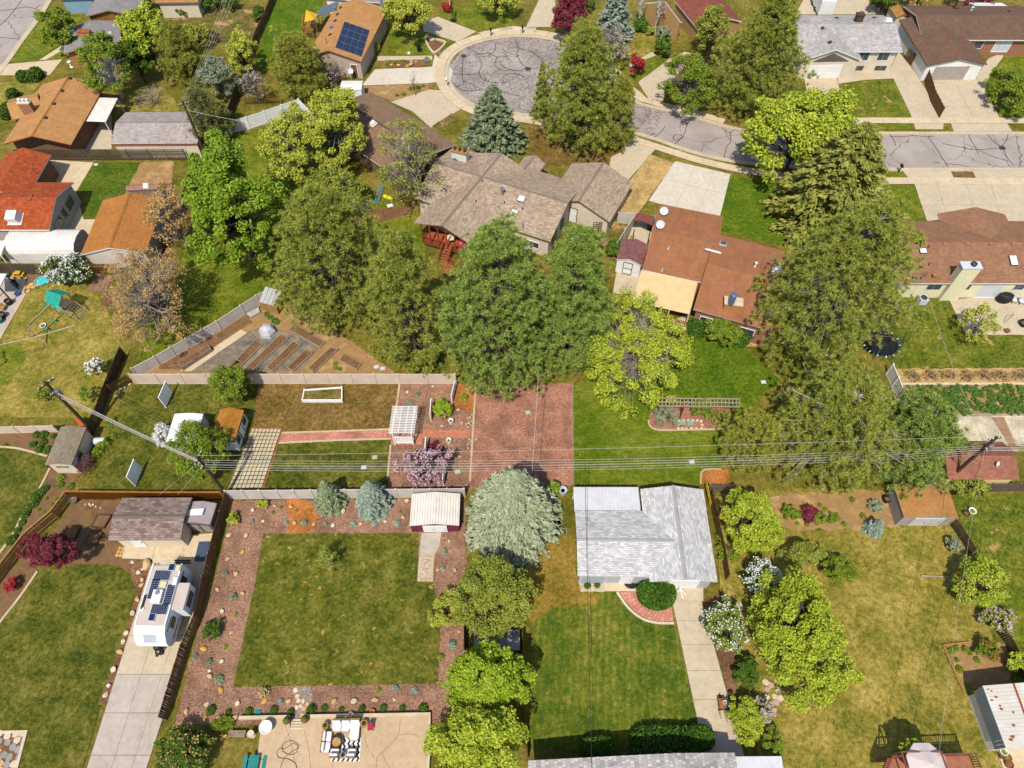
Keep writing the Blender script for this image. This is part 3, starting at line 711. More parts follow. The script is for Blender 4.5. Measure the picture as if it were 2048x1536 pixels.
sheet('side_road', 'P 20,-60 118,-60 97,-2 70,42 40,82 4,133 -60,215 -260,215 -120,60', MATS['asphalt_plain'], 3)
# traced sealant lines on the road
def sealant(parts, w=.085):
    b = MB()
    for s in parts: strip_mb(b, smooth_line(W(s), 4), -w / 2, w / 2, .045, .066)
    tag(b.build('crack_sealant', mat('tar', '4e403c', '3e3432', rough=.6)), kind='structure')
sealant(['D 1040,1005 1075,1050 1085,1090', 'D 1040,1020 1130,1025 1220,1015 1300,1025 1370,1020', 'D 1330,1025 1370,1080 1410,1140 1440,1190 1480,1250', 'D 1440,1075 1560,1100 1690,1120 1850,1110', 'D 1775,1008 1820,1060 1870,1100', 'D 1630,1010 1650,1050 1690,1110', 'D 1925,1010 1915,1050 1885,1090', 'D 1890,1110 1920,1180 1970,1240', 'D 1470,1225 1560,1235 1640,1250', 'D 1375,1215 1420,1218', 'D 1640,1120 1690,1120 1700,1150',
         'C 1460,910 1430,980 1410,1040 1335,1115', 'C 1410,1050 1350,1035 1330,1060 1350,1080 1410,1060', 'C 1700,980 1720,1000 1760,1020 1800,1000 1830,1010', 'C 1770,1020 1770,1090 1740,1130 1720,1215', 'C 1270,970 1230,1020 1185,1058', 'C 1100,1030 1300,1110 1450,1160 1640,1200',
         'C 110,300 140,370 130,420 160,480 190,510', 'C 190,510 260,530 350,510', 'C 140,370 240,400 300,440 350,500', 'C 20,380 70,410 150,430', 'C 0,490 60,530 150,545 200,520', 'C 40,650 20,600 60,570 140,570 190,600', 'C 0,690 60,720 150,740',
         'B 1885,335 1880,390 1830,430 1760,440', 'B 1640,420 1635,480 1630,560 1640,650', 'B 1560,570 1700,575 1760,560', 'B 1760,440 1780,500 1760,560 1800,620 1900,640', 'B 1900,440 1880,500 1930,540 1990,545', 'B 1700,380 1760,420 1830,410 1900,440 1990,430', 'B 1560,640 1620,690 1700,700 1780,690',
         'T 300,0 230,100 160,190 90,270 0,350', 'T 0,150 190,130 300,105 420,105 520,140', 'T 540,75 490,120', 'T 0,515 130,525 255,540'])
for s in ('C 215,530', 'D 1885,1105', 'B 1640,430'):
    c = W1(s, .05); o = MB().lathe(c, [(.42, 0), (.42, .03), (.3, .04)], 16).build('manhole_cover', MATS['darkmetal']); tag(o, 'round iron manhole cover in the cracked asphalt', 'manhole cover', 'manhole covers in the road')
# kerbs and gutters
for nm, s in (('kerb', ' '.join(RING.split()[:24]) + ' ' + ' '.join(UP.split()[1:])),):
    pts = smooth_line(W('P ' + s), 3); strip('kerb', pts, -.12, .45, MATS['kerbm'], .13, smooth=False)
strip('kerb', smooth_line(W('P ' + LO), 3), -.12, .45, MATS['kerbm'], .13, smooth=False)
strip('kerb', 'P 118,-60 97,-2 70,42 40,82 4,133 -60,215', -.1, .7, MATS['kerbm'], .12)
slab_strip('pavement', 'P 1256,262 1200,252 1130,242 1052,229 985,222 940,206 913,185 898,160 896,138 905,116 925,99 960,85 1000,77 1050,74 1100,80 1145,96 1185,120 1217,150 1240,178 1271,206', .5, 1.9, MATS['conc_walk'], MATS['joint'], 1.7, .13)
slab_strip('pavement', 'P 1271,206 1325,221 1390,237 1443,253', .5, 1.6, MATS['conc_walk'], MATS['joint'], 1.7, .135)
slab_strip('pavement', 'D 700,925 840,905 1215,905 1450,905 1900,905 2200,905', -.6, .6, MATS['conc_walk'], MATS['joint'], 1.7, .11)
slab_strip('pavement', 'D 2200,1360 1800,1360 1500,1355 1190,1355 1080,1355 P 1640,362 1560,352 1480,340 1400,322 1330,300 1262,278', -.6, .6, MATS['conc_walk'], MATS['joint'], 1.7, .11)
# driveways and walks
C_, J_ = MATS['conc'], MATS['joint']
sheet('driveway', 'B 1330,170 1440,130 1740,245 1590,325 1330,240', C_, 5); sheet('driveway', 'B 960,535 1400,515 1420,420 1560,540 1540,620 1380,640 860,660', MATS['conc_new'], 5)
sheet('driveway', 'B 1080,785 1380,690 1500,700 1640,790 1620,840 1390,985 1250,860', C_, 5); sheet('driveway', 'C 300,0 420,0 440,210 200,210', C_, 5); sheet('driveway', 'C 1060,635 1220,490 1420,400 1500,420 1260,690 1255,780 1140,760', C_, 5)
sheet('driveway', 'C 985,1010 1200,1140 980,1390 840,1280 850,1210 930,1170', C_, 5); sheet('walk', 'B 980,435 1400,430 1400,465 980,470', C_, 5); sheet('walk', 'C 980,500 1170,400 1200,425 1010,520', C_, 5)
slabs('driveway', 'C 1345,1240 1770,1340 1680,1700 1140,1545', [0, .38, .70, 1], [0, .45, 1], MATS['conc_new'], J_, .075, .015)
sheet('driveway', 'D 400,575 645,575 720,870 690,900 470,900', C_, 5); sheet('driveway', 'D 650,560 720,500 1040,520 1110,390 1230,540 1450,900 1440,970 1235,970 1215,890 1070,590 860,600 660,630', C_, 6)
slabs('driveway', 'D 1310,580 1690,580 1870,890 1420,890', [0, .55, 1], [0, .4, .72, 1], MATS['conc'], J_, .075, .015)
sheet('walk', 'D 1690,575 1780,440 1890,395 1890,430 1790,560 1750,690 1720,640', C_, 6); sheet('driveway', 'D 1500,925 1920,925 1960,985 1520,985', C_, 5)
sheet('driveway', 'D 1140,1280 2048,1280 2048,1340 1190,1345', C_, 5); slabs('driveway', 'D 1225,1375 2150,1375 P 2110,520 1880,520', [0, .18, .42, .62, 1], [0, .3, .65, 1], MATS['conc'], J_, .08, .015)
sheet('soil_patch', 'D 1500,1285 1660,1285 1690,1335 1520,1338', MATS['dirt_dark'], 7)
sheet('driveway', 'A 0,500 480,458 385,580 0,582', MATS['conc_walk'], 5); sheet('walk', 'A 300,465 480,350 520,365 355,462', MATS['conc_walk'], 5)
# front lawns along the street
sheet('lawn', 'D 660,630 860,605 1070,592 1215,888 740,888', MATS['lawn_patchy'], 4, .05); sheet('lawn', 'D 690,930 1225,930 1240,970 690,972', MATS['lawn_green'], 5, .03)
sheet('lawn', 'D 1750,600 1900,440 2048,420 2300,420 2300,900 1870,880', MATS['lawn_green'], 4, .05); sheet('lawn', 'C 1770,1350 2000,1385 P 1620,372 1600,430 1560,490 1430,460', MATS['lawn_lush'], 4, .04); sheet('lawn', 'D 990,1290 1130,1285 1180,1335 1060,1340', MATS['lawn_green'], 5, .03); sheet('lawn', 'P 1700,372 1825,372 1862,440 1790,480 1700,480', MATS['lawn_green'], 4, .04)
sheet('lawn', 'A 380,60 670,105 480,330 300,463 50,483 320,120', MATS['lawn_green'], 4, .05); sheet('lawn', 'A 0,640 350,600 200,780 120,930 0,960', MATS['lawn_dry'], 4, .05); sheet('lawn', 'A 355,463 490,380 560,420 480,457', MATS['lawn_green'], 4)
sheet('lawn', 'B 1450,120 1690,30 1990,0 2080,60 1990,200 1740,240', MATS['lawn_green'], 4, .05); sheet('lawn', 'B 950,80 1060,100 1180,230 1330,250 1560,320 1410,430 1050,425 1075,270 1050,240 960,235', MATS['lawn_green'], 4, .05)
sheet('flower_bed', 'B 1040,465 1340,460 1360,520 1040,525', MATS['soil'], 6); sheet('flower_bed', 'B 860,665 1370,640 1380,700 1080,780 900,700', MATS['dirt'], 4); sheet('lawn', 'B 1400,970 1550,870 1610,920 1440,1005', MATS['weeds'], 6); sheet('weed_strip', 'B 1450,505 1610,355 1620,405 1530,500', MATS['weeds'], 6)
sheet('lawn', 'C 1000,270 1190,240 1200,400 1080,440 950,420', MATS['lawn_dry'], 4, .05); sheet('lawn', 'C 1080,470 1200,430 1290,465 1060,632 980,590', MATS['lawn_green'], 5, .05); sheet('verge', 'C 1280,785 1400,830 1850,940 1840,965 1270,815', MATS['lawn_brown'], 6)
sheet('gravel_strip', 'B 1745,255 1850,290 2200,250 2200,215 1990,205', MATS['gravel'], 6); sheet('dry_verge', 'C 1150,1185 1340,1255 1000,1720 870,1560', MATS['bark_tan'], 5, .05); sheet('dry_verge', 'C 1210,1130 1390,1160 1370,1210 1190,1140', MATS['bark_tan'], 7)
sheet('lawn', 'B 470,0 560,30 500,140 410,200 430,300 200,560 60,500 60,400 190,0', MATS['lawn_lush'], 4, .05); sheet('yard', 'A 1300,50 2000,40 1990,200 1900,330 1700,330 1420,270 1300,200', MATS['weeds'], 3, .1)
sheet('lawn', 'A 900,780 1180,620 1340,760 1380,860 960,860 880,900', MATS['lawn_dry'], 3, .05); sheet('yard', 'A 560,1000 860,880 860,1150 530,1150', C_, 5)
# middle left
sheet('lawn', 'P 380,300 440,270 520,262 600,235 640,260 700,330 760,400 850,430 850,520 560,600 270,740 330,560 385,470', MATS['lawn_green'], 3, .06)
sheet('lawn', 'R 1080,215 1700,215 1400,910 1000,900 1100,570 960,560', MATS['lawn_mowed'], 4, .03); sheet('patio', 'R 600,180 1130,215 920,570 1010,900 1180,900 1000,1200 800,1100 600,700', MATS['conc_walk'], 4); sheet('yard', 'R 1700,215 2100,200 2050,700 1500,600', MATS['dirt'], 4)
sheet('lawn', 'E 130,830 190,790 320,730 440,715 670,740 800,870 960,1230 845,1536 P 215,790 190,835 0,835 E 0,1180', MATS['lawn_dry'], 3, .05); sheet('lawn', 'E 0,1180 160,1180 200,1300 60,1500 0,1500', MATS['lawn_green'], 4, .1)
sheet('patio', 'E -120,620 205,655 190,800 0,1130 -200,1300', MATS['conc_grey'], 5); strip('edging', 'E 200,800 0,1150', -.1, .1, MATS['edging'], .12); sheet('flower_bed', 'E 205,655 420,640 420,715 330,725 190,800', MATS['soil'], 5)
sheet('flower_bed', 'E 735,640 865,670 820,780 660,785', MATS['mulch_brown'], 5); sheet('flower_bed', 'E 820,780 900,790 980,880 775,885', MATS['soil'], 5)
# garden with raised beds
sheet('garden_ground', 'P 272,755 555,598 640,640 790,745 790,762 275,762', MATS['dirt'], 4); sheet('landscape_fabric', 'E 1440,1400 1900,1095 1990,1060 P 560,660 650,680 600,742 E 1700,1400', mat('fabric', '55535a', '857868', 1.0, c='b4966a', bs=6, fine=.4), 6); sheet('garden_path', 'E 1385,1390 1850,1075 1900,1100 1470,1395', MATS['conc_walk'], 7); sheet('soil_patch', 'E 1220,1330 1640,1060 1900,960 1930,1010 1800,1100 1380,1380 1220,1380', MATS['soil'], 6)
# long lot in the middle
sheet('lawn', 'P 178,978 215,870 245,795 272,768 520,768 505,858 470,930 455,980', MATS['lawn_olive'], 3, .05); sheet('lawn', 'J 60,30 1145,30 1130,200 1080,380 250,405 245,372 30,370', MATS['lawn_brown'], 4, .03); sheet('lawn', 'J 215,490 1082,458 1062,738 1060,830 95,830 180,620', MATS['lawn_olive'], 4, .03)
sheet('gravel_path', 'J 240,410 1075,385 1082,455 215,488', MATS['redgravel'], 5); strip('edging', 'J 240,408 660,395 1080,380', -.1, .1, MATS['edging'], .08); strip('edging', 'J 215,486 660,465 1082,453', -.1, .1, MATS['edging'], .08); strip('edging', 'J 1148,35 1125,200 1080,420', -.08, .1, MATS['edging'], .08); strip('edging', 'J 1080,500 1055,760', -.08, .1, MATS['edging'], .08)
sheet('flower_bed', 'J 1145,30 1740,30 1690,840 1060,840 1085,420', MATS['mulch_brown'], 4); sheet('flower_bed', 'J 1600,30 1735,30 1710,260 1560,200', MATS['mulch_rust'], 5); sheet('mulch_area', 'J 1735,20 2000,20 P 1147,768 1147,970 J 1690,840', MATS['mulch_red'], 4)
strip('edging', 'J 1738,30 1720,250 1690,780', -.09, .09, MATS['edging'], .08); strip('edging', 'K 555,20 560,400 565,800', -.05, .05, MATS['wood_grey'], .07)
sheet('lawn', 'P 1145,772 1200,745 1390,660 1480,690 1560,760 1450,870 1440,968 1148,968', MATS['lawn_striped'], 3, .03); sheet('lawn', 'P 1370,670 1480,690 1560,760 1500,810 1420,790 1330,790', MATS['lawn_lush'], 4, .05); sheet('flower_bed', 'K 1145,310 1170,250 1400,190 1760,230 1780,370 1740,385 1230,385 1160,355', MATS['mulch_red'], 5, smooth=True); strip('edging', 'K 1138,310 1150,355 1200,383 1300,388 1750,380', -.08, .1, MATS['edging'], .1)
strip('edging', 'K 1540,800 1545,720 1580,690 1700,685', -.07, .07, MATS['edging'], .08); sheet('flower_bed', 'K 1545,800 1550,725 1590,695 1750,690 1770,800', MATS['mulch_rust'], 5)
# left bottom lots
sheet('flower_bed', 'I 0,395 450,395 370,585 150,535 0,515', MATS['dirt_dark'], 3); sheet('flower_bed', 'I 390,670 610,740 520,880 300,1180 60,1450 0,1500 0,1330 110,1190 250,930', MATS['dirt_dark'], 3); sheet('lawn', 'I 0,525 140,540 365,600 370,690 310,800 230,940 165,1040 95,1190 0,1310', MATS['lawn_olive'], 4, .03, True); strip('edging', 'I 0,515 150,530 365,588', -.1, .1, MATS['edging'], .1); strip('edging', 'I 385,680 325,800 240,940 180,1030 100,1190 0,1330', -.1, .1, MATS['edging'], .1)
sheet('yard', 'I 560,930 940,920 860,1230 960,1260 930,1370 1000,1400 1010,1536 580,1440 400,1240 420,1150', MATS['dirt_dark'], 4); sheet('flower_bed', 'P 245,1118 300,1125 300,1160 275,1250 245,1330 212,1410 198,1410 235,1310 255,1260 272,1175 262,1150', MATS['soil'], 5)
sheet('lawn', 'P 78,1145 150,1128 235,1130 262,1150 272,1175 255,1260 235,1310 205,1400 160,1560 -60,1560 -60,1330 0,1245', MATS['lawn_olive'], 4, .04); sheet('flower_bed', 'P 0,1150 60,1110 78,1145 0,1245 -60,1330', MATS['dirt_dark'], 3); strip('edging', 'P 76,1143 40,1195 0,1246 -40,1300', -.1, .1, MATS['edging'], .12)
slabs('driveway', 'P 308,1112 432,1112 286,1560 167,1560', [0, .41, .75, 1], [0, .2, .395, .57, .735, .905, 1], MATS['conc'], J_, .07, .016, rowm=[MATS['conc'], MATS['conc'], MATS['conc'], MATS['conc_grey'], MATS['conc_grey'], MATS['conc_grey']]); slabs('patio', 'I 975,1240 1645,1175 1605,1400 935,1372', [0, .35, .68, 1], [0, 1], MATS['conc_walk'], J_, .075, .012)
slabs('stepping_pad', 'I 915,1280 970,1282 935,1365 882,1362', 2, 3, MATS['stone_yellow'], MATS['dirt_dark'], .09, .04, piece='paver')
# the square lawn in its mulch border
sheet('flower_bed', 'P 466,1002 930,996 935,1280 910,1420 870,1450 350,1450 380,1320 430,1160', MATS['mulch_brown'], 3); sheet('lawn', 'P 527,1068 838,1066 834,1164 866,1165 882,1240 876,1368 466,1374 508,1180', MATS['lawn_spots'], 5, .02); sheet('rust_mulch', 'J 270,910 430,930 500,1000 520,1120 440,1175 280,1160 300,1040', MATS['mulch_rust'], 4, .05, True)
sheet('walk', 'J 1318,1178 1465,1172 1440,1290 1410,1345 1300,1340', MATS['conc_grey'], 6); strip('edging', 'J 1465,1175 1445,1290 1410,1360 1398,1550', -.05, .07, MATS['edging'], .09)
# grey garage lot
sheet('lawn', 'P 1065,1150 1100,1110 1150,1090 1158,1180 1235,1183 1270,1225 1345,1243 1400,1450 1420,1500 1060,1500', MATS['lawn_patch2'] if 'lawn_patch2' in MATS else grass('lawn_patch2', ['48601c', '627826', '8a8e34', 'b0a04e'], .2, stripes=(0.1, .55, '4a661e')), 4, .03); sheet('bare_grass', 'P 1055,1130 1120,1075 1150,1080 1155,1160 1200,1200 1100,1220 1060,1240', grass('lawn_tan', ['7d7228', '9c8438', 'b39448', 'c09e54'], .4), 5, .25, True)
slabs('walk', 'O 1320,255 1550,255 1830,1290 1540,1290', 1, [0, .16, .345, .54, .75, 1], MATS['conc'], J_, .07, .015); sheet('patio', 'O 1300,120 1560,120 1560,255 1320,255', C_, 5); sheet('patio', 'O 800,95 1060,95 1050,182 800,180', MATS['conc_walk'], 5); sheet('gravel_bed', 'O 600,100 800,100 800,185 620,185', MATS['gravel'], 5); sheet('patio', 'O 1530,1270 1830,1290 1900,1536 1600,1536', MATS['conc_grey'], 5); sheet('side_bed', 'O 1560,255 1700,180 1820,700 1830,1280', MATS['soil'], 4)
# right lots
sheet('yard', 'P 1430,985 1560,975 1900,985 1930,1100 1990,1300 2048,1420 2090,1560 1520,1560 1500,1350 1440,1180', MATS['lawn_dry'], 3, .05); sheet('dirt_yard', 'P 1530,1000 1640,985 1790,990 1800,1050 1650,1060 1560,1050', MATS['dirt'], 4, .3, True); sheet('lawn', 'P 1905,990 2300,990 2300,1420 2060,1400 1990,1290 1965,1180 1930,1080', MATS['lawn_patchy'], 4, .04); sheet('lawn', 'P 1795,595 1900,600 1930,670 2300,670 2300,735 1790,738 1760,700', MATS['lawn_patchy'], 4, .05); sheet('patio', 'H 1490,830 1700,800 2300,800 2300,1085 1610,1085', C_, 5)
sheet('flower_bed', 'P 1790,738 2300,735 2300,770 1800,770', MATS['bark_tan'], 5); sheet('vegetable_ground', 'P 1800,768 2300,768 2300,830 1870,830 1820,790', MATS['dirt'], 4); strip('edging', 'P 1800,769 2300,768', -.12, .12, MATS['stone_pale'], .15, smooth=False); strip('edging', 'P 1885,831 2300,830', -.08, .08, MATS['wood_pale'], .12, smooth=False)
sheet('gravel_yard', 'P 1880,832 2300,832 2300,900 1890,890', MATS['gravel'], 5); slabs('walk', 'L 1800,282 1895,278 2010,545 1965,545', 2, 7, mat('paver_brown', 'a88464', '947252'), MATS['joint'], .09, .02, piece='paver'); sheet('flower_bed', 'Q 1460,575 1640,555 1900,560 1960,760 1900,900 1600,900', MATS['dirt'], 4); sheet('tan_pad', 'Q 1840,1350 2200,1345 2200,1600 1920,1600', MATS['conc_walk'], 6); sheet('lawn', 'P 2000,1290 2300,1250 2300,1100 2020,1180', MATS['lawn_green'], 5, .05)
sheet('patio', 'P 0,1468 50,1464 30,1560 -40,1560', MATS['stone_grey'], 6); strip('edging', 'P -20,1466 54,1463 28,1560', -.12, .12, MATS['stone_pale'], .14, smooth=False)
sheet('back_yard', 'D 560,0 900,0 1010,110 340,110 420,-40', C_, 4); sheet('garden_ground', 'S 1400,690 1500,680 1700,760 1700,840 1450,760', MATS['mulch_red'], 5); sheet('yard', 'S 1700,640 1830,620 1850,700 1720,760 1700,740', MATS['weeds'], 5); sheet('patio', 'Z 330,310 560,250 480,500 400,760 350,1000 120,1000 150,830 200,640', C_, 5); sheet('gravel_bed', 'Z 640,1270 840,1200 830,1350 650,1300', MATS['gravel'], 6); sheet('yard', 'F 760,180 1240,110 1250,180 1000,250 800,260', MATS['soil'], 4); sheet('flower_bed', 'Z 850,1340 1000,1390 1250,1470 1500,1500 1500,1330 900,1230', MATS['bark_tan'], 5, smooth=True); sheet('front_bed', 'P 1055,230 1275,262 1230,330 1060,330', MATS['lawn_brown'], 3)
# ------------------------------------------------------------------ houses
G = MATS
def cw(s, z): return W(s, z)
shingle('sh_grey', 'e6e2dc', 'b8b6b4', .36, .15, line=.5); shingle('sh_brownmix', 'c8b098', 'a08a70', .4, .17); shingle('sh_rust', 'b47a54', '9a6c56', .34, .15, ('b4703c', 2.2), .6); shingle('sh_red', 'b85430', '9a3f26', .34, .15, ('c06a30', 2.5), .55); shingle('sh_gold', 'd29c60', 'bc8854', .34, .16, ('b88450', .8), .6)
shingle('sh_golddark', 'c68444', 'ae7036', .34, .16, ('ba7838', 1.5), .6); shingle('sh_maroon', 'a87c5e', '94694c', .34, .15, None, .65); shingle('sh_darkbrown', '82644f', '6e5444', .34, .15, None, .65); shingle('sh_brown', '9e7e62', '8a6c54', .36, .17, None, .55); shingle('sh_pinkgrey', 'c4b6ae', 'a69890', .45, .17); shingle('sh_slate', 'a09896', '8e8684', .34, .15, None, .75); shingle('sh_shed', 'a89286', '786258', .4, .2)
shingle('sh_tan', 'c08a50', 'b07c46', .34, .15, None, .7); shingle('sh_olive', 'a09078', '8c7e68', .34, .17); shingle('sh_greylight', 'd0ccc8', 'b0acaa', .4, .16, ('a8907f', 2.0)); shingle('sh_bottom', 'ccc6c0', '98928a', .22, .3, None, .6); shingle('sh_purple', '9a6a66', '86585a', .34, .17, ('7a4440', 2.2), .7); shingle('sh_wood', 'c8893c', 'ad6f28', .5, .12, None, .6)
siding('sd_cream', 'efe6bc', .2); siding('sd_white', 'eae6de', .16); siding('sd_tan', 'b8935e', .16); siding('sd_grey', 'bfc1c6', .18); siding('sd_pink', 'c8b0a0', .3); brickm('brick_red', '9c5a3c', '85482f', 'a89078'); brickm('brick_gold', 'b87a3c', 'a86a30', 'b09068'); brickm('brick_brown', '7c5238', '6a452f', '8c7660')

# brown shingled house with the timber porch
t = thing('house', 'brown shingled house with a red timber porch and cream walls behind the pines', 'house', W1('S 800,650'))
f_main = gable(t, *cw('S 120,436 1230,790 1330,270', 3.0), 3.0, 1.35, 'AB', roof=G['sh_brownmix'], wall=G['cream'], fascia=G['fascia_tan'], cap=G['sh_brownmix'])
f_w = gable(t, *cw('S 110,640 600,830 955,185', 3.0), 3.0, 1.38, 'BC', ov=.5, ovr=2.2, roof=G['sh_brownmix'], wall=G['cream'], fascia=G['fascia_tan'], cap=G['sh_brownmix'])
f_g = gable(t, *cw('S 1410,150 1910,310 1700,625', 2.3), 2.3, 1.6, 'BC', roof=G['sh_brownmix'], wall=G['cream'], fascia=G['fascia_tan'], cap=G['sh_brownmix'])
gable(t, *cw('S 1025,95 1195,155 1120,270', 2.6), 2.6, .8, 'BC', roof=G['sh_brownmix'], wall=G['cream'], fascia=G['fascia_tan'], cap=G['sh_brownmix'])
g = f_g; opening(t, g, 'r1', g['W'] * .42, .15, .95, 2.05, 'door', G['wood_dark'], G['white']); opening(t, f_main, 'c0', f_main['Lr'] - 2.2, .9, 1.5, .9, 'window', G['white'], G['glass'], 2); opening(t, f_main, 'r1', 2.2, .8, 1.2, 1.8, 'window', G['wood_dark'], G['glass'], 2); opening(t, f_main, 'r1', 4.6, 1.0, .9, 1.2, 'window', G['wood_dark'], G['glass'], 1); opening(t, f_main, 'c0', f_main['Lr'] - 6.5, .9, 1.2, 1.2, 'window', G['white'], G['glass'], 2)
for s in ('S 995,445', 'S 937,560'): skylight(t, f_main, s, .85, .8, G['whiteplastic'], G['wood_dark'])
for s in ('S 675,300', 'S 855,475', 'S 1003,530', 'S 907,635'): vent(t, f_main, s, .3)
vent(t, f_w, 'S 620,465', .35); vent(t, f_main, 'S 838,405', .8, .16, G['greymetal'], 'flue', True); vent(t, f_main, 'S 1005,690', 1.0, .05, G['greymetal'], 'service_mast')
chimney(t, W1('S 500,190', 2.4), 1.9, .8, 4.9, G['sd_white'], G['wood_tan'], -.35, 3, fm=G['darkmetal']); dish(t, W1('S 447,170', 3.2), .42, -2.2, G['blue'], h=.5)
# porch: deck, posts, rails, stair flights
pa, pb = W('S 190,790 590,905', .9); dx = (pb - pa).normalized(); dn = Vector((-dx.y, dx.x, 0)); Lp = (pb - pa).length; U = Vector((0, 0, 1))
nb = int(4.2 / .16)
o = MB().prism([pa, pb, pb + dn * 4.2, pa + dn * 4.2], .55, .84).build('porch_deck', G['wood_brown'], t)
for i in range(nb): MB().bar(pa + dn * (.08 + i * .16) , pb + dn * (.08 + i * .16), .145, .06).build('plank', G['redwood'], o)
for i in range(7):
    p = pa + dx * (Lp * i / 6); MB().box(p + U * 1.35, (.14, .14, 2.7)).build('post', mat('redstain', 'a8482a', '8f3c22', 2, bs=14, fine=.3), t)
def railing(t, a, b, m, h=.95, sp=.18, ht=.0):
    o = MB().bar(a + U * h, b + U * h, .1, .06).build('handrail', m, t); MB().bar(a + U * .12, b + U * .12, .06, .06).build('bottom_rail', m, o)
    k = MB(); n = max(2, int((b - a).length / sp))
    for i in range(n + 1): p = a.lerp(b, i / n); k.bar(p + U * .1, p + U * h, .045, .045)
    tag(k.build('baluster', m, o), kind='stuff')
rs = G['redstain']
railing(t, pa, pa + dx * Lp * .42, rs); railing(t, pa + dx * Lp * .62, pb, rs); railing(t, pa, pa + dn * 4.0, rs); railing(t, pb, pb + dn * 3.2, rs)
for i in range(5):
    c0 = pa + dx * Lp * .43 - dn * (.14 + .28 * i); z = .9 - .17 * (i + 1) + .0
    MB().bar(c0 + U * (z - .9), c0 + dx * Lp * .18 + U * (z - .9), .27, .05).build('stair_tread', G['redwood'], t)
for k in (.43, .61): railing(t, pa + dx * Lp * k, pa + dx * Lp * k - dn * 1.5 - U * .8, rs, .9)
q0 = W1('S 400,960', .5); q1 = W1('S 470,1010', .5); dd = (q1 - q0).normalized(); de = Vector((dd.y, -dd.x, 0))
for i in range(4): MB().bar(q0 + de * (.3 + .3 * i) - U * .14 * i, q1 + de * (.3 + .3 * i) - U * .14 * i, .27, .05).build('stair_tread', G['redwood'], t)
railing(t, q0, q1, rs, .8)
tb = thing('bistro_table', 'round pale table on the timber porch', 'table', pa + dx * Lp * .5 + dn * 1.1)
MB().lathe(ORG[tb.name] + U * .7, [(.5, 0), (.5, .04)], 18).build('table_top', G['cream'], tb); MB().lathe(ORG[tb.name], [(.25, 0), (.05, .05), (.05, .7)], 10).build('pedestal', G['wood_dark'], tb)
for k in (.72, .8):
    c = pa + dx * Lp * k + dn * .9; ch = thing('porch_chair', 'pink cushioned chair on the timber porch', 'chair', c, 'pink porch chairs')
    MB().box(c + U * .42, (.55, .5, .1)).build('seat', G['pink'], ch); MB().box(c + U * .75 + dn * .27, (.55, .08, .6)).build('backrest', G['pink'], ch)
    for i in (-1, 1):
        for j in (-1, 1): MB().box(c + U * .19 + dx * .24 * i + dn * .2 * j, (.05, .05, .4)).build('leg', G['wood_dark'], ch)
tr = W1('S 1610,720'); b = MB()
for i in range(4): b.bar(tr + Vector((-.5 + .33 * i, 0, 0)), tr + Vector((-.5 + .33 * i, .05, 1.7)), .05, .05)
for i in range(5): b.bar(tr + Vector((-.5, .02, .3 + .33 * i)), tr + Vector((.5, .02, .3 + .33 * i)), .05, .05)
tag(b.build('trellis', G['wood_dark']), 'dark wooden lattice trellis against the cream garage wall', 'trellis')

# rust-coloured double-block house with tan patio cover
t = thing('house', 'low house with rust shingles in two blocks and a tan patio cover', 'house', W1('Z 1000,900'))
f1 = gable(t, *cw('Z 405,765 1060,906 1195,255', 2.7), 2.7, .75, 'AB', roof=G['sh_rust'], wall=G['brick_red'], fascia=G['fascia_white'])
f2 = gable(t, *cw('Z 895,1145 1740,1376 1880,610', 3.05), 3.05, .95, 'AB', roof=G['sh_rust'], wall=G['brick_red'], fascia=mat('fascia_pale', 'b8a8a0', 'a89890'))
b = MB(); q = W('Z 400,772 938,886 862,1182 345,962', 2.5); n = 44; q[3] = q[0] + (q[2] - q[1]); q[2].z = q[3].z = 2.3
for i in range(n):
    a0, a1 = i / n, (i + 1) / n; am = (a0 + a1) / 2
    for x0, x1, z0, z1 in ((a0, am, .04, .04), (am, a1, 0, 0)):
        b.face([q[3].lerp(q[2], x0) + U * z0, q[3].lerp(q[2], x1) + U * z1, q[0].lerp(q[1], x1) + U * z1, q[0].lerp(q[1], x0) + U * z0])
    b.face([q[3].lerp(q[2], am), q[0].lerp(q[1], am), q[0].lerp(q[1], am) + U * .04, q[3].lerp(q[2], am) + U * .04])
b.build('patio_cover', G['metal_tan'], t)
for k in (0, .33, .66, 1): p = q[3].lerp(q[2], k); MB().box((p.x, p.y + .15, 1.13), (.12, .12, 2.26)).build('post', G['cream'], t)
railing(t, q[3].lerp(q[2], .5) - U * 2.2, q[2] - U * 2.2 , G['wood_orange'], .9)
o = chimney(t, W1('Z 1240,1180', 2.3), 1.75, .95, 4.1, G['brick_gold'], G['stone_pale'], -.18); p = W1('Z 1255,1090', 4.2)
MB().lathe(p, [(.3, 0), (.3, .1), (.33, .12), (.33, 1.4), (.25, 1.48)], 16).build('flue', mat('chrome', '7f96b4', '5f7896', rough=.3, metal=.4, bump=0), o)
dish(t, roofpt(f1, 'Z 605,245')[0], .48, -2.0); dish(t, roofpt(f1, 'Z 570,375')[0], .48, -1.9)
for s in ('Z 655,565', 'Z 596,775'): vent(t, f1, s, .35, .07, G['palegrey'])
skylight(t, f2, 'Z 1180,520', .75, .6, G['glass'], G['palegrey']); boxvent(t, f2, 'Z 1085,587', 1.3, .1, G['fascia_white'], 'roof_flashing', .2); vent(t, f2, 'Z 1487,735', .55, .08, G['white'], 'vent_pipe', True); boxvent(t, f2, 'Z 1700,770', .75, .35, G['whiteplastic'], 'swamp_cooler'); vent(t, f2, 'Z 1565,865', .2, .28, G['clay'], 'turbine_vent')
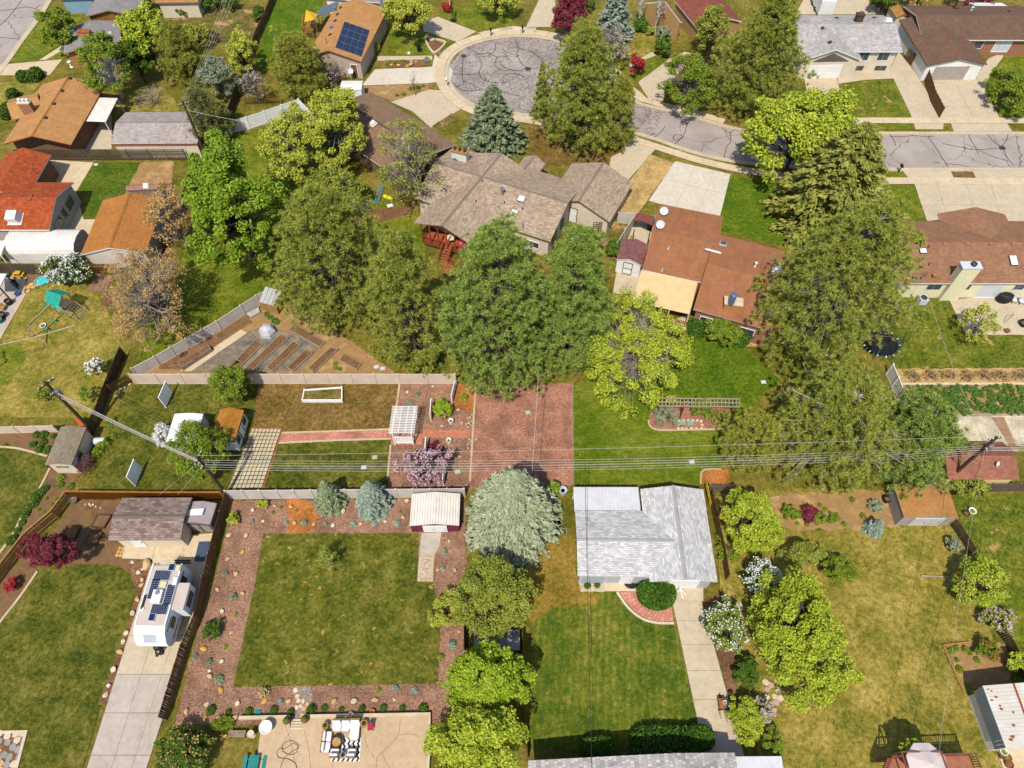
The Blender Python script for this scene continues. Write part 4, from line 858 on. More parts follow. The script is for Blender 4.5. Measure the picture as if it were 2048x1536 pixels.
opening(t, f2, 'c0', 1.6, .9, 1.3, 1.1, 'window', G['white'], G['glass'], 2); opening(t, f2, 'c0', f2['Lr'] - 3.2, .9, 1.6, 1.1, 'window', G['white'], G['glass'], 2)

# shed with maroon roof beside it
t = thing('garden_shed', 'white shed with green trimmed door and mottled maroon roof', 'shed', W1('Z 280,830'))
f = gable(t, *cw('Z 155,665 402,725 475,530', 2.1), 2.1, .5, 'BC', ov=.12, roof=G['sh_purple'], wall=G['white'], fascia=G['fascia_white'], th=.1)
opening(t, f, 'r0', f['W'] * .48, .12, 1.0, 1.75, 'door', G['greenpaint'], G['white'])
for z in (.15, 1.0): p, a, nn = wallpt(f, 'r0', f['W'] * .48, z, .06); MB().bar(p - a * .5, p + a * .5, .03, .09).build('door_rail', G['greenpaint'], t)
o = MB().prism(W('Z 320,370 490,400 475,490 370,440 290,440', 0), 2.35, 2.45).build('lean_to_roof', mat('maroon_metal', '8a5040', '7a4438', rough=.6)); tag(o, 'flat brown lean-to roof behind the maroon roofed shed', 'lean-to')
for s in ('Z 330,380', 'Z 480,405', 'Z 470,480', 'Z 300,440'): MB().box(W1(s, 0) + U * 1.15 + (W1(s, 2.3) - W1(s, 0)) * 1 - U * 2.3, (.1, .1, 2.3)).build('post', G['wood_dark'], o)

# house with big cream chimney
t = thing('house', 'brown roofed house with a tall cream sided chimney and back patio', 'house', W1('H 1600,600'))
f = gable(t, *cw('H 1085,697 2600,697 2500,232', 2.75), 2.75, 1.3, 'AB', roof=G['sh_maroon'], wall=G['sd_cream'], fascia=G['fascia_white'])
fb = gable(t, *cw('H 1400,176 1905,182 2048,420', 2.75), 2.75, 1.05, 'BC', roof=G['sh_maroon'], wall=G['sd_cream'], fascia=G['fascia_white'])
for x in (1280, 1452, 1622, 1795, 1965): boxvent(t, f, 'H %d,403' % x, .36, .14, G['maroonvent'] if 'maroonvent' in MATS else mat('maroonvent', 'b07058', '9a604c'))
skylight(t, f, 'H 1290,458', .75, .6); skylight(t, f, 'H 1965,530', .8, 1.2)
for s in ('H 1330,430', 'H 1335,560', 'H 1275,665', 'H 1215,660'): vent(t, f, s, .35, .05)
boxvent(t, f, 'H 1365,650', .4, .5, G['wood_tan'], 'roof_vent'); vent(t, f, 'H 1300,655', .9, .05, G['greymetal'], 'service_mast')
p = (W1('H 1400,815') + W1('H 1525,822')) / 2; o = chimney(t, p + Vector((.15, .25, 0)), 1.95, .9, 5.1, G['sd_cream'], G['palegrey'], 0); MB().lathe(p + Vector((.35, .25, 5.2)), [(.3, 0), (.3, .3), (.2, .36)], 12).build('flue', G['darkmetal'], o)
for x, w, h, z in ((1385, 1.6, .9, 1.3), (1630, .9, .9, 1.3), (2025, 1.2, .9, 1.3)): u = (W1('H %d,720' % x, 2.0) - f['o']).dot(f['r']); opening(t, f, 'c0', u, z, w, h, 'window', G['white'], G['glass'], 2)
u = (W1('H 1785,740', 1.2) - f['o']).dot(f['r']); opening(t, f, 'c0', u, .1, 2.4, 2.05, 'window', G['white'], G['palegrey'], 2)
p = W1('H 1275,840'); a = thing('air_conditioner', 'grey box air conditioner unit beside the cream house wall', 'air conditioner', p); MB().box(p + U * .42, (.85, .85, .8)).build('cabinet', G['palegrey'], a); MB().lathe(p + U * .82, [(.36, 0), (.36, .04), (.1, .05)], 14).build('fan_grille', G['darkmetal'], a)

# grey house across the street
t = thing('house', 'cream house with pale grey shingles and a white garage door', 'house', W1('D 700,500'))
fg = gable(t, *cw('D 385,455 842,449 690,190', 2.9), 2.9, 1.62, 'BC', ov=.3, roof=G['sh_greylight'], wall=G['cream'], fascia=G['fascia_white'])
f = gable(t, *cw('D 355,385 1142,385 1088,112', 3.3), 3.3, 1.25, 'AB', ov=.45, roof=G['sh_greylight'], wall=G['cream'], fascia=G['fascia_white'])
opening(t, fg, 'r0', fg['W'] * .46, .05, fg['W'] * .55, 2.0, 'garage', G['white'], G['white'])
w_, a, nn = wallpt(fg, 'r0', fg['W'] * .5, 2.6, .04); b = MB(); b.face([w_ - a * fg['W'] * .3 + nn * .03, w_ + a * fg['W'] * .3 + nn * .03, w_ + U * 1.25 + nn * .03]); b.build('gable_panel', mat('darkgable', '6c6660', '5a5550'), t)
for x, w, h in ((850, 1.6, 1.3), (1000, 1.6, 1.3)): u = (W1('D %d,410' % x, 2.5) - f['o']).dot(f['r']); opening(t, f, 'c0', u, 1.7, w, h, 'window', G['white'], G['glass'], 2)
for x in (795, 965): u = (W1('D %d,500' % x, .4) - f['o']).dot(f['r']); opening(t, f, 'c0', u, .25, 1.5, .55, 'window', G['darkmetal'], G['glass'], 2)
chimney(t, W1('D 800,175', 3.9), 1.0, .8, 1.3, G['wood_dark'], G['darkmetal'], 0, 1, 3.9)
for s in ('D 500,135', 'D 648,135', 'D 928,133'): boxvent(t, f, s, .4, .12)
boxvent(t, f, 'D 1030,155', .8, .35, G['whiteplastic'], 'swamp_cooler')
for s in ('D 541,212', 'D 597,318'): boxvent(t, fg, s, .4, .16)

# brown house with garage at the street corner
t = thing('house', 'dark brown roofed house with a grey garage door and white gable', 'house', W1('D 1650,500'))
fg = gable(t, *cw('D 1325,488 1775,480 1530,140', 2.55), 2.55, .95, 'BC', ov=.3, roof=G['sh_darkbrown'], wall=G['white'], fascia=G['wood_brown'])
f = gable(t, *cw('D 1290,298 2500,300 2400,45', 2.7), 2.7, 1.1, 'AB', ov=.5, roof=G['sh_darkbrown'], wall=G['brick_red'], fascia=G['fascia_white'])
opening(t, fg, 'r0', fg['W'] * .47, .05, fg['W'] * .58, 2.1, 'garage', G['white'], mat('garagegrey', 'b8aca0', 'aca094'))
u = (W1('D 1710,315', 2.0) - f['o']).dot(f['r']); opening(t, f, 'c0', u, 1.1, 1.4, 1.2, 'window', G['white'], G['glass'], 2); u = (W1('D 1880,330', 1.6) - f['o']).dot(f['r']); opening(t, f, 'c0', u, .6, 2.4, 1.6, 'window', G['white'], G['palegrey'], 3)
for s in ('D 1455,255', 'D 1495,312', 'D 1535,370'): vent(t, fg, s, .2, .12, G['clay'])
vent(t, f, 'D 1655,75', .4, .12, G['palegrey'], 'vent_pipe', True); boxvent(t, f, 'D 1935,85', .3); chimney(t, W1('D 1550,50', 3.3), .8, .6, 1.2, G['brick_brown'], G['stone_pale'], 0, 1, 3.2)
o = MB().prism(W('D 1640,20 1880,22 1930,48 1690,46', 2.5), 2.45, 2.52).build('patio_roof', G['metal_grey']); tag(o, 'pale blue-grey metal patio roof behind the dark brown house', 'patio roof')
for s in ('D 1645,22', 'D 1880,24'): p = W1(s, 2.5); MB().box((p.x, p.y, 1.22), (.1, .1, 2.44)).build('post', G['white'], o)

# red-brown house at the top
t = thing('house', 'tan sided house with dark red roof behind the young trees', 'house', W1('C 1350,150'))
f = gable(t, *cw('C 1118,22 1392,172 1740,352', 3.0), 3.0, 1.7, 'BC', ov=.3, roof=mat('x', 'ffffff') if 0 else shingle('sh_wine', '9c5a4a', '84473c', .34, .15, None, .6), wall=G['sd_tan'], fascia=G['fascia_white'])
f2 = gable(t, *cw('C 1520,225 1860,165 1700,-60', 2.6), 2.6, 1.3, 'BC', ov=.3, roof=G['sh_wine'], wall=G['sd_tan'], fascia=G['fascia_white'])
for k in (.28, .45, .68): opening(t, f, 'r0', f['W'] * k, .9, .8, 1.4, 'window', G['white'], G['glass'], 1)
f3 = None

# house with solar panels
t = thing('house', 'golden shingled house with two fields of black solar panels', 'house', W1('B 700,400'))
f = gable(t, *cw('B 440,430 855,472 965,62', 2.9), 2.9, 1.2, 'BC', ov=.35, roof=G['sh_gold'], wall=G['sd_pink'], fascia=G['wood_tan'], rf=.42)
def solar(t, f, quad, nu, nv):
    q = [roofpt(f, 'B ' + k) for k in quad.split()]; nn = q[0][1]; c = [k[0] + nn * .1 for k in q]
    o = MB().slab([p - nn * .03 for p in c], .05, 0, 0).build('solar_array', G['greymetal'], t)
    bl = lambda u, v: (c[0] * (1 - u) + c[1] * u) * (1 - v) + (c[3] * (1 - u) + c[2] * u) * v
    for i in range(nu):
        for j in range(nv):
            k = [bl(i / nu + .006, j / nv + .008), bl((i + 1) / nu - .006, j / nv + .008), bl((i + 1) / nu - .006, (j + 1) / nv - .008), bl(i / nu + .006, (j + 1) / nv - .008)]
            MB().slab(k[::-1], .03, 0, 0).build('solar_panel', mat('solar', '1d2438', '283452', 2, rough=.15, bump=0, spec=.6, fine=.05), o)
solar(t, f, '725,168 918,235 855,438 655,368', 4, 4); solar(t, f, '548,62 690,8 655,85 497,138', 4, 3)
for s in ('B 695,60', 'B 672,112', 'B 655,162', 'B 615,268'): boxvent(t, f, s, .35, .14)
vent(t, f, 'B 655,85', .5, .12, G['greymetal'], 'flue', True); vent(t, f, 'B 560,170', .8, .05); vent(t, f, 'B 628,212', .15, .22, G['blue'], 'sun_tunnel'); vent(t, f, 'B 590,335', .8, .04, None, 'antenna_mast')
opening(t, f, 'r0', f['W'] * .82, .1, .9, 2.0, 'door', G['white'], G['wood_brown']); dish(t, W1('B 785,610', .2), .4, -1.5, h=1.2)
o = MB(); q = W('B 430,75 515,85 495,150 412,150', 2.9); q[1].z = 2.4; q[3].z = 2.5; o.slab(q[::-1], .03, 0, 0); o = o.build('shade_sail', G['yellow']); tag(o, 'yellow shade sail over the small deck beside the solar roof', 'shade sail')
for p in q: MB().box((p.x, p.y, p.z / 2), (.08, .08, p.z)).build('post', G['wood_tan'], o)
dk = thing('back_deck', 'small tan timber deck under the yellow shade sail', 'deck', W1('B 450,200')); b = MB(); q = W('B 420,155 490,155 480,255 410,255', 1.0)
for i in range(8): MB().bar(q[0].lerp(q[3], (i + .5) / 8), q[1].lerp(q[2], (i + .5) / 8), .26, .06).build('plank', G['wood_tan'], dk)
railing(dk, q[0], q[3], G['wood_tan']); railing(dk, q[3], q[2], G['wood_tan'])
for p in q: MB().box((p.x, p.y, .5), (.1, .1, 1.0)).build('post', G['wood_tan'], dk)

# brown roofed house by the turning circle
t = thing('house', 'plain brown gabled house behind the yellow-green trees', 'house', W1('B 1000,950'))
f = gable(t, *cw('B 1585,1105 930,705 530,960', 2.6), 2.6, 1.0, 'AB', ov=.4, roof=G['sh_brown'], wall=mat('olive_wall', '7c6a4c', '6c5c42'), fascia=G['fascia_white'], cap=G['sh_darkbrown'])
opening(t, f, 'r0', 3.0, 1.0, 1.2, 1.0, 'window', G['white'], G['glass'], 2); boxvent(t, f, 'B 945,950', .6, .3, G['whiteplastic'], 'swamp_cooler'); boxvent(t, f, 'B 1185,1065', .5, .25, G['whiteplastic'], 'swamp_cooler')

# grey roofed house at the top left road
t = thing('house', 'long low house with slate grey roof and orange chimney', 'house', W1('T 1300,500'))
gable(t, *cw('T 1160,225 1860,215 2150,-160', 3.4), 3.4, .9, 'BC', ov=.4, roof=G['sh_slate'], wall=mat('cedar', 'a8742e', '80561f', 3), fascia=G['fascia_tan'])
f = gable(t, *cw('T 865,735 1640,620 1900,250', 2.5), 2.5, .7, 'BC', ov=.4, roof=G['sh_slate'], wall=G['brick_gold'], fascia=G['fascia_tan'])
chimney(t, W1('T 1190,520', 2.6), 1.7, .7, 1.1, G['brick_gold'], G['clay'], -.05, 0, 2.5)
for s in ('T 1570,345', 'T 1505,455', 'T 1435,555'): boxvent(t, f, s, .4, .18, G['palegrey'])

# golden-brown house on the left
t = thing('house', 'long golden brown gabled house with white awning and red trim', 'house', W1('A 400,800'))
f = gable(t, *cw('A 25,1105 545,1112 800,655', 2.6), 2.6, 1.25, 'BC', ov=.3, ovr=1.2, roof=G['sh_gold'], wall=G['brick_brown'], fascia=G['fascia_red'], cap=G['sh_golddark'])
f2 = gable(t, *cw('A 92,920 330,860 330,700', 2.5), 2.5, .9, 'AB', ov=.3, roof=G['sh_gold'], wall=G['brick_brown'], fascia=G['fascia_tan'])
chimney(t, W1('A 245,880', 2.6), 1.5, .7, 2.0, G['brick_red'], G['stone_pale'], .0, 3, 2.4, G['white'])
for s in ('A 538,603', 'A 478,698', 'A 415,798', 'A 350,905'): boxvent(t, f, s, .35, .15)
for s in ('A 600,622', 'A 655,635', 'A 735,655'): vent(t, f, s, .5, .05)
vent(t, f, 'A 550,512', .7, .14, G['white'], 'flue', True)
b = MB(); q = W('A 740,747 905,752 812,935 662,930', 2.4)
for i in range(14): b.slab([q[3].lerp(q[0], i / 14), q[2].lerp(q[1], i / 14), q[2].lerp(q[1], (i + .9) / 14), q[3].lerp(q[0], (i + .9) / 14)], .05 + .03 * (i % 2), 0, 0)
o = b.build('awning', G['metal_white'], t)
for p in (q[1], q[2]): MB().box((p.x - .1, p.y, 1.17), (.08, .08, 2.34)).build('post', G['white'], o)

# long grey shed-garage
t = thing('garage', 'long garage with pinkish grey shingles and red trimmed cream wall', 'garage', W1('A 1150,1100'))
gable(t, *cw('A 850,1107 1516,1102 1420,858', 2.4), 2.4, .8, 'AB', ov=.25, roof=G['sh_pinkgrey'], wall=G['cream'], fascia=G['fascia_red'], cap=G['sh_slate'])

# red roofed house
t = thing('house', 'bright red roofed house with grey gable wall and dark windows', 'house', W1('R 500,900'))
f = gable(t, *cw('R -700,1020 590,1022 878,450', 2.8), 2.8, 1.25, 'AB', ov=.3, roof=G['sh_red'], wall=mat('pale_render', 'b9b0a2', 'aaa092', fine=.1), fascia=G['fascia_white'])
fb = gable(t, *cw('R 60,118 612,120 320,640', 2.8), 2.8, 1.1, 'BC', ov=.3, roof=G['sh_red'], wall=G['brick_brown'], fascia=G['fascia_white'])
for k, w in ((.28, 1.7), (.5, .8), (.72, 1.7)): opening(t, f, 'r1', f['W'] * k, 1.0, w, 1.2, 'window', G['wood_pale'], G['glass'], 2 if w > 1 else 1)
boxvent(t, f, 'R 190,890', 1.15, .95, G['whiteplastic'], 'swamp_cooler')
for s in ('R 380,615', 'R 358,655', 'R 0,258'): boxvent(t, f, s, .35, .16, G['clay'])
for s in ('R 245,475', 'R 275,330'): vent(t, f, s, .4, .05)
vent(t, fb, 'R 440,350', 1.0, .04, None, 'antenna_mast')
boxvent(t, f, 'R -60,1000', .2)

# garage with brown roof beside the budding tree
t = thing('garage', 'detached garage with plain brown-orange roof and pale gable wall', 'garage', W1('R 1300,1300'))
f = gable(t, *cw('R 970,1322 1755,1300 2060,640', 2.4), 2.4, .95, 'BC', ov=.2, roof=G['sh_golddark'], wall=mat('pale_stucco', 'd8cec0', 'c8bcab', fine=.1), fascia=G['fascia_white'], cap=G['sh_golddark'])
vent(t, f, 'R 1365,635', .8, .03, G['greymetal'], 'antenna_mast')
t = thing('garden_shed', 'small shed with faded pink roof behind the brown garage', 'shed', W1('R 1700,560')); f = gable(t, *cw('R 1515,545 1900,530 1880,470', 2.0), 2.0, .25, 'AB', ov=.1, roof=shingle('sh_fadedpink', 'b58478', 'a47468', .3, .15), wall=G['wood_grey'], fascia=G['wood_grey']); boxvent(t, f, 'R 1755,493', .45, .12, G['whiteplastic'])

# rounded white storage shelter
t = thing('storage_shelter', 'white ribbed storage shelter with rounded roof beside the red house', 'shelter', W1('R 500,1400'))
a, c = W('R 150,1425 1030,1330', 0); b = MB(); L = c.x - a.x; y0, y1 = a.y, a.y + 3.6; prof = [(0, 0), (0, 1.5), (.18, 2.0), (.7, 2.35), (1.8, 2.5), (2.9, 2.35), (3.42, 2.0), (3.6, 1.5), (3.6, 0)]; n = 22
for i in range(n):
    x0, x1 = a.x + L * i / n, a.x + L * (i + .86) / n; x2 = a.x + L * (i + 1) / n
    for (s0, z0), (s1, z1) in zip(prof[:-1], prof[1:]):
        b.face([(x0, y0 + s0, z0), (x1, y0 + s0, z0), (x1, y0 + s1, z1), (x0, y0 + s1, z1)]); b.face([(x1, y0 + s0 + .02, z0), (x2, y0 + s0 + .02, z0), (x2, y0 + s1 + .01, z1 - .03), (x1, y0 + s1 + .01, z1 - .03)])
b.build('shell', G['metal_white'], t)
for x, nm in ((a.x, 0), (a.x + L, 1)): b = MB(); b.face([(x, y0 + s, z * .985) for s, z in prof]); b.build('end_wall', mat('shelter_end', 'b8a49c', 'a8948c', fine=.1), t)
o = thing('carport', 'white flat roofed metal carport next to the rounded shelter', 'carport', W1('R 0,1400')); b = MB(); q = W('R -150,1150 80,1150 10,1330 -250,1330', 2.3)
for i in range(8): b.slab([q[3].lerp(q[0], i / 8), q[2].lerp(q[1], i / 8), q[2].lerp(q[1], (i + .92) / 8), q[3].lerp(q[0], (i + .92) / 8)], .04, 0, 0)
b.build('roof', G['metal_white'], o)
for p in q: MB().box((p.x, p.y, 1.12), (.09, .09, 2.24)).build('post', G['white'], o)
o = thing('patio_cover', 'white patio cover over the cluttered concrete terrace', 'patio cover', W1('X 0,400')); q = W('X -300,230 112,232 0,450 -300,450', 2.5); b = MB(); b.slab(q[::-1], .12, 0, 0); b.build('roof', G['metal_white'], o)
for p in (q[1], q[2], q[0], q[3]): MB().box((p.x - .1, p.y - .05, 1.18), (.12, .12, 2.36)).build('post', G['wood_dark'], o)

# pale grey garage in the middle front
t = thing('garage', 'pale grey shingled garage with an L-shaped ridge and metal porch roof', 'garage', W1('K 1000,1500'))
gm = G['sh_grey']; ridge_dark = mat('ridge_dark', 'b4b6ba', '9c9ea4')
f1 = gable(t, *cw('K 1150,1546 1672,1550 1552,840', 2.6), 2.6, .75, 'BC', ov=.3, roof=gm, wall=G['sd_grey'], fascia=G['fascia_white'], cap=gm)
f2 = gable(t, *cw('K 596,1502 1400,1512 1400,1010', 2.6), 2.6, .62, 'AB', ov=.25, roof=gm, wall=G['sd_grey'], fascia=G['fascia_white'], cap=gm)
b = MB(); q = W('K 565,815 1062,815 1080,1012 572,1012', 2.45); q[0].z = q[1].z = 2.25; n = 18; o = None
for i in range(n): b.slab([q[3].lerp(q[2], i / n), q[3].lerp(q[2], (i + .85) / n), q[0].lerp(q[1], (i + .85) / n), q[0].lerp(q[1], i / n)], .06, 0, 0); b.slab([q[3].lerp(q[2], (i + .85) / n) + U * .05, q[3].lerp(q[2], (i + 1) / n) + U * .05, q[0].lerp(q[1], (i + 1) / n) + U * .05, q[0].lerp(q[1], (i + .85) / n) + U * .05], .1, 0, 0)
o = b.build('porch_roof', G['metal_grey'], t)
for k in (0, .5, .98): p = q[0].lerp(q[1], k); MB().box((p.x + .1, p.y - .1, 1.1), (.1, .1, 2.2)).build('post', G['white'], o)
for f, side, u, w, h, k in ((f2, 'c0', 1.4, 2.0, 2.0, 'garage'),): opening(t, f, side, u, .05, w, h, k, G['white'], G['greywall'])
opening(t, f2, 'c0', 4.2, .05, 1.0, 2.0, 'door', G['white'], G['white']); opening(t, f1, 'r0', f1['W'] * .55, .05, 2.6, 2.0, 'garage', G['white'], G['white'])

# big house at the bottom edge
t = thing('house', 'grey shingled house behind clipped hedges, cut by the picture edge', 'house', W1('O 1000,1600')); f = gable(t, *cw('O 215,1478 1802,1418 1850,2100', 2.9), 2.9, 1.1, 'BC', ov=.45, roof=G['sh_bottom'], wall=G['cream'], fascia=G['fascia_white'], rf=.69); t['label'] = 'grey shingled house behind the row of clipped hedges'
b = MB(); q = W('O 1800,1448 2160,1445 2200,1700 1815,1700', 2.4); n = 18
for i in range(n): b.slab([q[3].lerp(q[2], i / n), q[3].lerp(q[2], (i + .8) / n), q[0].lerp(q[1], (i + .8) / n), q[0].lerp(q[1], i / n)], .05, 0, 0); b.slab([q[3].lerp(q[2], (i + .8) / n) + U * .04, q[3].lerp(q[2], (i + 1) / n) + U * .04, q[0].lerp(q[1], (i + 1) / n) + U * .04, q[0].lerp(q[1], (i + .8) / n) + U * .04], .08, 0, 0)
o = b.build('patio_cover', G['metal_grey']); tag(o, 'white ribbed metal patio cover beside the grey shingled house', 'patio cover')
for p in (q[0], q[1]): MB().box((p.x, p.y - .12, 1.16), (.1, .1, 2.3)).build('post', G['white'], o)

# ------------------------------------------------------------------ sheds
t = thing('garden_shed', 'narrow grey roofed shed with a small dark side window by the wooden pole', 'shed', W1('I 500,600')); f = gable(t, *cw('I 345,648 548,650 652,362', 2.0), 2.0, .3, 'BC', ov=.12, roof=G['sh_olive'], wall=G['cream'], fascia=G['wood_pale'])
opening(t, f, 'r1' if 0 else 'c1', f['Lr'] * .35, .9, .7, .7, 'window', G['wood_pale'], G['glass'], 1); opening(t, f, 'r0', f['W'] * .5, 1.2, 1.0, .3, 'window', G['wood_pale'], G['glass'], 1)
t = thing('garage', 'shed with mottled brown shingles on the concrete pad behind the trailer', 'garage', W1('I 1100,1230')); f = gable(t, *cw('I 830,1230 1388,1227 1466,902', 2.3), 2.3, .5, 'AB', ov=.3, roof=G['sh_shed'], wall=G['cream'], fascia=G['wood_pale'], cap=G['sh_shed']); opening(t, f, 'c0', f['Lr'] * .3, .05, 1.0, 1.95, 'door', G['white'], G['white'])
t = thing('garden_shed', 'grey plastic shed with double doors and a pale roof strip', 'shed', W1('I 1530,1130')); rsn = mat('resin', 'ad9c98', '9c8c8a', rough=.6); f = gable(t, *cw('I 1412,1095 1612,1108 1645,945', 2.0), 2.0, .3, 'BC', ov=.06, roof=rsn, wall=mat('resin_dark', '8c8480', '7c7674', rough=.6), fascia=rsn)
for k in (.28, .72): opening(t, f, 'r0', f['W'] * k, .08, f['W'] * .4, 1.6, 'door', G['darkmetal'], rsn)
boxvent(t, f, 'I 1495,1015', .45, .05, G['whiteplastic'], 'roof_window', 1.3)
t = thing('garden_shed', 'white metal shed with maroon panels and white double doors', 'shed', W1('J 1420,1165')); A, B_, C = W('J 1225,1120 1606,1117 1616,872', 1.55); f = gable(t, A, B_, C, 1.55, .42, 'BC', ov=.05, roof=G['metal_white'], wall=G['maroonpaint'], fascia=G['white'], th=.06)
for i in range(18):
    s = (i + .5) / 18 * f['W']; z = 1.55 + .42 * (1 - abs(s / f['W'] - .5) * 2) + .012; p = f['o'] + f['c'] * s + U * z; MB().bar(p, p + f['r'] * f['Lr'], .05, .03).build('roof_rib', mat('rib_tan', 'd8c4ae', 'c4ac92'), t)
for k in (.38, .62): opening(t, f, 'r0', f['W'] * k, .08, f['W'] * .23, 1.3, 'door', G['white'], G['white'])
t = thing('playhouse', 'small white panelled shed with weathered orange wood shingle roof', 'shed', W1('I 1780,500')); f = gable(t, *cw('I 1612,468 1800,476 1876,232', 1.9), 1.9, .45, 'BC', ov=.1, roof=G['sh_wood'], wall=G['white'], fascia=G['wood_dark'])
for k in (.22, .8): opening(t, f, 'c1', f['Lr'] * k, .7, .6, .7, 'window', G['greenpaint'], G['glass'], 1)
opening(t, f, 'c1', f['Lr'] * .5, .05, .8, 1.6, 'door', G['greenpaint'], G['white'])
t = thing('canopy_tent', 'white fabric shelter tent half hidden by the small tree', 'tent', W1('I 1400,480')); f = gable(t, *cw('I 1272,482 1498,482 1545,260', 1.9), 1.9, .18, 'BC', ov=.03, roof=G['white'], wall=G['white'], fascia=G['white'], th=.04)
t = thing('garden_shed', 'tan roofed shed with grey walls at the foot of the utility pole', 'shed', W1('L 1300,1050')); f = gable(t, *cw('L 1152,1027 1560,1030 1470,780', 2.0), 2.0, .4, 'BC', ov=.08, roof=G['sh_tan'], wall=mat('shed_grey', 'b0a69c', '9c9288'), fascia=G['wood_pale'], th=.08)
for k in (.38, .66): opening(t, f, 'r0', f['W'] * k, .08, f['W'] * .26, 1.6, 'door', G['palegrey'], G['vinyl_grey'])
t = thing('garage', 'maroon brown roofed outbuilding beside the gravel yard', 'garage', W1('L 1750,740')); f = gable(t, *cw('L 1480,738 2010,740 1940,462', 2.3), 2.3, .8, 'AB', ov=.2, roof=shingle('sh_redbrown', 'a87058', '905c4a', .34, .16, None, .65), wall=G['metal_tan'], fascia=G['wood_tan']); dish(t, roofpt(f, 'L 1840,640')[0], .25, -1, h=.2)
t = thing('metal_barn', 'rusty white metal barn with a grey corrugated side by the tan pad', 'barn', W1('Q 1900,1300')); A, B_, C = W('Q 1735,882 2300,840 2400,1330', 2.6); q = W('Q 1738,880 1912,1345 2420,1330 2250,850', 2.7); b = MB(); n = 16
for i in range(n):
    k0, k1 = i / n, (i + .96) / n; MB().slab([q[0].lerp(q[1], k1), q[3].lerp(q[2], k1) + U * .6, q[3].lerp(q[2], k0) + U * .6, q[0].lerp(q[1], k0)][::-1], .04, 0, 0).build('roof_panel', G['metal_rusty'], t)
    lo0, lo1 = (W1('Q 1672,925', 1.4).lerp(W1('Q 1832,1358', 1.4), k) for k in (k0, k1)); MB().slab([lo1, q[0].lerp(q[1], k1), q[0].lerp(q[1], k0), lo0][::-1], .05, 0, 0).build('side_panel', mat('galv', '9aa6b8', '8290a4', rough=.35, metal=.5), t)
p0, p1 = q[0].lerp(q[3], .5) + U * .33, q[1].lerp(q[2], .18) + U * .2; MB().bar(q[0].lerp(q[3], .42) + U * .27, q[1].lerp(q[2], .42) + U * .27, .14, .04).build('rust_seam', G['rust'], t)
rg = random.Random(8)
for i in range(14): u, v = rg.random(), rg.uniform(.05, .55); p = q[0].lerp(q[1], u).lerp(q[3].lerp(q[2], u), v) + U * (.6 * v + .012); s = rg.uniform(.08, .2); MB().prism([p + Vector((s * math.cos(a) * rg.uniform(.5, 1.3), s * .6 * math.sin(a), 0)) for a in (0, 1, 2.1, 3.1, 4.2, 5.3)], p.z - .01, p.z + .004).build('rust_patch', G['rust'], t)
b = MB(); b.prism([W1('Q 1690,935', 1.3), W1('Q 1845,1350', 1.3), W1('Q 2400,1320', 1.3), W1('Q 2250,880', 1.3)], 0, 1.35); b.build('wall', G['metal_white'], t)
t = thing('garden_shed', 'little orange roofed shed behind the fence of the grey house', 'shed', W1('D 1110,130')); gable(t, *cw('D 1095,132 1190,128 1110,45', 2.0), 2.0, .5, 'BC', ov=.15, roof=G['sh_tan'], wall=G['cream'], fascia=G['wood_tan'])
t = thing('garden_shed', 'white lean-to storage box next to the pink-walled gable', 'shed', W1('B 780,680')); gable(t, *cw('B 690,690 855,690 835,620', 1.9), 1.9, .15, 'AB', ov=.05, roof=G['metal_white'], wall=G['white'], fascia=G['white'], th=.06)
t = thing('house', 'pale walled house with tan roof past the weedy yard', 'house', W1('A 1350,20')); gable(t, *cw('A 1190,20 1520,15 1600,-140', 2.6), 2.6, 1.0, 'AB', roof=G['sh_tan'], wall=G['cream'], fascia=G['fascia_tan'])
t = thing('house', 'white walled house partly seen behind the solar roof', 'house', W1('B 860,0')); gable(t, *cw('B 560,-20 1000,20 1050,-300', 2.6), 2.6, 1.2, 'AB', roof=G['sh_slate'], wall=G['white'], fascia=G['white'])
t = thing('house', 'house with pale blue wall beyond the corner garden', 'house', W1('A 480,0')); gable(t, *cw('A 440,-10 700,-20 760,-150', 2.6), 2.6, 1.0, 'AB', roof=G['sh_slate'], wall=mat('bluewall', '8fb0c0', '80a0b0'), fascia=G['white'])
# simple parked camper behind the grey house
t = thing('travel_trailer', 'small white camper parked behind the pale grey roof', 'trailer', W1('D 520,40')); c = W1('D 520,60'); MB().box(c + U * 1.5, (2.2, 5.5, 2.1)).build('body', G['white'], t); MB().box(c + Vector((1.12, -.5, 1.9)), (.04, 1.4, .6)).build('window', G['glass'], t)
for s in (-.9, .9):
    for k in (-1, 1): MB().tube([c + Vector((k * 1.0, s, .35)), c + Vector((k * 1.15, s, .35))], .34, 12).build('wheel', G['black'], t)
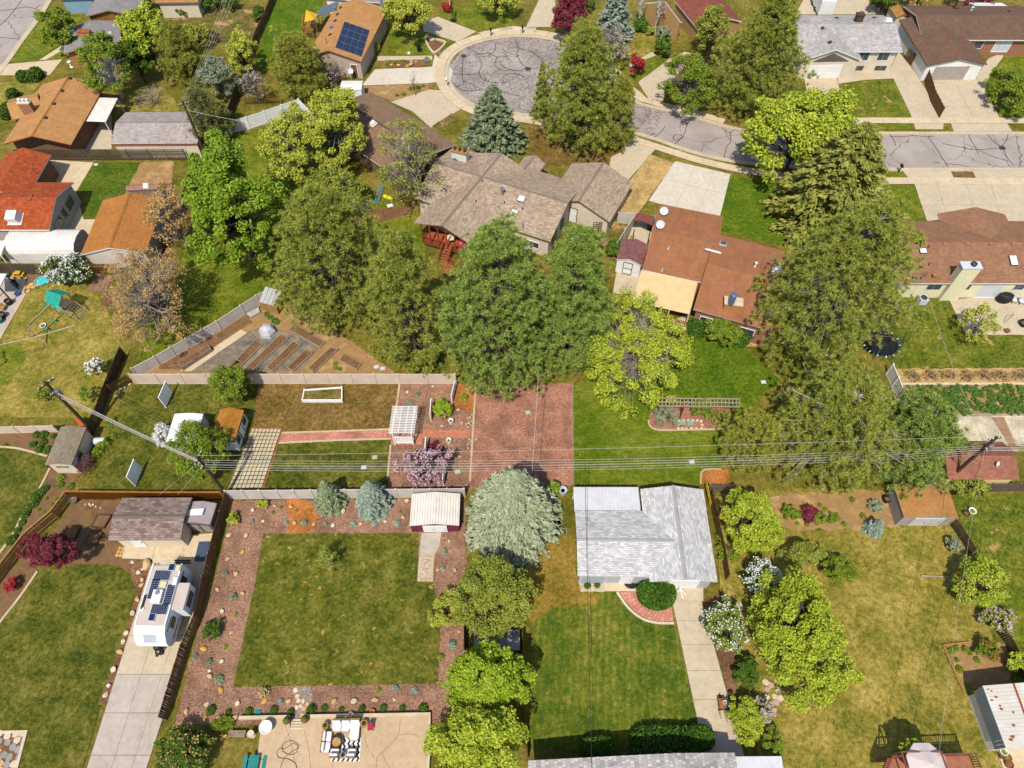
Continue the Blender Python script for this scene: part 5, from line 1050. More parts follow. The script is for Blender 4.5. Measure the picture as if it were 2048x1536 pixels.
# ------------------------------------------------------------------ trees and shrubs
lf = leafm
lf('lf_bright', '7c9420', 'aebc32', 'd4d452'); lf('lf_green', '5c7e1a', '86a428', 'aab83c'); lf('lf_yellow', '8c962a', 'b8bc40', 'd8d860'); lf('lf_olive', '707c26', '98a038', 'b6b854'); lf('lf_mid', '5a741a', '7f9426', 'a0aa3a'); lf('lf_dark', '3c5a18', '567522', '72882e'); lf('lf_brown', 'a8844a', 'c8a062', 'deba82'); lf('lf_wine', '5a1c28', '7a2a38', '94444c', .15); lf('lf_red', '8c1c2a', 'ae2c34', 'c44a44', .2); lf('lf_lime', '6e9218', '9cb428', 'c2ca46'); lf('lf_pink', 'a8868e', 'c6a8ae', 'dcc8ca', .2); lf('lf_white', 'd8d4cc', 'efece6', 'f8f6f2', .2)
lf('nd_pine', '5c7a30', '96b04c', 'c8d06c', .32); lf('nd_pine2', '6a7e2c', 'a6b046', 'd4cc64', .32); lf('nd_spruce', '7e8662', 'a2aa84', 'c0c4a4', .15); lf('nd_blue', '6c7c68', '92a28c', 'b4c0ac', .15); lf('nd_olive', '76802c', 'acae42', 'd0c860', .3); lf('nd_juniper', '646e36', '90964e', 'b2b068', .25); lf('lf_sage', '74805c', '95a07c', 'b0b894'); lf('lf_hedge', '345218', '4a7020', '64882c', .2); lf('lf_grey', '9a8c7c', 'b4a694', 'c8bca8')
bk, bg_, bp, bd = G['bark'], G['bark_grey'], G['bark_pale'], G['bark_dark']
# pines behind the garden
pine('pine_tree', 'broad dark green pine beside the raised garden beds', (535, 385, 815, 705), 12.5, G['nd_pine2'], bk, 1.0, 1250, 46, .5, 11, taper=.62, lump=.25, dead=3)
pine('pine_tree', 'slender green pine standing in front of the timber porch stairs', (718, 448, 925, 778), 11.5, G['nd_pine2'], bk, .8, 800, 46, .48, 12, taper=.75)
pine('pine_tree', 'large blue-green pine overhanging the red mulch, wires passing its edge', (855, 455, 1140, 830), 12.5, G['nd_pine'], bk, .8, 1500, 46, .5, 13, taper=.6, dead=12, lump=.25)
pine('pine_tree', 'tall rounded pine between the cream walled house and the leafy yellow-green tree', (1035, 452, 1242, 780), 12.0, G['nd_pine'], bk, .8, 1100, 46, .5, 14, taper=.7, dead=8)
# street side conifers
pine('pine_tree', 'very tall conical pine on the inside of the cul-de-sac', (1055, 45, 1272, 330), 15.5, G['nd_pine2'], bk, 1.0, 1500, 40, .55, 15, taper=.8, lump=.3, rnd=.25)
pine('pine_tree', 'golden olive pine pressed against the very tall conical pine', (1195, 150, 1278, 312), 8.5, G['nd_olive'], bk, .5, 500, 40, .45, 16, taper=.7)
spruce('spruce_tree', 'drooping grey-green conifer at the edge of the cul-de-sac', (1058, 145, 1108, 242), 8, G['nd_juniper'], bk, .4, 150, 40, 17, droop=.5)
spruce('spruce_tree', 'dense blue-grey spruce behind the brown shingled roof', (915, 188, 1060, 326), 8.5, lf('nd_grey', '5c6a4a', '828e66', 'a6ae88', .2), bk, .4, 300, 60, 18, leaf=.26)
pine('pine_tree', 'round topped pine beside the golden solar roof', (530, 72, 662, 208), 9.5, G['nd_olive'], bk, 1.0, 700, 40, .5, 19, taper=.55)
pine('pine_tree', 'dark spreading juniper behind the long pinkish grey garage', (312, 45, 412, 182), 9.5, G['nd_olive'], bk, .5, 600, 40, .5, 20, taper=.7)
pine('juniper_tree', 'ragged juniper around the leaning utility pole', (368, 170, 470, 312), 8.0, G['nd_juniper'], bk, .4, 560, 40, .42, 21, taper=.6, lump=.35)
pine('pine_tree', 'tall yellowish pine in front of the pale grey house', (1425, -20, 1610, 258), 15.0, G['nd_pine2'], bk, .8, 1300, 40, .55, 22, taper=.72, lump=.3, rnd=.3)
spruce('spruce_tree', 'silvery blue spruce behind the burgundy tree', (1188, -20, 1275, 90), 9, G['nd_blue'], bk, .4, 220, 46, 23, leaf=.26)
spruce('spruce_tree', 'big olive spruce with pointed top at the striped front lawn', (1545, 275, 1812, 525), 13.5, lf('nd_spruce2', '626c2e', '989a44', 'c0ba5e', .28), bk, .5, 520, 70, 24, leaf=.3, taper=.7)
pine('pine_tree', 'huge pine with bare grey twigs between the rust roof and the cream chimney', (1500, 420, 1808, 800), 13.5, G['nd_pine2'], bg_, .5, 1900, 42, .52, 25, taper=.55, dead=26, lump=.3)
pine('pine_tree', 'low spreading pine under the wires beside the striped lawn', (1435, 800, 1570, 965), 6.5, G['nd_olive'], bk, .4, 520, 44, .42, 26, taper=.5, dead=4)
pine('pine_tree', 'wide pine with pale exposed limbs under the wires', (1525, 725, 1812, 1012), 10.0, G['nd_pine2'], bp, .4, 1400, 42, .5, 27, taper=.5, dead=34, lump=.3)
pine('pine_tree', 'pine leaning over the tan roofed shed', (1715, 775, 1925, 1005), 8.5, G['nd_pine'], bg_, .4, 1000, 44, .48, 28, taper=.5, dead=14, lump=.3)
# spruces of the front lots
spruce('spruce_tree', 'large pale blue spruce beside the white and maroon shed', (920, 918, 1132, 1135), 9.5, G['nd_spruce'], bk, .3, 620, 90, 29, leaf=.2, taper=.75)
spruce('spruce_tree', 'small blue spruce by the vinyl fence, the more olive of two', (622, 948, 692, 1032), 4.0, lf('nd_small', '5f6e48', '8a966a', 'aab48c', .15), bk, .2, 240, 60, 30, leaf=.14)
spruce('spruce_tree', 'small blue spruce by the vinyl fence, the bluer and fuller of two', (704, 942, 786, 1042), 4.4, G['nd_blue'], bk, .2, 280, 64, 31, leaf=.14)
spruce('spruce_tree', 'tiny powder blue spruce in the dry yard by the tan roofed shed', (1730, 1028, 1772, 1078), 2.2, G['nd_blue'], bk, .1, 120, 36, 32, leaf=.1)
# broadleaf trees
broadleaf('maple_tree', 'bright yellow-green maple overhanging the street', 'tree', (1482, 168, 1724, 356), 11, G['lf_bright'], bk, .3, 13000, 110, 1.5, .2, 41)
broadleaf('maple_tree', 'large fresh green tree between the budding brown tree and the broad pine', 'tree', (365, 285, 562, 555), 13, G['lf_green'], bk, .25, 17000, 130, 1.2, .17, 43, lump=.5, gone=.14)
broadleaf('elm_tree', 'loose yellow-green tree covering the corner of the white vinyl fence', 'tree', (522, 205, 650, 370), 9, G['lf_yellow'], bg_, .2, 9000, 90, 1.2, .18, 44, twigs=2); broadleaf('elm_tree', 'airy yellow-green tree over the brown gabled roof', 'tree', (610, 165, 735, 345), 10, G['lf_yellow'], bg_, .2, 9000, 90, 1.5, .18, 45, twigs=2); broadleaf('elm_tree', 'scrubby yellow tree with bare grey twigs under the brown roof', 'tree', (600, 330, 745, 420), 5, G['lf_olive'], bg_, .17, 4200, 60, .5, .2, 46, twigs=4)
broadleaf('poplar_tree', 'half leafless tree with pale branches in front of the brown gabled house', 'tree', (748, 222, 888, 425), 11, G['lf_olive'], bp, .14, 2500, 120, 1.5, .13, 47, twigs=8, twig=.8)
broadleaf('budding_tree', 'budding brown tree over the edge of the brown-orange garage', 'tree', (295, 345, 388, 525), 8.5, G['lf_brown'], bp, .14, 2400, 90, 1.0, .15, 48, twigs=8, twig=.8); broadleaf('budding_tree', 'wide budding golden brown tree beside the play set', 'tree', (205, 478, 388, 705), 9, G['lf_brown'], bp, .13, 5200, 140, 1.0, .13, 49, twigs=8, twig=.9)
broadleaf('elm_tree', 'airy yellow-green tree with bare pale branches at the tan patio cover and mulch edge', 'tree', (1155, 572, 1392, 835), 8.5, G['lf_bright'], bp, .17, 9500, 150, .8, .14, 51, twigs=5, gone=.15, lump=.12, twig=.6)
broadleaf('ash_tree', 'olive yellow tree next to the large pale blue spruce', 'tree', (905, 1100, 1068, 1285), 7.5, G['lf_olive'], bk, .14, 13000, 110, 1.0, .2, 52); broadleaf('shrub', 'thin yellow-green shrub spilling onto the square lawn', 'shrub', (855, 1175, 930, 1265), 2.5, G['lf_yellow'], bk, .1, 2600, 60, .2, .2, 53, twigs=3)
broadleaf('maple_tree', 'bright lime maple over the fence between square lawn and grey garage lot', 'tree', (890, 1285, 1066, 1425), 7.5, G['lf_lime'], bk, .17, 11000, 90, 1.5, .22, 54); broadleaf('maple_tree', 'yellow-green maple beside the patio terrace', 'tree', (855, 1395, 1060, 1570), 7.5, G['lf_bright'], bk, .17, 13000, 100, 1.2, .22, 55)
broadleaf('ash_tree', 'yellow-green tree beside the fence of the grey garage', 'tree', (1435, 968, 1558, 1115), 6, G['lf_bright'], bk, .14, 9000, 80, .6, .2, 56); broadleaf('ash_tree', 'large yellow-green tree in the dry yard', 'tree', (1495, 1140, 1702, 1405), 7.5, G['lf_bright'], bk, .15, 17000, 150, .6, .17, 57, gone=.1); broadleaf('shrub', 'wispy olive shrub with orange tint beside the large yellow-green tree', 'shrub', (1560, 1075, 1650, 1140), 3.0, G['lf_olive'], bg_, .12, 2600, 60, .3, .2, 58, twigs=4); broadleaf('shrub', 'fresh green shrub at the back of the dry yard', 'shrub', (1640, 1110, 1720, 1168), 2.6, G['lf_mid'], bk, .12, 3000, 40, .2, .24, 59)
broadleaf('lilac_shrub', 'white flowering lilac in the shade of the large yellow-green tree', 'shrub', (1485, 1115, 1560, 1198), 3.2, G['lf_dark'], bk, .12, 4000, 50, .3, .24, 60, flowers=(G['lf_white'], 1700, .075)); broadleaf('lilac_shrub', 'long hedge of white and pink blossom beside the concrete walk', 'shrub', (1408, 1168, 1492, 1335), 2.8, G['lf_mid'], bk, .11, 6500, 80, .2, .2, 61, flowers=(G['lf_white'], 1100, .065)); broadleaf('lilac_shrub', 'big white blooming lilac by the wooden fence and play lawn', 'shrub', (80, 508, 186, 570), 3.2, G['lf_dark'], bk, .14, 4500, 60, .3, .22, 62, flowers=(G['lf_white'], 1700, .09))
broadleaf('crabapple_tree', 'pink flowering crabapple under the power lines', 'tree', (796, 890, 906, 978), 3.6, G['lf_wine'], bd, .1, 1800, 80, .5, .18, 63, flowers=(G['lf_pink'], 3400, .085), twigs=4, twig=.8)
broadleaf('shrub', 'chartreuse mounded shrub by the white vinyl screen panels', 'shrub', (862, 795, 908, 840), 1.7, G['lf_lime'], bk, .09, 2600, 60, .1, .22, 64); broadleaf('shrub', 'yellow blooming round shrub in front of the leaning dark fence', 'shrub', (1903, 1110, 2014, 1222), 3.4, G['lf_yellow'], bk, .12, 7000, 70, .2, .22, 65, flowers=(G['lf_lime'], 1800, .09))
broadleaf('plum_tree', 'dark purple plum tree beside the raised garden frames', 'tree', (35, 1062, 168, 1142), 4.5, G['lf_wine'], bd, .13, 5500, 80, .8, .2, 66, twigs=2); broadleaf('barberry_bush', 'small crimson bush by the tan fence', 'shrub', (4, 1154, 40, 1184), 1.2, G['lf_red'], bd, .08, 900, 30, .1, .26, 67)
broadleaf('apple_tree', 'leafy small tree at the beige fence by the paver walk', 'tree', (412, 724, 500, 812), 5, G['lf_mid'], bk, .15, 4200, 60, .8, .22, 68); broadleaf('apple_tree', 'leafy tree between the white tent and the wood roofed shed', 'tree', (330, 835, 462, 962), 5.5, G['lf_mid'], bk, .14, 5200, 80, 1.0, .2, 69, gone=.1); broadleaf('sapling', 'slender young tree alone on the square lawn', 'tree', (630, 1090, 676, 1150), 2.9, G['lf_olive'], bp, .08, 800, 26, .7, .22, 70, twigs=2, twig=.7)
broadleaf('white_bush', 'leafless whitish bush beside the white tent', 'shrub', (305, 832, 350, 905), 1.7, G['lf_white'], G['birch'], .07, 2200, 60, .1, .2, 71, twigs=5, twig=.7)
# top edge
broadleaf('birch_tree', 'narrow green birch leaning over the golden brown roof', 'tree', (160, 62, 262, 198), 9, G['lf_mid'], G['birch'], .22, 4600, 70, 1.0, .2, 72); broadleaf('maple_tree', 'golden green tree beside the slate grey roof', 'tree', (232, 8, 342, 118), 9, G['lf_bright'], bk, .26, 5200, 60, 2.0, .22, 73); broadleaf('maple_tree', 'dark leafy tree on the corner lawn', 'tree', (76, 18, 152, 98), 6.5, G['lf_mid'], bk, .24, 3200, 40, 1.0, .24, 74); broadleaf('dark_tree', 'shady dark green tree behind the birch', 'tree', (232, 75, 305, 160), 6.5, G['lf_dark'], bk, .24, 3400, 50, .6, .24, 75)
broadleaf('elm_tree', 'yellow tree in front of the white walled house', 'tree', (752, -15, 872, 68), 7, G['lf_yellow'], bk, .22, 5200, 60, 1.2, .22, 76); broadleaf('willow_tree', 'weeping golden tree in a ring bed on the green lawn', 'tree', (942, -30, 1050, 30), 5, G['lf_yellow'], bk, .2, 4600, 60, .3, .22, 77); broadleaf('plum_tree', 'burgundy leaved tree beside the driveway of the turning circle', 'tree', (1104, -15, 1178, 78), 7, G['lf_wine'], bd, .22, 4800, 50, .8, .24, 78); broadleaf('grey_tree', 'leafless pinkish grey tree beside the silvery spruce', 'tree', (1180, 40, 1262, 140), 6, G['lf_grey'], bg_, .13, 1200, 80, .5, .16, 79, twigs=7); broadleaf('japanese_maple', 'crimson japanese maple at the curved walk', 'tree', (1254, 103, 1292, 156), 3.0, G['lf_red'], bd, .15, 1400, 30, .4, .26, 80)
broadleaf('linden_tree', 'mixed green tree on the verge of the curving street', 'tree', (1318, 95, 1432, 232), 7.5, G['lf_mid'], bg_, .2, 5600, 80, .8, .18, 81, twigs=3); broadleaf('cypress_tree', 'feathery golden cypress in front of the dark red roof', 'tree', (1388, 8, 1458, 125), 9, G['lf_olive'], bk, .2, 3600, 60, .6, .2, 82); broadleaf('shrub', 'round green shrub by the tan house wall', 'shrub', (1308, 65, 1345, 118), 2.6, G['lf_dark'], bk, .18, 1800, 30, .2, .26, 83)
broadleaf('birch_tree', 'thin white trunked birch before the tan house windows', 'tree', (1305, -40, 1335, 65), 7, G['lf_grey'], G['birch'], .1, 250, 16, 1.5, .2, 84, twigs=3); broadleaf('birch_tree', 'bare white birch beside the white panel and tan house', 'tree', (1270, -50, 1298, 40), 7, G['lf_grey'], G['birch'], .1, 200, 14, 1.5, .2, 85, twigs=3)
broadleaf('elm_tree', 'yellow-green tree at the edge of the weedy yard', 'tree', (450, 62, 520, 150), 6, G['lf_yellow'], bk, .2, 3000, 50, .6, .2, 86); broadleaf('russian_olive', 'silver green tree behind the ragged juniper', 'tree', (398, 110, 475, 200), 6, G['lf_sage'], bg_, .2, 3600, 50, .5, .22, 87); broadleaf('grey_tree', 'bare grey tree beside the brushy fence line', 'tree', (470, 140, 545, 205), 5, G['lf_grey'], bg_, .12, 500, 60, .5, .16, 88, twigs=7); broadleaf('shrub', 'spreading olive shrub in the weedy yard', 'shrub', (355, 45, 430, 100), 3, G['lf_olive'], bk, .2, 2200, 40, .2, .22, 89)
for i, bb in enumerate(((345, 5, 385, 25), (395, -8, 450, 25), (445, -5, 480, 18))): broadleaf('shrub', ('dark bush against the tan roofed house past the weedy yard', 'largest dark bush at the back of the weedy yard', 'bluish bush by the pale rubble at the back of the weedy yard')[i], 'shrub', bb, 2.0, G['lf_dark'], bk, .2, 900, 20, .1, .3, 90 + i)
broadleaf('maple_tree', 'leafy yellow-green tree by the curved walk of the brown garage', 'tree', (1975, 140, 2060, 222), 4.5, G['lf_mid'], bk, .2, 3600, 50, .5, .22, 94); broadleaf('young_tree', 'sparse yellow budding tree at the edge of the patio', 'tree', (1918, 602, 2002, 690), 4.5, G['lf_yellow'], bg_, .13, 1100, 60, .6, .18, 95, twigs=5, twig=.7)
for i, (bb, h) in enumerate((((1165, 0, 1192, 22), 2.0), ((1262, 35, 1302, 62), 1.6), ((1290, 50, 1310, 70), 1.3), ((1312, 52, 1340, 75), 1.6))): broadleaf('shrub', ('round green shrub at the top of the pale driveway', 'low dark green bush under the white birches', 'brown-green bush below the tan house windows', 'blue-grey bush at the corner of the tan house')[i], 'shrub', bb, h, (G['lf_dark'], G['lf_hedge'], G['lf_olive'], G['lf_sage'])[i], bk, .16, 1100, 24, .1, .3, 96 + i)
# shrubs by the rust roofed house and others
clipped('clipped_shrub', 'dark clipped evergreen mound at the window of the rust roofed house', (1376, 634, 1418, 672), 1.5, G['lf_hedge'], bd, 101, None, .11, 3200); clipped('clipped_shrub', 'dark clipped evergreen mound beside the brick chimney', (1455, 655, 1500, 690), 1.5, G['lf_hedge'], bd, 102, None, .11, 3200); broadleaf('shrub', 'leafy mid green shrub between the two clipped mounds', 'shrub', (1408, 622, 1482, 702), 3.0, G['lf_mid'], bk, .15, 4200, 50, .3, .24, 103)
clipped('clipped_shrub', 'round clipped green shrub on the red paver walk', (1275, 1153, 1352, 1216), 1.7, G['lf_hedge'], bd, 104, None, .1, 9000, sq=2.1); clipped('clipped_shrub', 'rounded clipped hedge ball standing apart by the grey shingled roof', (1162, 1474, 1236, 1512), 1.3, G['lf_hedge'], bd, 105, None, .1, 5200); clipped('clipped_hedge', 'long clipped hedge along the grey shingled roof', (1262, 1466, 1400, 1508), 1.4, G['lf_hedge'], bd, 106, None, .1, 9000, 'hedge', 4); clipped('clipped_shrub', 'clipped hedge ball at the end of the long hedge by the walk', (1370, 1452, 1428, 1498), 1.6, G['lf_hedge'], bd, 107, None, .1, 5000)
broadleaf('shrub', 'dense mixed shrub with reddish tips beside the trailer driveway', 'shrub', (303, 1452, 428, 1560), 2.6, G['lf_dark'], bd, .1, 9000, 100, .1, .2, 108, flowers=(G['lf_brown'], 500, .08)); broadleaf('shrub', 'bushy yellow-green shrub at the foot of the white ribbed patio cover', 'shrub', (1455, 1375, 1530, 1500), 2.4, G['lf_bright'], bk, .11, 5200, 70, .1, .22, 109); broadleaf('shrub', 'shaggy juniper green shrub beside the ribbed cover and dry lawn', 'shrub', (1520, 1440, 1572, 1545), 2.2, G['lf_mid'], bk, .1, 4200, 60, .1, .22, 110); broadleaf('shrub', 'dark fern-like shrub below the blossom hedge', 'shrub', (1468, 1300, 1518, 1390), 2.0, G['lf_dark'], bd, .12, 3000, 50, .1, .24, 111); broadleaf('lilac_shrub', 'pale pink blooming shrub next to the stone patch', 'shrub', (1500, 1390, 1545, 1450), 2.0, G['lf_mid'], bk, .1, 1800, 40, .1, .24, 112, flowers=(G['lf_pink'], 500, .08))
broadleaf('rose_shrub', 'pink flowering rambling shrub under the yellow round shrub', 'shrub', (1958, 1215, 2035, 1262), 1.8, G['lf_olive'], bk, .1, 1800, 50, .1, .22, 113, flowers=(G['lf_pink'], 450, .08)); broadleaf('shrub', 'yellow-green bush beside the fallen fence rails', 'shrub', (2015, 1300, 2060, 1352), 2.0, G['lf_bright'], bk, .11, 1600, 30, .1, .26, 114); broadleaf('rose_shrub', 'straggly red-tinged shrub in the bare planting square', 'shrub', (1950, 1275, 2005, 1330), 1.5, G['lf_mid'], bk, .1, 1500, 40, .1, .24, 115, flowers=(G['lf_red'], 120, .07))
broadleaf('shrub', 'greenish vine overgrowing the middle of the timber pergola', 'shrub', (1375, 788, 1432, 836), 2.4, G['lf_mid'], bk, .1, 3200, 50, .3, .22, 116); broadleaf('shrub', 'vine clump on the open end of the timber pergola', 'shrub', (1328, 790, 1358, 812), 2.2, G['lf_yellow'], bk, .1, 1000, 24, .5, .26, 117); broadleaf('shrub', 'grey-green shrub in the kidney bed before the pergola', 'shrub', (1300, 810, 1362, 856), 1.5, G['lf_sage'], bk, .1, 2600, 50, .1, .22, 118); broadleaf('shrub', 'twiggy olive shrub at the shaded end of the pergola bed', 'shrub', (1410, 815, 1468, 860), 1.3, G['lf_olive'], bg_, .09, 1300, 50, .1, .2, 119, twigs=4)
for i, (bb, m, h) in enumerate((((1562, 1005, 1602, 1045), 'lf_mid', 1.3), ((1597, 1005, 1636, 1045), 'lf_wine', 1.4), ((1735, 995, 1770, 1030), 'lf_sage', .9), ((1892, 1072, 1922, 1108), 'lf_sage', 1.3), ((1425, 1060, 1490, 1130), 'lf_mid', 1.0), ((1620, 1020, 1680, 1050), 'lf_mid', .6))): broadleaf('shrub', ('low green rose bush beside the maroon bush in the dry yard', 'dark maroon bush in the bare dirt', 'spiky grey-green yucca clump near the tan roofed shed', 'silvery bush against the leaning dark fence', 'ground hugging green shrub along the garage side fence', 'scattered green seedling clump in the bare dirt')[i], 'shrub', bb, h, G[m], bk, .1, 1300, 30, .05, .26, 120 + i)
broadleaf('shrub', 'tall scraggly yellow shrub beside the utility pole and maroon outbuilding', 'shrub', (1890, 945, 1985, 1000), 2.4, G['lf_olive'], bk, .12, 2400, 60, .2, .2, 127, twigs=3); broadleaf('shrub', 'fresh green sapling between the pale spruce and the metal porch roof', 'shrub', (1083, 962, 1125, 990), 2.0, G['lf_green'], bk, .12, 1300, 24, .2, .28, 128); broadleaf('shrub', 'dark rosemary shrub in the mulch by the dark board fence', 'shrub', (402, 1235, 446, 1282), 1.2, G['lf_dark'], bk, .08, 1500, 40, .05, .24, 129); broadleaf('shrub', 'yellow-green shrub in the mulch corner by the dark fence', 'shrub', (453, 1020, 478, 1056), 1.1, G['lf_yellow'], bk, .08, 900, 24, .05, .28, 130); broadleaf('shrub', 'small yellow-green shrub at the vinyl fence in the mulch', 'shrub', (508, 998, 538, 1020), .8, G['lf_yellow'], bk, .07, 700, 20, .05, .3, 131)
broadleaf('apple_tree', 'small sapling with fallen petals on the play lawn', 'tree', (150, 770, 205, 805), 2.0, G['lf_mid'], bk, .1, 700, 30, .3, .22, 132, twigs=2); broadleaf('apple_tree', 'tiny sapling beside the leaning utility pole', 'tree', (66, 775, 108, 805), 1.6, G['lf_mid'], bk, .1, 500, 24, .3, .24, 133); broadleaf('white_bush', 'white blossoming young tree on the play lawn', 'tree', (170, 718, 206, 752), 2.0, G['lf_mid'], bk, .09, 500, 26, .3, .24, 134, flowers=(G['lf_white'], 380, .09))
for i, bb in enumerate(((55, 136, 82, 160), (34, 142, 58, 162), (0, 195, 30, 245), (15, 178, 34, 200))): clipped('clipped_shrub', ('larger rounded bush beside the left driveway', 'smaller rounded bush beside the left driveway', 'leafy bush by the brick steps of the golden brown house', 'low bush on the lawn before the golden brown house')[i].replace('left ', 'pale '), bb, 1.4, G['lf_dark'], bd, 140 + i, None, .16, 1200)
broadleaf('shrub', 'leafy shrub row in front of the slate grey wing', 'shrub', (128, 98, 168, 112), 1.2, G['lf_mid'], bk, .16, 700, 20, .05, .3, 145); broadleaf('shrub', 'overgrown green climber behind the vinyl fence and maroon shed', 'shrub', (1212, 470, 1242, 520), 2.2, G['lf_dark'], bk, .15, 2000, 30, .1, .28, 146); broadleaf('dead_brush', 'tangled bare branches piled beside the wooden utility pole fence', 'shrub', (150, 870, 190, 985), 1.6, G['lf_wine'], bg_, .06, 500, 120, .05, .16, 147, twigs=6); broadleaf('dead_brush', 'bare pale brush by the pinkish grey garage', 'shrub', (265, 165, 340, 222), 2.2, G['lf_grey'], bp, .08, 300, 80, .1, .16, 148, twigs=6); broadleaf('dead_brush', 'heap of cut grey branches under the brown roof', 'shrub', (690, 400, 750, 432), 1.2, G['lf_grey'], bg_, .08, 300, 80, .05, .18, 149, twigs=6)
broadleaf('shrub', 'weedy green undergrowth along the concrete retaining edge', 'shrub', (410, 1432, 480, 1462), .6, G['lf_mid'], bk, .08, 1600, 40, .02, .26, 150); broadleaf('shrub', 'shaded green bush beneath the tree beside the garage fence', 'shrub', (1490, 1045, 1530, 1110), 1.2, G['lf_dark'], bk, .1, 1300, 30, .05, .26, 151)
# ------------------------------------------------------------------ fences
vinyl('pale vinyl privacy fence at the back of the mulch border and white shed', 'P 462,998 930,994', 1.75, G['vinyl_grey'], 1.55)
vinyl('beige vinyl fence with grey posts running diagonally behind the raised beds', 'E 1060,1440 1230,1350 1470,1210 1700,1080 1880,960 1995,885 F 180,835', 1.6, G['vinyl_grey'], 2.3, G['vinyl_beige'])
vinyl('long plain beige fence between the raised beds and the brown lawn', 'P 273,768 520,768 800,768 912,768', 1.75, G['vinyl_beige'], 2.4)
vinyl('white vinyl fence bending behind the loose yellow-green tree', 'P 440,272 500,258 603,222 642,262', 1.8, G['vinyl_white'], 2.2)
vinyl('white vinyl fence running past the pine to the vegetable patch', 'P 1772,748 1793,800 1812,836', 1.7, G['vinyl_white'], 1.6)
vinyl('grey vinyl fence between the cream garage wall and the maroon shed', 'Z 165,320 260,325 330,330', 1.7, G['vinyl_grey'], 2.2); vinyl('grey vinyl fence along the side yard of the maroon shed', 'Z 335,320 225,480 130,640', 1.7, G['vinyl_grey'], 2.2)
vinyl('low tan fence along the shrub bed by the narrow grey shed', 'P -60,868 0,867 118,864', 1.2, G['vinyl_beige'], 2.0)
wood('weathered plank fence with dark posts behind the red roofed house', 'A 160,1232 700,1232 1160,1230 1440,1228', 1.7, G['wood_grey'], -1, seed=1, railm=G['wood_dark'])
wood('weathered plank fence below the rounded white shelter', 'E -60,645 120,645 330,648', 1.7, G['wood_grey'], 1, seed=2); wood('short brown plank fence at the pale gable of the brown garage', 'E 720,642 935,645', 1.6, G['wood_tan'], -1, seed=3)
wood('dark plank fence dividing the play lawn from the tent lawn', 'P 252,712 226,775 205,832 188,866', 1.6, G['wood_dark'], 1, seed=4); wood('brown plank gate stub at the corner of the beige fence', 'P 226,785 262,765', 1.3, G['wood_brown'], 1, seed=5)
wood('orange cedar plank fence behind the mottled brown shed', 'P 145,998 300,1000 452,1000', 1.6, G['wood_orange'], 1, seed=6, cap=True); wood('tan plank fence curving down past the purple plum tree', 'P 145,1000 118,1036 66,1080 20,1140 -30,1210', 1.5, G['wood_tan'], 1, seed=7, cap=True)
wood('dark board fence between the trailer driveway and the mulch border', 'P 462,1000 440,1075 418,1165 402,1240 376,1300 352,1380 334,1440', 1.7, G['wood_brown'], -1, seed=8, railm=G['wood_grey'])
wood('weathered grey fence between the garage and the olive pine', 'P 1413,985 1465,985', 1.6, G['wood_grey'], 1, seed=9); wood('weathered grey fence by the scraggly shrub and maroon outbuilding', 'P 1905,985 1975,983 2120,980', 1.6, G['wood_grey'], 1, seed=10)
wood('tall narrow board fence along the garage side', 'K 1605,900 1640,1080 1690,1300 1730,1536', 1.6, G['wood_brown'], 1, seed=11); wood('leaning dark fence beside the silvery bush', 'L 1490,1080 1560,1180 1640,1310', 1.3, G['wood_dark'], 1, seed=12, railm=G['wood_pale']); wood('collapsing dark fence with pale rails by the green lawn', 'Q 1830,470 1900,560 1960,680 2048,840', 1.3, G['wood_dark'], 1, seed=13, railm=G['wood_pale'])
wood('long brown fence between the two street side driveways', 'D 1150,440 1290,570 1345,760 1410,885', 1.7, G['wood_brown'], 1, seed=14); wood('red-brown fence behind the pale grey house', 'D 880,0 1010,110', 1.8, G['wood_brown'], 1, seed=15)
wood('overgrown brown brush fence beside the bright green lawn', 'B 205,-20 130,170 60,320 30,420', 1.6, G['wood_brown'], 1, seed=16); wood('thin tan plank fence near the bare grey tree', 'B -40,800 60,800 240,790', 1.1, G['wood_tan'], 1, seed=17); wood('dark fence beside the ragged juniper', 'P 428,318 445,285 470,215 480,190', 1.6, G['wood_dark'], 1, seed=18); wood('dark plank fence along the edge of the budding tree', 'P 330,520 360,450 380,390 395,330', 1.6, G['wood_dark'], 1, seed=19)
wood('black slatted screen beside the shed under the lime maple', 'P 930,1252 930,1300', 1.7, G['wood_dark'], 1, seed=20); wood('tall brown fence between the lime maple and the green garage lawn', 'P 1045,1240 1045,1330 1048,1420 1055,1520', 1.7, G['wood_brown'], -1, seed=21)
t = thing('garden_shed', 'dark grey roofed shed hidden under the lime maple', 'shed', W1('P 1000,1290')); gable(t, *cw('P 948,1302 1040,1300 1040,1258', 2.0), 2.0, .4, 'AB', ov=.1, roof=G['sh_slate'], wall=G['wood_dark'], fascia=G['wood_dark'])
# chain link stretch and gate by the bins
t = thing('chain_link_fence', 'chain link gate in front of the dustbins', 'fence', W1('Z 340,330')); q = W('Z 340,328 560,350')
for k in (0, .5, 1): MB().tube([q[0].lerp(q[1], k), q[0].lerp(q[1], k) + U * 1.5], .035, 6).build('post', G['greymetal'], t)
for z in (.1, 1.5): MB().tube([q[0] + U * z, q[1] + U * z], .025, 5).build('rail', G['greymetal'], t)
k = MB()
for i in range(40): a = q[0].lerp(q[1], i / 40); c = q[0].lerp(q[1], min(1, (i + 8) / 40)); k.bar(a + U * .1, c + U * 1.5, .008, .008); k.bar(a + U * 1.5, c + U * .1, .008, .008)
tag(k.build('wire_mesh', G['greymetal'], t), kind='stuff')

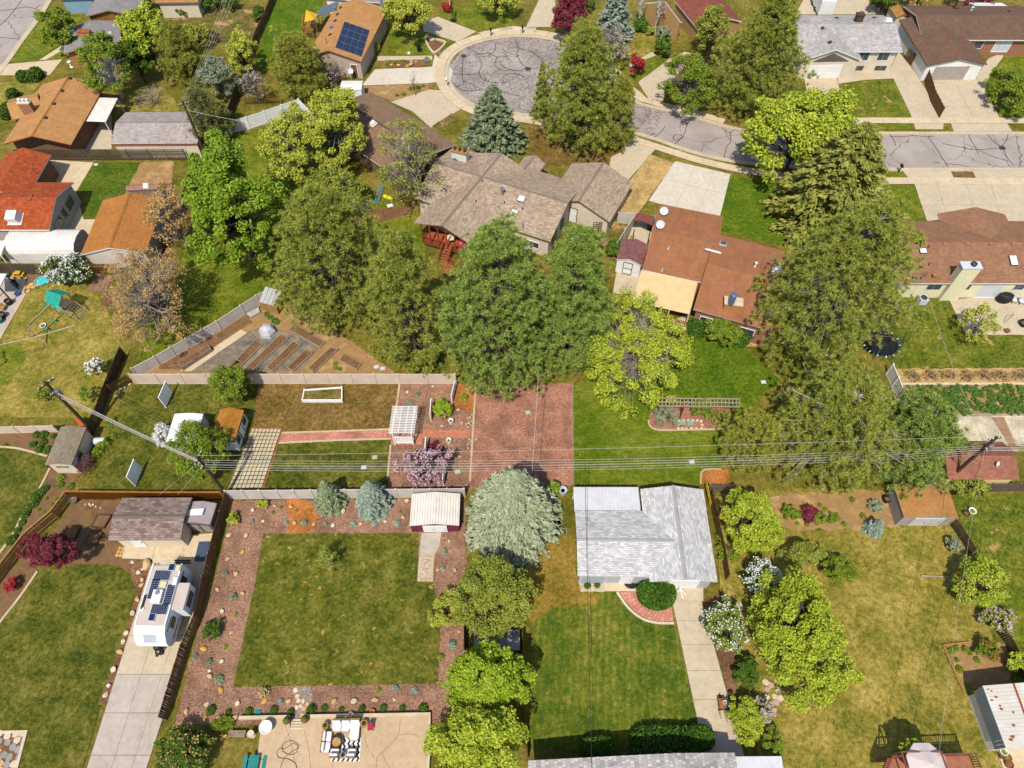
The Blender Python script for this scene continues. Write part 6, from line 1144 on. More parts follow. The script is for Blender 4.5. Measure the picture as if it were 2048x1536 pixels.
# ------------------------------------------------------------------ poles and wires
def pole(label, base, h, arms=(), xf=False, r=.17, top=None):
    b0 = W1(base); t = thing('utility_pole', label, 'utility pole', b0, 'wooden utility poles'); tp = top if top is not None else Vector((0, 0, h))
    MB().tube([b0, b0 + tp], [r, r * .7], 10).build('pole', G['pole_wood'], t)
    for z, L, rz in arms:
        o = MB().box(b0 + tp * (z / h), (L, .1, .12), rz).build('cross_arm', G['pole_wood'], t)
        for k in (-.45, -.2, .2, .45): MB().lathe(b0 + tp * (z / h) + Vector((math.cos(rz) * L * k, math.sin(rz) * L * k, .06)), [(.05, 0), (.07, .06), (.04, .14)], 8).build('insulator', G['palegrey'], o)
    if xf: c = b0 + tp * .8 + Vector((.32, 0, 0)); o = MB().lathe(c, [(.22, -.4), (.24, -.35), (.24, .35), (.2, .42)], 12).build('transformer', G['greymetal'], t); MB().tube([c + U * .42, c + U * .62], .04, 6).build('bushing', G['clay'], o)
    MB().tube([b0 + Vector((0, r + .02, .2)), b0 + tp * .75 + Vector((0, r, 0))], .03, 5).build('conduit', G['greymetal'], t)
    return b0, b0 + tp
pl1 = pole('leaning wooden utility pole beside the narrow grey shed', 'I 715,395', 8.7, [(8.3, 1.6, .9), (6.9, .8, .9)], True)
pl2 = pole('wooden utility pole at the end of the orange cedar fence', 'I 1745,885', 7.6, [(7.2, 1.3, 1.4), (6.0, .8, 1.4)])
pl3 = pole('wooden utility pole with transformer at the maroon outbuilding', 'L 1445,775', 8.8, [(8.5, 1.2, .2), (7.0, .8, 1.4)], True)
pl4 = pole('slim wooden utility pole rising from the ragged juniper', 'P 415,318', 8.5, [(8.0, 1.2, .4)])
pl5 = pole('thin wooden pole at the grey house driveway', 'D 1048,1290', .9) if 0 else None
WN = [0]
def wire(label, a, b, sag=.4, r=.018, m=None, group=None, n=14):
    a, b = Vector(a), Vector(b); pts = [a.lerp(b, i / n) - U * sag * 4 * (i / n) * (1 - i / n) for i in range(n + 1)]
    o = MB().tube(pts, r, 4).build('power_line', m or mat('wire', 'c8c2ba', 'b0aaa2', rough=.5), None); tag(o, label, 'power line', group); return o
wd = mat('wire_dark', '3a3836', '2a2826', rough=.6)
A2, A3 = pl2[1], pl3[1]
grp = 'wires strung between the two wooden poles'
wire('highest single wire crossing the mulch and striped lawn', A2 + U * .1, A3 + U * .2, .5, .013)
for i in range(5): wire('bundled overhead wire between the cedar fence pole and the transformer pole', pl2[0].lerp(A2, .86 - .03 * i) + Vector((0, .2 - .1 * i, 0)), pl3[0].lerp(A3, .78 - .022 * i) + Vector((0, .2 - .1 * i, 0)), 1.15 + .07 * i, .013 if i != 2 else .02, None, grp)
for i in range(3): wire('overhead wire running on past the transformer pole', pl3[0].lerp(A3, .8 - .03 * i), pl3[0].lerp(A3, .8 - .03 * i) + Vector((30, .5, 0)), .5, .022, None, 'wires beyond the transformer pole')
for i in range(3): wire('overhead wire between the leaning pole and the cedar fence pole', pl1[0].lerp(pl1[1], .82 - .06 * i), pl2[0].lerp(A2, .88 - .04 * i), .25, .024 if i else .035, None, 'wires from the leaning pole to the cedar fence pole')
for i in range(3): wire('thin overhead wire from the leaning pole towards the juniper pole', pl1[1] - U * .3 * i + Vector((.3 * i, 0, 0)), pl4[1] - U * .25 * i + Vector((.3 * i, 0, 0)), .8, .014, mat('wire_gold', 'b8a868', 'a09058'), 'wires from the leaning pole to the juniper pole')
wire('pale service cable crossing the play lawn', pl1[0].lerp(pl1[1], .8), P(-60, 700, 5.0), .3, .018) if 0 else wire('pale service cable crossing the play lawn', P(150, 650, 4.5), P(-60, 700, 4.0), .3, .03)
wire('service drop hanging over the red mulch up to the pines', P(1064, 946, 5.2), P(1078, 735, 6.5), .2, .024); wire('service drop from the wires across the garage lawn to the grey roof', pl2[0].lerp(A2, .8).lerp(pl3[0].lerp(A3, .7), .49) - U * .6, P(1184, 1545, 3.8), .3, .02, wd)
wire('service drop from the transformer pole to the cream chimney house', pl3[0].lerp(A3, .82), P(1848, 560, 3.6), .5, .02); wire('service drop from the transformer pole over the dry yard', pl3[0].lerp(A3, .8), P(1872, 1560, 3.6), .5, .009); wire('second service drop from the transformer pole over the dry yard', pl3[0].lerp(A3, .78), P(1815, 1500, 3.6), .5, .016, wd)
wire('cable from the juniper pole to the pinkish grey garage', pl4[0].lerp(pl4[1], .8), P(370, 300, 2.8), .2, .016, wd); wire('service cable from the juniper pole towards the white vinyl fence', pl4[0].lerp(pl4[1], .85), P(640, 262, 4.0), .4, .022)
for i in range(4): wire('overhead wire leaving the juniper pole across the weedy yard', pl4[1] - U * .2 * i, P(455 + 8 * i, -30, 8.3), .5, .016, None, 'wires leaving the juniper pole')
wire('guy cable from the cedar fence pole to the fence line', pl2[0].lerp(A2, .88), P(318, 990, 1.6), .0, .012); wire('second guy cable from the cedar fence pole to the fence line', pl2[0].lerp(A2, .8), P(355, 990, 1.6), .0, .012)

# ------------------------------------------------------------------ travel trailer
t = thing('travel_trailer', 'white travel trailer with rooftop solar panels and a slide-out', 'trailer', W1('V 750,1000'))
fl, frr = W1('V 437,1095', 3.05), W1('V 835,1100', 3.05); bl_ = W1('V 690,300', 3.05); ax = (frr - fl).normalized(); ay = Vector((-ax.y, ax.x, 0)); wd_ = (frr - fl).length; Ln = (bl_ - fl).dot(ay)
O = Vector((fl.x, fl.y, 0)); T = lambda x, y, z: O + ax * x + ay * y + U * z
prof = [(Ln, .55), (Ln, 2.85), (Ln - .2, 3.05), (.0, 3.05), (-.5, 2.85), (-1.05, 2.15), (-1.2, 1.6), (-1.0, .95), (-.5, .55)]; b = MB(); tw = mat('trailer_white', 'eef0f2', 'e2e4e8', rough=.35, fine=.05, bump=0)
L0 = [T(0, y, z) for y, z in prof]; L1 = [T(wd_, y, z) for y, z in prof]
b.face(L0, 0); b.face(L1[::-1], 0)
for i in range(len(prof)): j = (i + 1) % len(prof); b.face([L0[j], L0[i], L1[i], L1[j]], 1 if i == 2 else 0)
body = b.build('body', [tw, mat('trailer_roof', 'c9b9aa', 'bcac9e', rough=.7, fine=.1)], t)
MB().slab([T(wd_ * .5 + sx * .5, y, z) for sx, y, z in ((-1, -.62, 2.74), (-1, -1.06, 2.18), (1, -1.06, 2.18), (1, -.62, 2.74))], .03, 0, 0).build('front_window', mat('trailer_shade', 'b6b8be', 'a8aab0', rough=.4), body)
q = [T(.8, -.36 - .0, 2.9), T(1.75, -.36, 2.9)]
for x in (0.05, wd_ - .05): MB().bar(T(x, 0, 3.07), T(x, Ln, 3.07), .09, .05).build('roof_rail', tw, body)
zr = 3.05; rzv = math.atan2(ax.y, ax.x); M3 = Matrix((ax, ay, U)).transposed()
def onroof(s): p = W1(s, zr); return p
sp = G['solar']
for s, w, l in (('V 800,455', 1.35, .85), ('V 690,630', .68, 1.65), ('V 890,700', .68, 1.65), ('V 765,890', 1.35, .85)):
    p = onroof(s); o = MB().box(p + U * .06, (w, l, .04), M=M3).build('solar_panel', G['palegrey'], t); nx, ny = (9, 4) if w > l else (4, 9)
    for i in range(nx):
        for j in range(ny): MB().box(p + ax * ((i + .5) / nx - .5) * (w - .06) + ay * ((j + .5) / ny - .5) * (l - .06) + U * .085, (w / nx - .025, l / ny - .025, .02), M=M3).build('solar_cell', sp, o)
p = onroof('V 745,735'); o = MB().box(p + U * .2, (.75, 1.05, .3), M=M3).build('roof_air_conditioner', G['whiteplastic'], t); MB().lathe(p + U * .35 + ay * .3, [(.2, 0), (.2, .02), (.05, .03)], 14).build('fan_grille', G['greymetal'], o)
for s, w, l, m in (('V 925,355', .5, .6, 'blue2'), ('V 672,995', .5, .6, 'blue2'), ('V 1005,362', .4, .5, 'hatchy'), ('V 815,572', .55, .5, 'hatchy'), ('V 970,530', .35, .7, 'white')):
    if m == 'blue2': mm = mat('blue2', '1c2c4c', '26385c', rough=.2, bump=0)
    elif m == 'hatchy': mm = mat('hatchy', 'e0d49c', 'd0c48c', rough=.5)
    else: mm = tw
    p = onroof(s); o = MB().box(p + U * .07, (w, l, .12), M=M3).build('roof_hatch', G['palegrey'], t); MB().box(p + U * .14, (w * .86, l * .86, .05), M=M3).build('hatch_lid', mm, o)
p = onroof('V 560,800'); MB().tube([p - ay * .55 + U * .1, p + ay * .55 + U * .1], .09, 8).build('awning_roller', G['darkmetal'], t); p = onroof('V 535,885'); MB().lathe(p, [(.2, 0), (.2, .08), (.05, .12)], 8).build('roof_antenna', G['white'], t)
# slide-out, side windows, stripes, wheels
s0, s1 = (onroof('V 1035,545') - O).dot(ay), (onroof('V 935,880') - O).dot(ay); b = MB(); b.prism([T(wd_, s1, 0), T(wd_ + .95, s1, 0), T(wd_ + .95, s0, 0), T(wd_, s0, 0)], 1.0, 2.85); o = b.build('slide_out', [tw], t)
MB().prism([T(wd_ - .03, s1 - .03, 0), T(wd_ + .98, s1 - .03, 0), T(wd_ + .98, s0 + .03, 0), T(wd_ - .03, s0 + .03, 0)], 2.85, 2.9).build('slide_roof', G['trailer_roof'], o); MB().box(T(wd_ + .96, (s0 + s1) / 2, 2.1), (.03, (s0 - s1) * .6, .75), M=M3).build('window', G['glass'], o)
for y, l, z in ((.6, .9, 1.9), (Ln - 1.2, .9, 2.0)): MB().box(T(wd_ + .012, y, z), (.03, l, .75), M=M3).build('window', mat('trailer_glass', '4c4a3c', '3c3c34', rough=.15, bump=0), t)
for y, l, z, w in ((Ln - 1.6, 2.4, 2.5, .16), (Ln - 1.8, 2.2, 1.6, .22), (.35, 1.6, 1.1, .12), (.3, 1.2, 2.45, .08)): MB().box(T(wd_ + .009, y, z), (.02, l, w), M=M3).build('stripe', G['blue2'], t)
for x in (.12, wd_ - .12):
    for y in (Ln * .48, Ln * .6): MB().tube([T(x - .12, y, .36), T(x + .12, y, .36)], .36, 14).build('wheel', G['black'], t)
for x in (.5, wd_ - .5): MB().bar(T(x, -.3, .5), T(wd_ / 2, -1.75, .5), .09, .12).build('hitch_beam', G['black'], t)
c = T(wd_ / 2, -1.05, .85); MB().lathe(c - U * .35, [(.2, 0), (.3, .1), (.32, .45), (.22, .6), (.05, .66)], 12).build('gas_bottle_cover', G['black'], t); MB().tube([T(wd_ / 2 + .05, -1.5, .05), T(wd_ / 2 + .05, -1.5, .95)], .045, 8).build('tongue_jack', G['darkmetal'], t); MB().tube([T(wd_ / 2 + .2, -1.35, .18), T(wd_ / 2 + .28, -1.35, .18)], .17, 12).build('jockey_wheel', G['black'], t)
MB().bar(T(.1, Ln + .02, 1), T(.1, Ln + .02, 3.1), .04, .04).build('ladder_rail', G['black'], t); MB().bar(T(.45, Ln + .02, 1), T(.45, Ln + .02, 3.1), .04, .04).build('ladder_rail', G['black'], t)
for i in range(7): MB().bar(T(.1, Ln + .02, 1.1 + .3 * i), T(.45, Ln + .02, 1.1 + .3 * i), .03, .03).build('ladder_rung', G['black'], t)
# ------------------------------------------------------------------ paving pieces
slabs('paver_walk', 'P 504,857 563,858 524,976 457,977', 8, 15, G['paver_tan'], MATS['lawn_olive'], .06, .045, piece='paver', jz=.006, mats=[G['paver_tan'], G['paver_tan'], G['conc_walk']])
strip('edging', 'P 502,857 565,858 547,920 526,977', -.06, .06, G['clay'], .09, smooth=False)
def path_grid(name, outer, inner, nu, nv, mats, z, jm, piece, gap=.012, seed=1, stuff=False):
    a, c = smooth_line(W(outer), 6), smooth_line(W(inner), 6); rg = random.Random(seed)
    at = lambda l, u: (lambda x: l[min(int(x), len(l) - 2)].lerp(l[min(int(x), len(l) - 2) + 1], x - min(int(x), len(l) - 2)))(u * (len(l) - 1))
    o = MB().prism(a + c[::-1], -.02, z - .015).build(name, jm); tag(o, kind='structure'); b = MB()
    for i in range(nu):
        off = .5 * (i % 2)
        for j in range(-1, nv + 1):
            v0, v1 = max(0, (j + off) / nv), min(1, (j + 1 + off) / nv)
            if v1 - v0 < .02: continue
            q = [at(a, i / nu).lerp(at(c, i / nu), v0), at(a, (i + 1) / nu).lerp(at(c, (i + 1) / nu), v0), at(a, (i + 1) / nu).lerp(at(c, (i + 1) / nu), v1), at(a, i / nu).lerp(at(c, i / nu), v1)]
            m = sum(q, Vector()) / 4; q = [p + (m - p).normalized() * gap * 1.4 for p in q]
            if stuff: b.prism(q, z - .04, z + rg.uniform(-.006, .004), rg.randrange(len(mats)), False)
            else: MB().prism(q, z - .04, z + rg.uniform(-.006, .004), 0, False).build(piece, rg.choice(mats), o)
    if stuff: tag(b.build(piece, mats, o), kind='stuff')
path_grid('paver_path', 'O 915,186 1000,300 1100,378 1200,408 1332,412', 'O 1056,186 1090,240 1170,295 1250,300 1315,290', 14, 5, [G['paver_red'], G['paver_red2'], G['paver_red']], .065, G['joint'], 'paver', .012)
strip('edging', 'O 900,186 985,305 1090,388 1200,420 1334,424', -.12, .08, G['stone_pale'], .1)
path_grid('brick_walk', 'J 1300,1340 1292,1440 1285,1536 N 1282,105', 'J 1412,1345 1402,1440 1398,1536 N 1394,107', 44, 5, [G['paver_tan'], G['conc_walk'], mat('brick_tan', 'c8a888', 'b59474')], .065, G['joint'], 'bricks', .008, 2, True)
path_grid('brick_path', 'J 1330,385 1690,385', 'J 1330,447 1685,447', 30, 6, [G['paver_red'], mat('brick_org', 'c98058', 'b56c46')], .07, mat('brick_joint', 'b06a48', 'a05c3c'), 'bricks', .006, 3, True); path_grid('brick_path', 'J 1085,430 1330,420', 'J 1080,500 1320,500', 16, 5, [G['brick_org'], G['paver_red']], .068, G['brick_joint'], 'bricks', .006, 4, True)
def flagstones(name, s, n, mats, z, seed, r=.32, jm=None):
    """irregular stones: a relaxed scatter of flat polygons inside an outline"""
    poly = W(s); rg = random.Random(seed); o = MB().prism(poly, -.02, z - .03).build(name, jm or G['soil']); tag(o, kind='structure'); pts = []
    x0, x1, y0, y1 = min(p.x for p in poly), max(p.x for p in poly), min(p.y for p in poly), max(p.y for p in poly)
    def inside(x, y):
        c = False
        for i in range(len(poly)):
            a, b = poly[i], poly[i - 1]
            if (a.y > y) != (b.y > y) and x < (b.x - a.x) * (y - a.y) / (b.y - a.y) + a.x: c = not c
        return c
    for _ in range(4000):
        x, y = rg.uniform(x0, x1), rg.uniform(y0, y1)
        if inside(x, y) and all((x - a) ** 2 + (y - b) ** 2 > (r * 1.6) ** 2 for a, b in pts): pts.append((x, y))
        if len(pts) >= n: break
    for x, y in pts:
        k = rg.randint(5, 7); a0 = rg.random() * 6; MB().prism([Vector((x + r * rg.uniform(.7, 1.12) * math.cos(a0 + 6.283 * i / k), y + r * rg.uniform(.7, 1.12) * math.sin(a0 + 6.283 * i / k), 0)) for i in range(k)], 0, z + rg.uniform(0, .015), 0, False).build('flagstone', rg.choice(mats), o)
fs = [G['stone_grey'], G['stone_tan'], mat('stone_blue', '90939a', '808288'), G['stone_pale']]
flagstones('stone_path', 'U 780,-10 910,-10 905,120 880,240 785,240 790,120', 70, fs, .05, 5, .2); flagstones('stone_patio', 'P 0,1468 48,1466 22,1550 -30,1550', 36, [G['stone_grey'], G['stone_pale'], G['stone_tan']], .11, 6, .3); flagstones('stone_patch', 'Q 110,830 220,840 230,950 190,1110 140,1090 120,960', 22, [G['stone_pale'], mat('stone_pink', 'c8a898', 'b89888')], .07, 7, .28, G['soil']); flagstones('stone_patch', 'E 205,745 280,700 290,735 215,790', 7, [G['stone_tan'], G['stone_yellow']], .08, 8, .3)

# ------------------------------------------------------------------ patio terrace with steps
TZ = .42
pts = W('U 520,242 745,238 748,336 852,336 856,235 1882,214 1850,760 460,760'); o = MB().prism(pts, -.05, TZ).build('terrace', G['conc_patio']); tag(o, kind='structure')
for s in ('U 330,246 520,242 742,238', 'U 858,235 1360,226 1882,214 1868,500 1850,760'): strip_mb(MB(), W(s), -.02, .22, .0, TZ + .05).build('coping', G['conc_walk'], o)
st = W('U 748,240 852,240 852,336 748,336')
for i in range(4): z = TZ - .085 * (4 - i); q = [st[0].lerp(st[3], i / 4), st[1].lerp(st[2], i / 4), st[1].lerp(st[2], (i + 1) / 4), st[0].lerp(st[3], (i + 1) / 4)]; MB().prism(q, -.04, z + .06).build('step', G['conc_walk'], o)
for s in ('U 1640,240 1632,330 1600,400 1490,515 1450,560 1445,639', 'U 1490,515 1530,600 1560,639', 'U 1630,370 1740,360 1800,390', 'U 690,260 740,420 790,639', 'U 855,330 890,480 905,639', 'U 1355,370 1360,440 1430,560', 'U 740,340 660,470'): strip_mb(MB(), smooth_line(W(s, TZ), 3), -.012, .012, TZ - .01, TZ + .004).build('crack', G['joint'], o)
def at(s): return W1(s, TZ)
def cushion(t, c, d, rz=0.0, nm='cushion', m=None):
    b = MB(); b.box(c, d, rz); o = b.build(nm, m or G['cushion'], t); md = o.modifiers.new('soft', 'BEVEL'); md.width = min(d) * .35; md.segments = 3; return o
yw = mat('acacia', 'b98a3e', 'a0742e', 2, bs=14)
def seat(label, cat, nm, c, w, d, rz, n, backs=True):
    t = thing(nm, label, cat, c); R = Matrix.Rotation(rz, 3, 'Z'); v = lambda x, y, z: c + R @ Vector((x, y, z))
    MB().box(v(0, 0, .24), (w, d, .1), rz).build('seat_frame', yw, t)
    for x in (-w / 2 + .05, w / 2 - .05):
        for y in (-d / 2 + .05, d / 2 - .05): MB().box(v(x, y, .3 if y < 0 else .36), (.07, .07, .6 if y < 0 else .72), rz).build('leg', yw, t)
    for k in range(5): MB().box(v(-w / 2 + .1 + (w - .2) * k / 4, d / 2 - .03, .5), (.08, .03, .42), rz).build('back_slat', yw, t)
    MB().box(v(0, d / 2 - .03, .72), (w, .05, .07), rz).build('back_rail', yw, t)
    for k in range(n): x = -w / 2 + w * (k + .5) / n; cushion(t, v(x, -.04, .38), (w / n - .03, d - .14, .17), rz, 'seat_cushion')
    if backs:
        for k in range(n): x = -w / 2 + w * (k + .5) / n; o = cushion(t, v(x, d / 2 - .19, .6), (w / n - .08, .18, .42), rz, 'back_cushion')
    return t
seat('white cushioned outdoor sofa with timber frame by the terrace wall', 'sofa', 'outdoor_sofa', at('U 1168,298'), 1.4, .85, 0, 2); seat('white chaise section at the end of the outdoor sofa', 'sofa', 'chaise_section', at('U 1276,332') + U * .004, .74, 1.5, 0, 1); seat('white cushioned loveseat beside the black fire bowl', 'sofa', 'loveseat', at('U 1046,430'), 1.45, .7, math.pi / 2, 2)
for k, s in (('one with the folded cushion next to the loveseat', 'U 1112,522'), ('farther from the loveseat', 'U 1250,522')): seat('white cushioned armchair on the zigzag rug, ' + k, 'armchair', 'armchair', at(s), .66, .66, math.pi, 1)
rc = W('U 1085,392 1320,392 1308,585 1072,585', TZ + .006); rug = thing('rug', 'black and white zigzag outdoor rug', 'rug', (rc[0] + rc[2]) / 2); MB().prism(rc, TZ + .002, TZ + .012).build('rug_base', G['cushion'], rug)
bl = lambda u, v, z=TZ + .016: (lambda p: Vector((p.x, p.y, z)))((rc[0] * (1 - u) + rc[1] * u) * (1 - v) + (rc[3] * (1 - u) + rc[2] * u) * v)
for i in range(6):
    b = MB(); u0 = (i + .15) / 6; z_ = .055
    for j in range(8): s0, s1 = (0, z_) if j % 2 == 0 else (z_, 0); b.face([bl(u0 + s0, j / 8), bl(u0 + s1, (j + 1) / 8), bl(min(1, u0 + s1 + .075), (j + 1) / 8), bl(min(1, u0 + s0 + .075), j / 8)][::-1])
    b.build('zigzag_stripe', mat('navy', '20242e', '2a2e3a'), rug)
c = at('U 1125,430'); t = thing('fire_bowl', 'black round fire bowl filled with orange gravel', 'fire pit', c); MB().lathe(c, [(.28, 0), (.42, .25), (.46, .4), (.36, .4), (.34, .34)], 20).build('bowl', G['black'], t); MB().lathe(c, [(.3, .33), (.33, .36), (.1, .4)], 14).build('lava_rock', mulch('lava', 'a86a34', 'c8925a', 'e0b880', 16), t)
for s, lb, r in (('U 1180,540', 'round wicker side table between the two armchairs', .25), ('U 1350,285', 'square slatted side table with dark bowl by the sofa', .3), ('U 1035,300', 'small cluttered round table with two pale stools', .26)):
    c = at(s); t = thing('side_table', lb, 'table', c); MB().lathe(c + U * .42, [(r, 0), (r, .05)], 14).build('table_top', yw if r != .25 else G['wood_pale'], t); MB().lathe(c, [(r * .7, 0), (r * .25, .1), (r * .25, .42)], 10).build('pedestal', yw, t); MB().lathe(c + U * .47, [(.1, 0), (.15, .1), (.12, .1)], 10).build('bowl', G['black'], t)
c = at('U 1403,310'); t = thing('patio_chair', 'small red chair beside the slatted side table', 'chair', c); MB().box(c + U * .4, (.42, .42, .05)).build('seat', G['red'], t); MB().box(c + Vector((0, .2, .62)), (.42, .05, .4)).build('backrest', G['red'], t)
for i in (-1, 1):
    for j in (-1, 1): MB().box(c + Vector((.18 * i, .18 * j, .2)), (.04, .04, .4)).build('leg', G['black'], t)
c = at('U 555,315'); t = thing('papasan_chair', 'white round wicker chair near the terrace edge', 'chair', c); MB().lathe(c, [(.3, 0), (.22, .2), (.45, .5), (.5, .62), (.42, .6), (.2, .4)], 18).build('basket', G['white'], t); MB().lathe(c + U * .42, [(.3, 0), (.36, .1), (.1, .14)], 14).build('cushion', G['cushion'], t)
for s, lb in (('U 718,255', 'woven ball planter by the terrace steps, nearer the wicker chair'), ('U 865,245', 'woven ball planter by the terrace steps, nearer the sofa')): c = at(s); t = thing('ball_planter', lb, 'planter', c); MB().lathe(c, [(.12, 0), (.27, .15), (.3, .32), (.22, .5), (.15, .52)], 14).build('pot', G['wood_brown'], t); MB().lathe(c + U * .48, [(.16, 0), (.2, .1), (.05, .2)], 8).build('plant', G['lf_dark'], t)
for s, lb, m in (('U 1240,205', 'white bucket stool behind the outdoor sofa', 'palegrey'), ('U 1418,185', 'yellow round lantern on the mulch behind the sofa', 'yellow')): c = W1(s, .02); t = thing('bucket', lb, 'bucket', c); MB().lathe(c, [(.14, 0), (.19, .32), (.16, .32), (.14, .06)], 14).build('pail', G[m], t); MB().tube([c + Vector((-.19, 0, .32)), c + Vector((0, 0, .5)), c + Vector((.19, 0, .32))], .012, 5).build('bail', G['darkmetal'], t)
pts = [at('U ' + k) for k in '660,639 690,560 760,500 810,470 800,440 740,415 680,450 680,500 740,530 790,510 800,460 760,440 700,480 650,480 630,520 650,555 720,565 780,600 795,650'.split()]; tag(MB().tube([p + U * .02 for p in smooth_line(pts, 5)], .02, 5).build('garden_hose', G['black']), 'black garden hose coiled on the tan terrace', 'hose')
c = W1('U 460,610', 0); t = thing('picnic_table', 'teal picnic table with benches at the terrace edge', 'table', c)
for i in range(5): MB().box(c + Vector((-.3 + .15 * i, -.4, .74)), (.14, 1.9, .04)).build('plank', mat('tealwood', '2f8f88', '267a76', 2), t)
for sx in (-.72, .72): MB().box(c + Vector((sx, -.4, .44)), (.28, 1.9, .05)).build('bench', G['tealwood'], t)
for y in (.3, -1.1):
    for sx in (-1, 1): MB().bar(c + Vector((sx * .6, y, 0)), c + Vector((sx * .2, y, .72)), .06, .1).build('leg', G['tealwood'], t)
    MB().bar(c + Vector((-.85, y, .4)), c + Vector((.85, y, .4)), .06, .09).build('brace', G['tealwood'], t)
c = W1('U 320,365'); t = thing('garden_bench', 'dark slatted bench on the grass beside the terrace', 'bench', c)
for i in range(4): MB().box(c + Vector((0, -.18 + .12 * i, .42)), (1.25, .1, .03)).build('slat', G['wood_grey'], t)
for x in (-.55, .55): MB().box(c + Vector((x, 0, .2)), (.06, .45, .4)).build('leg', G['black'], t)
c = W1('U 435,372'); t = thing('bird_bath', 'pale stone urn at the end of the slatted bench', 'urn', c); MB().lathe(c, [(.2, 0), (.1, .1), (.09, .5), (.26, .62), (.28, .7), (.2, .66)], 14).build('bowl', G['stone_pale'], t)

# ------------------------------------------------------------------ raised beds and garden things
def bed(label, q, h, m, soil, name='raised_bed', w=.06, group='raised beds in the fenced garden', furrow=0):
    q = W(q, h); t = thing(name, label, 'raised bed', Vector(((q[0] + q[2]) / 2).xy.to_3d()), group); c = sum(q, Vector()) / 4
    for i in range(4): a, b_ = q[i], q[(i + 1) % 4]; MB().bar(Vector((a.x, a.y, h / 2)), Vector((b_.x, b_.y, h / 2)), w, h).build('board', m, t)
    MB().prism([p + (c - p).normalized() * .04 for p in q], 0, h - .05).build('soil', soil, t)
    L = (q[1] - q[0]).length; L2 = (q[2] - q[1]).length; a, b_, cc, d = (q if L < L2 else (q[1], q[2], q[3], q[0]))
    for i in range(furrow): k = (i + .5) / furrow; MB().bar(a.lerp(b_, k).lerp(d.lerp(cc, k), .02) - U * .04, a.lerp(b_, k).lerp(d.lerp(cc, k), .98) - U * .04, .1, .06).build('drip_line', G['dirt_dark'], t)
    return t
gw, sl = G['wood_pale'], G['soil']
for s, lb in (('F 300,1070 345,1028 575,1165 535,1205', 'wide raised bed turned across the others beside the pine'), ('F 235,1105 290,1135 10,1390 -35,1368', 'longest raised bed beside the white plastic cover'), ('F 330,1160 385,1190 175,1390 125,1365', 'raised bed with one green clump at its end'), ('F 430,1220 480,1250 330,1385 285,1360', 'short raised bed with straw-yellow middle'), ('F 620,1205 675,1220 490,1395 445,1365', 'raised bed with straw-covered near half'), ('F 725,1255 855,1330 820,1375 685,1305', 'small raised bed of plain dark soil by the wire gate'), ('F 45,1145 95,1185 -110,1385 -165,1360', 'raised bed on the black fabric next to the longest bed'), ('E 1800,1290 1850,1320 1770,1395 1715,1395', 'short raised bed against the plain beige fence')): bed(lb, s, .3, gw, sl, furrow=3 if 'straw' not in lb else 2)
for s in ('F 375,1275 440,1320 395,1365 345,1300', 'F 545,1300 600,1280 490,1385 455,1362'): pass
bed('tall grey plank planter box along the diagonal fence', 'E 1362,1318 1590,1188 1618,1215 1392,1362', .65, G['wood_grey'], sl, 'planter_box', .07); bed('low timber frame bed below the diagonal fence', 'E 1640,1120 1880,965 1930,1010 1700,1150', .2, G['wood_tan'], G['dirt_dark'], 'planter_box')
for s, lb in (('I 750,1032 850,1038 795,1132 700,1122', 'garden frame nearest the orange cedar fence'), ('I 515,1118 612,1122 570,1215 480,1205', 'garden frame shaded by the purple plum tree'), ('I 690,1170 782,1172 735,1262 648,1255', 'garden frame beside the mottled brown shed wall')): bed(lb, s, .3, G['wood_dark'], G['dirt_dark'], 'raised_bed', .08, 'dark garden frames by the plum tree')
q = W('J 425,95 712,75 712,172 410,172', 0); t = thing('flower_box', 'low white vinyl fenced flower box in the brown lawn', 'planter', (q[0] + q[2]) / 2); MB().prism(q, 0, .3).build('soil', G['weeds'], t)
for i in range(4):
    a, b_ = q[i], q[(i + 1) % 4]; MB().bar(a + U * .24, b_ + U * .24, .1, .48).build('side_panel', G['white'], t); MB().box(a + U * .28, (.12, .12, .58)).build('post', G['white'], t)
q = W('Q 1446,575 1650,552 1600,925', .2)
for a, b_ in ((q[0], q[1]), (q[0], q[2])): tag(MB().bar(a - U * .1, b_ - U * .1, .12, .22).build('timber_edging', G['wood_tan']), 'weathered timber edging of the bare planting square, ' + ('short side' if b_ is q[1] else 'long side'), 'edging')
tag(MB().bar(W1('Q 1275,60', .1), W1('Q 1490,68', .1), .12, .2).build('timber_edging', G['wood_pale']), 'single pale timber lying by the yellow round shrub', 'timber')
c = W1('F 140,1100'); t = thing('garden_cover', 'white plastic cover tent over a compost bin', 'cover', c); b = MB(); b.lathe(c, [(.95, 0), (.9, .5), (.6, .95), (.1, 1.15)], 6); b.build('sheet', mat('plastic_sheet', 'd0ced0', 'bcb8bc', 2.5, rough=.35), t)
q = W('F 100,925 225,960', 0); t = thing('greenhouse', 'small lean-to greenhouse with clear roof panels at the fence corner', 'greenhouse', q[0]); dx_ = (q[1] - q[0]).normalized(); dy_ = Vector((-dx_.y, dx_.x, 0)); Lg = (q[1] - q[0]).length
b = MB(); b.prism([q[0], q[1], q[1] + dy_ * 1.6, q[0] + dy_ * 1.6], 0, 1.4); b.build('wall', G['wood_tan'], t)
for i in range(4): a, b_ = q[0] + dx_ * Lg * i / 4, q[0] + dx_ * Lg * (i + .92) / 4; MB().slab([a + U * 1.45, b_ + U * 1.45, b_ + dy_ * 1.7 + U * 2.1, a + dy_ * 1.7 + U * 2.1], .04, 0, 0).build('roof_pane', mat('polycarb', 'c0bcb8', 'a8a8a8', 2, rough=.25), t)
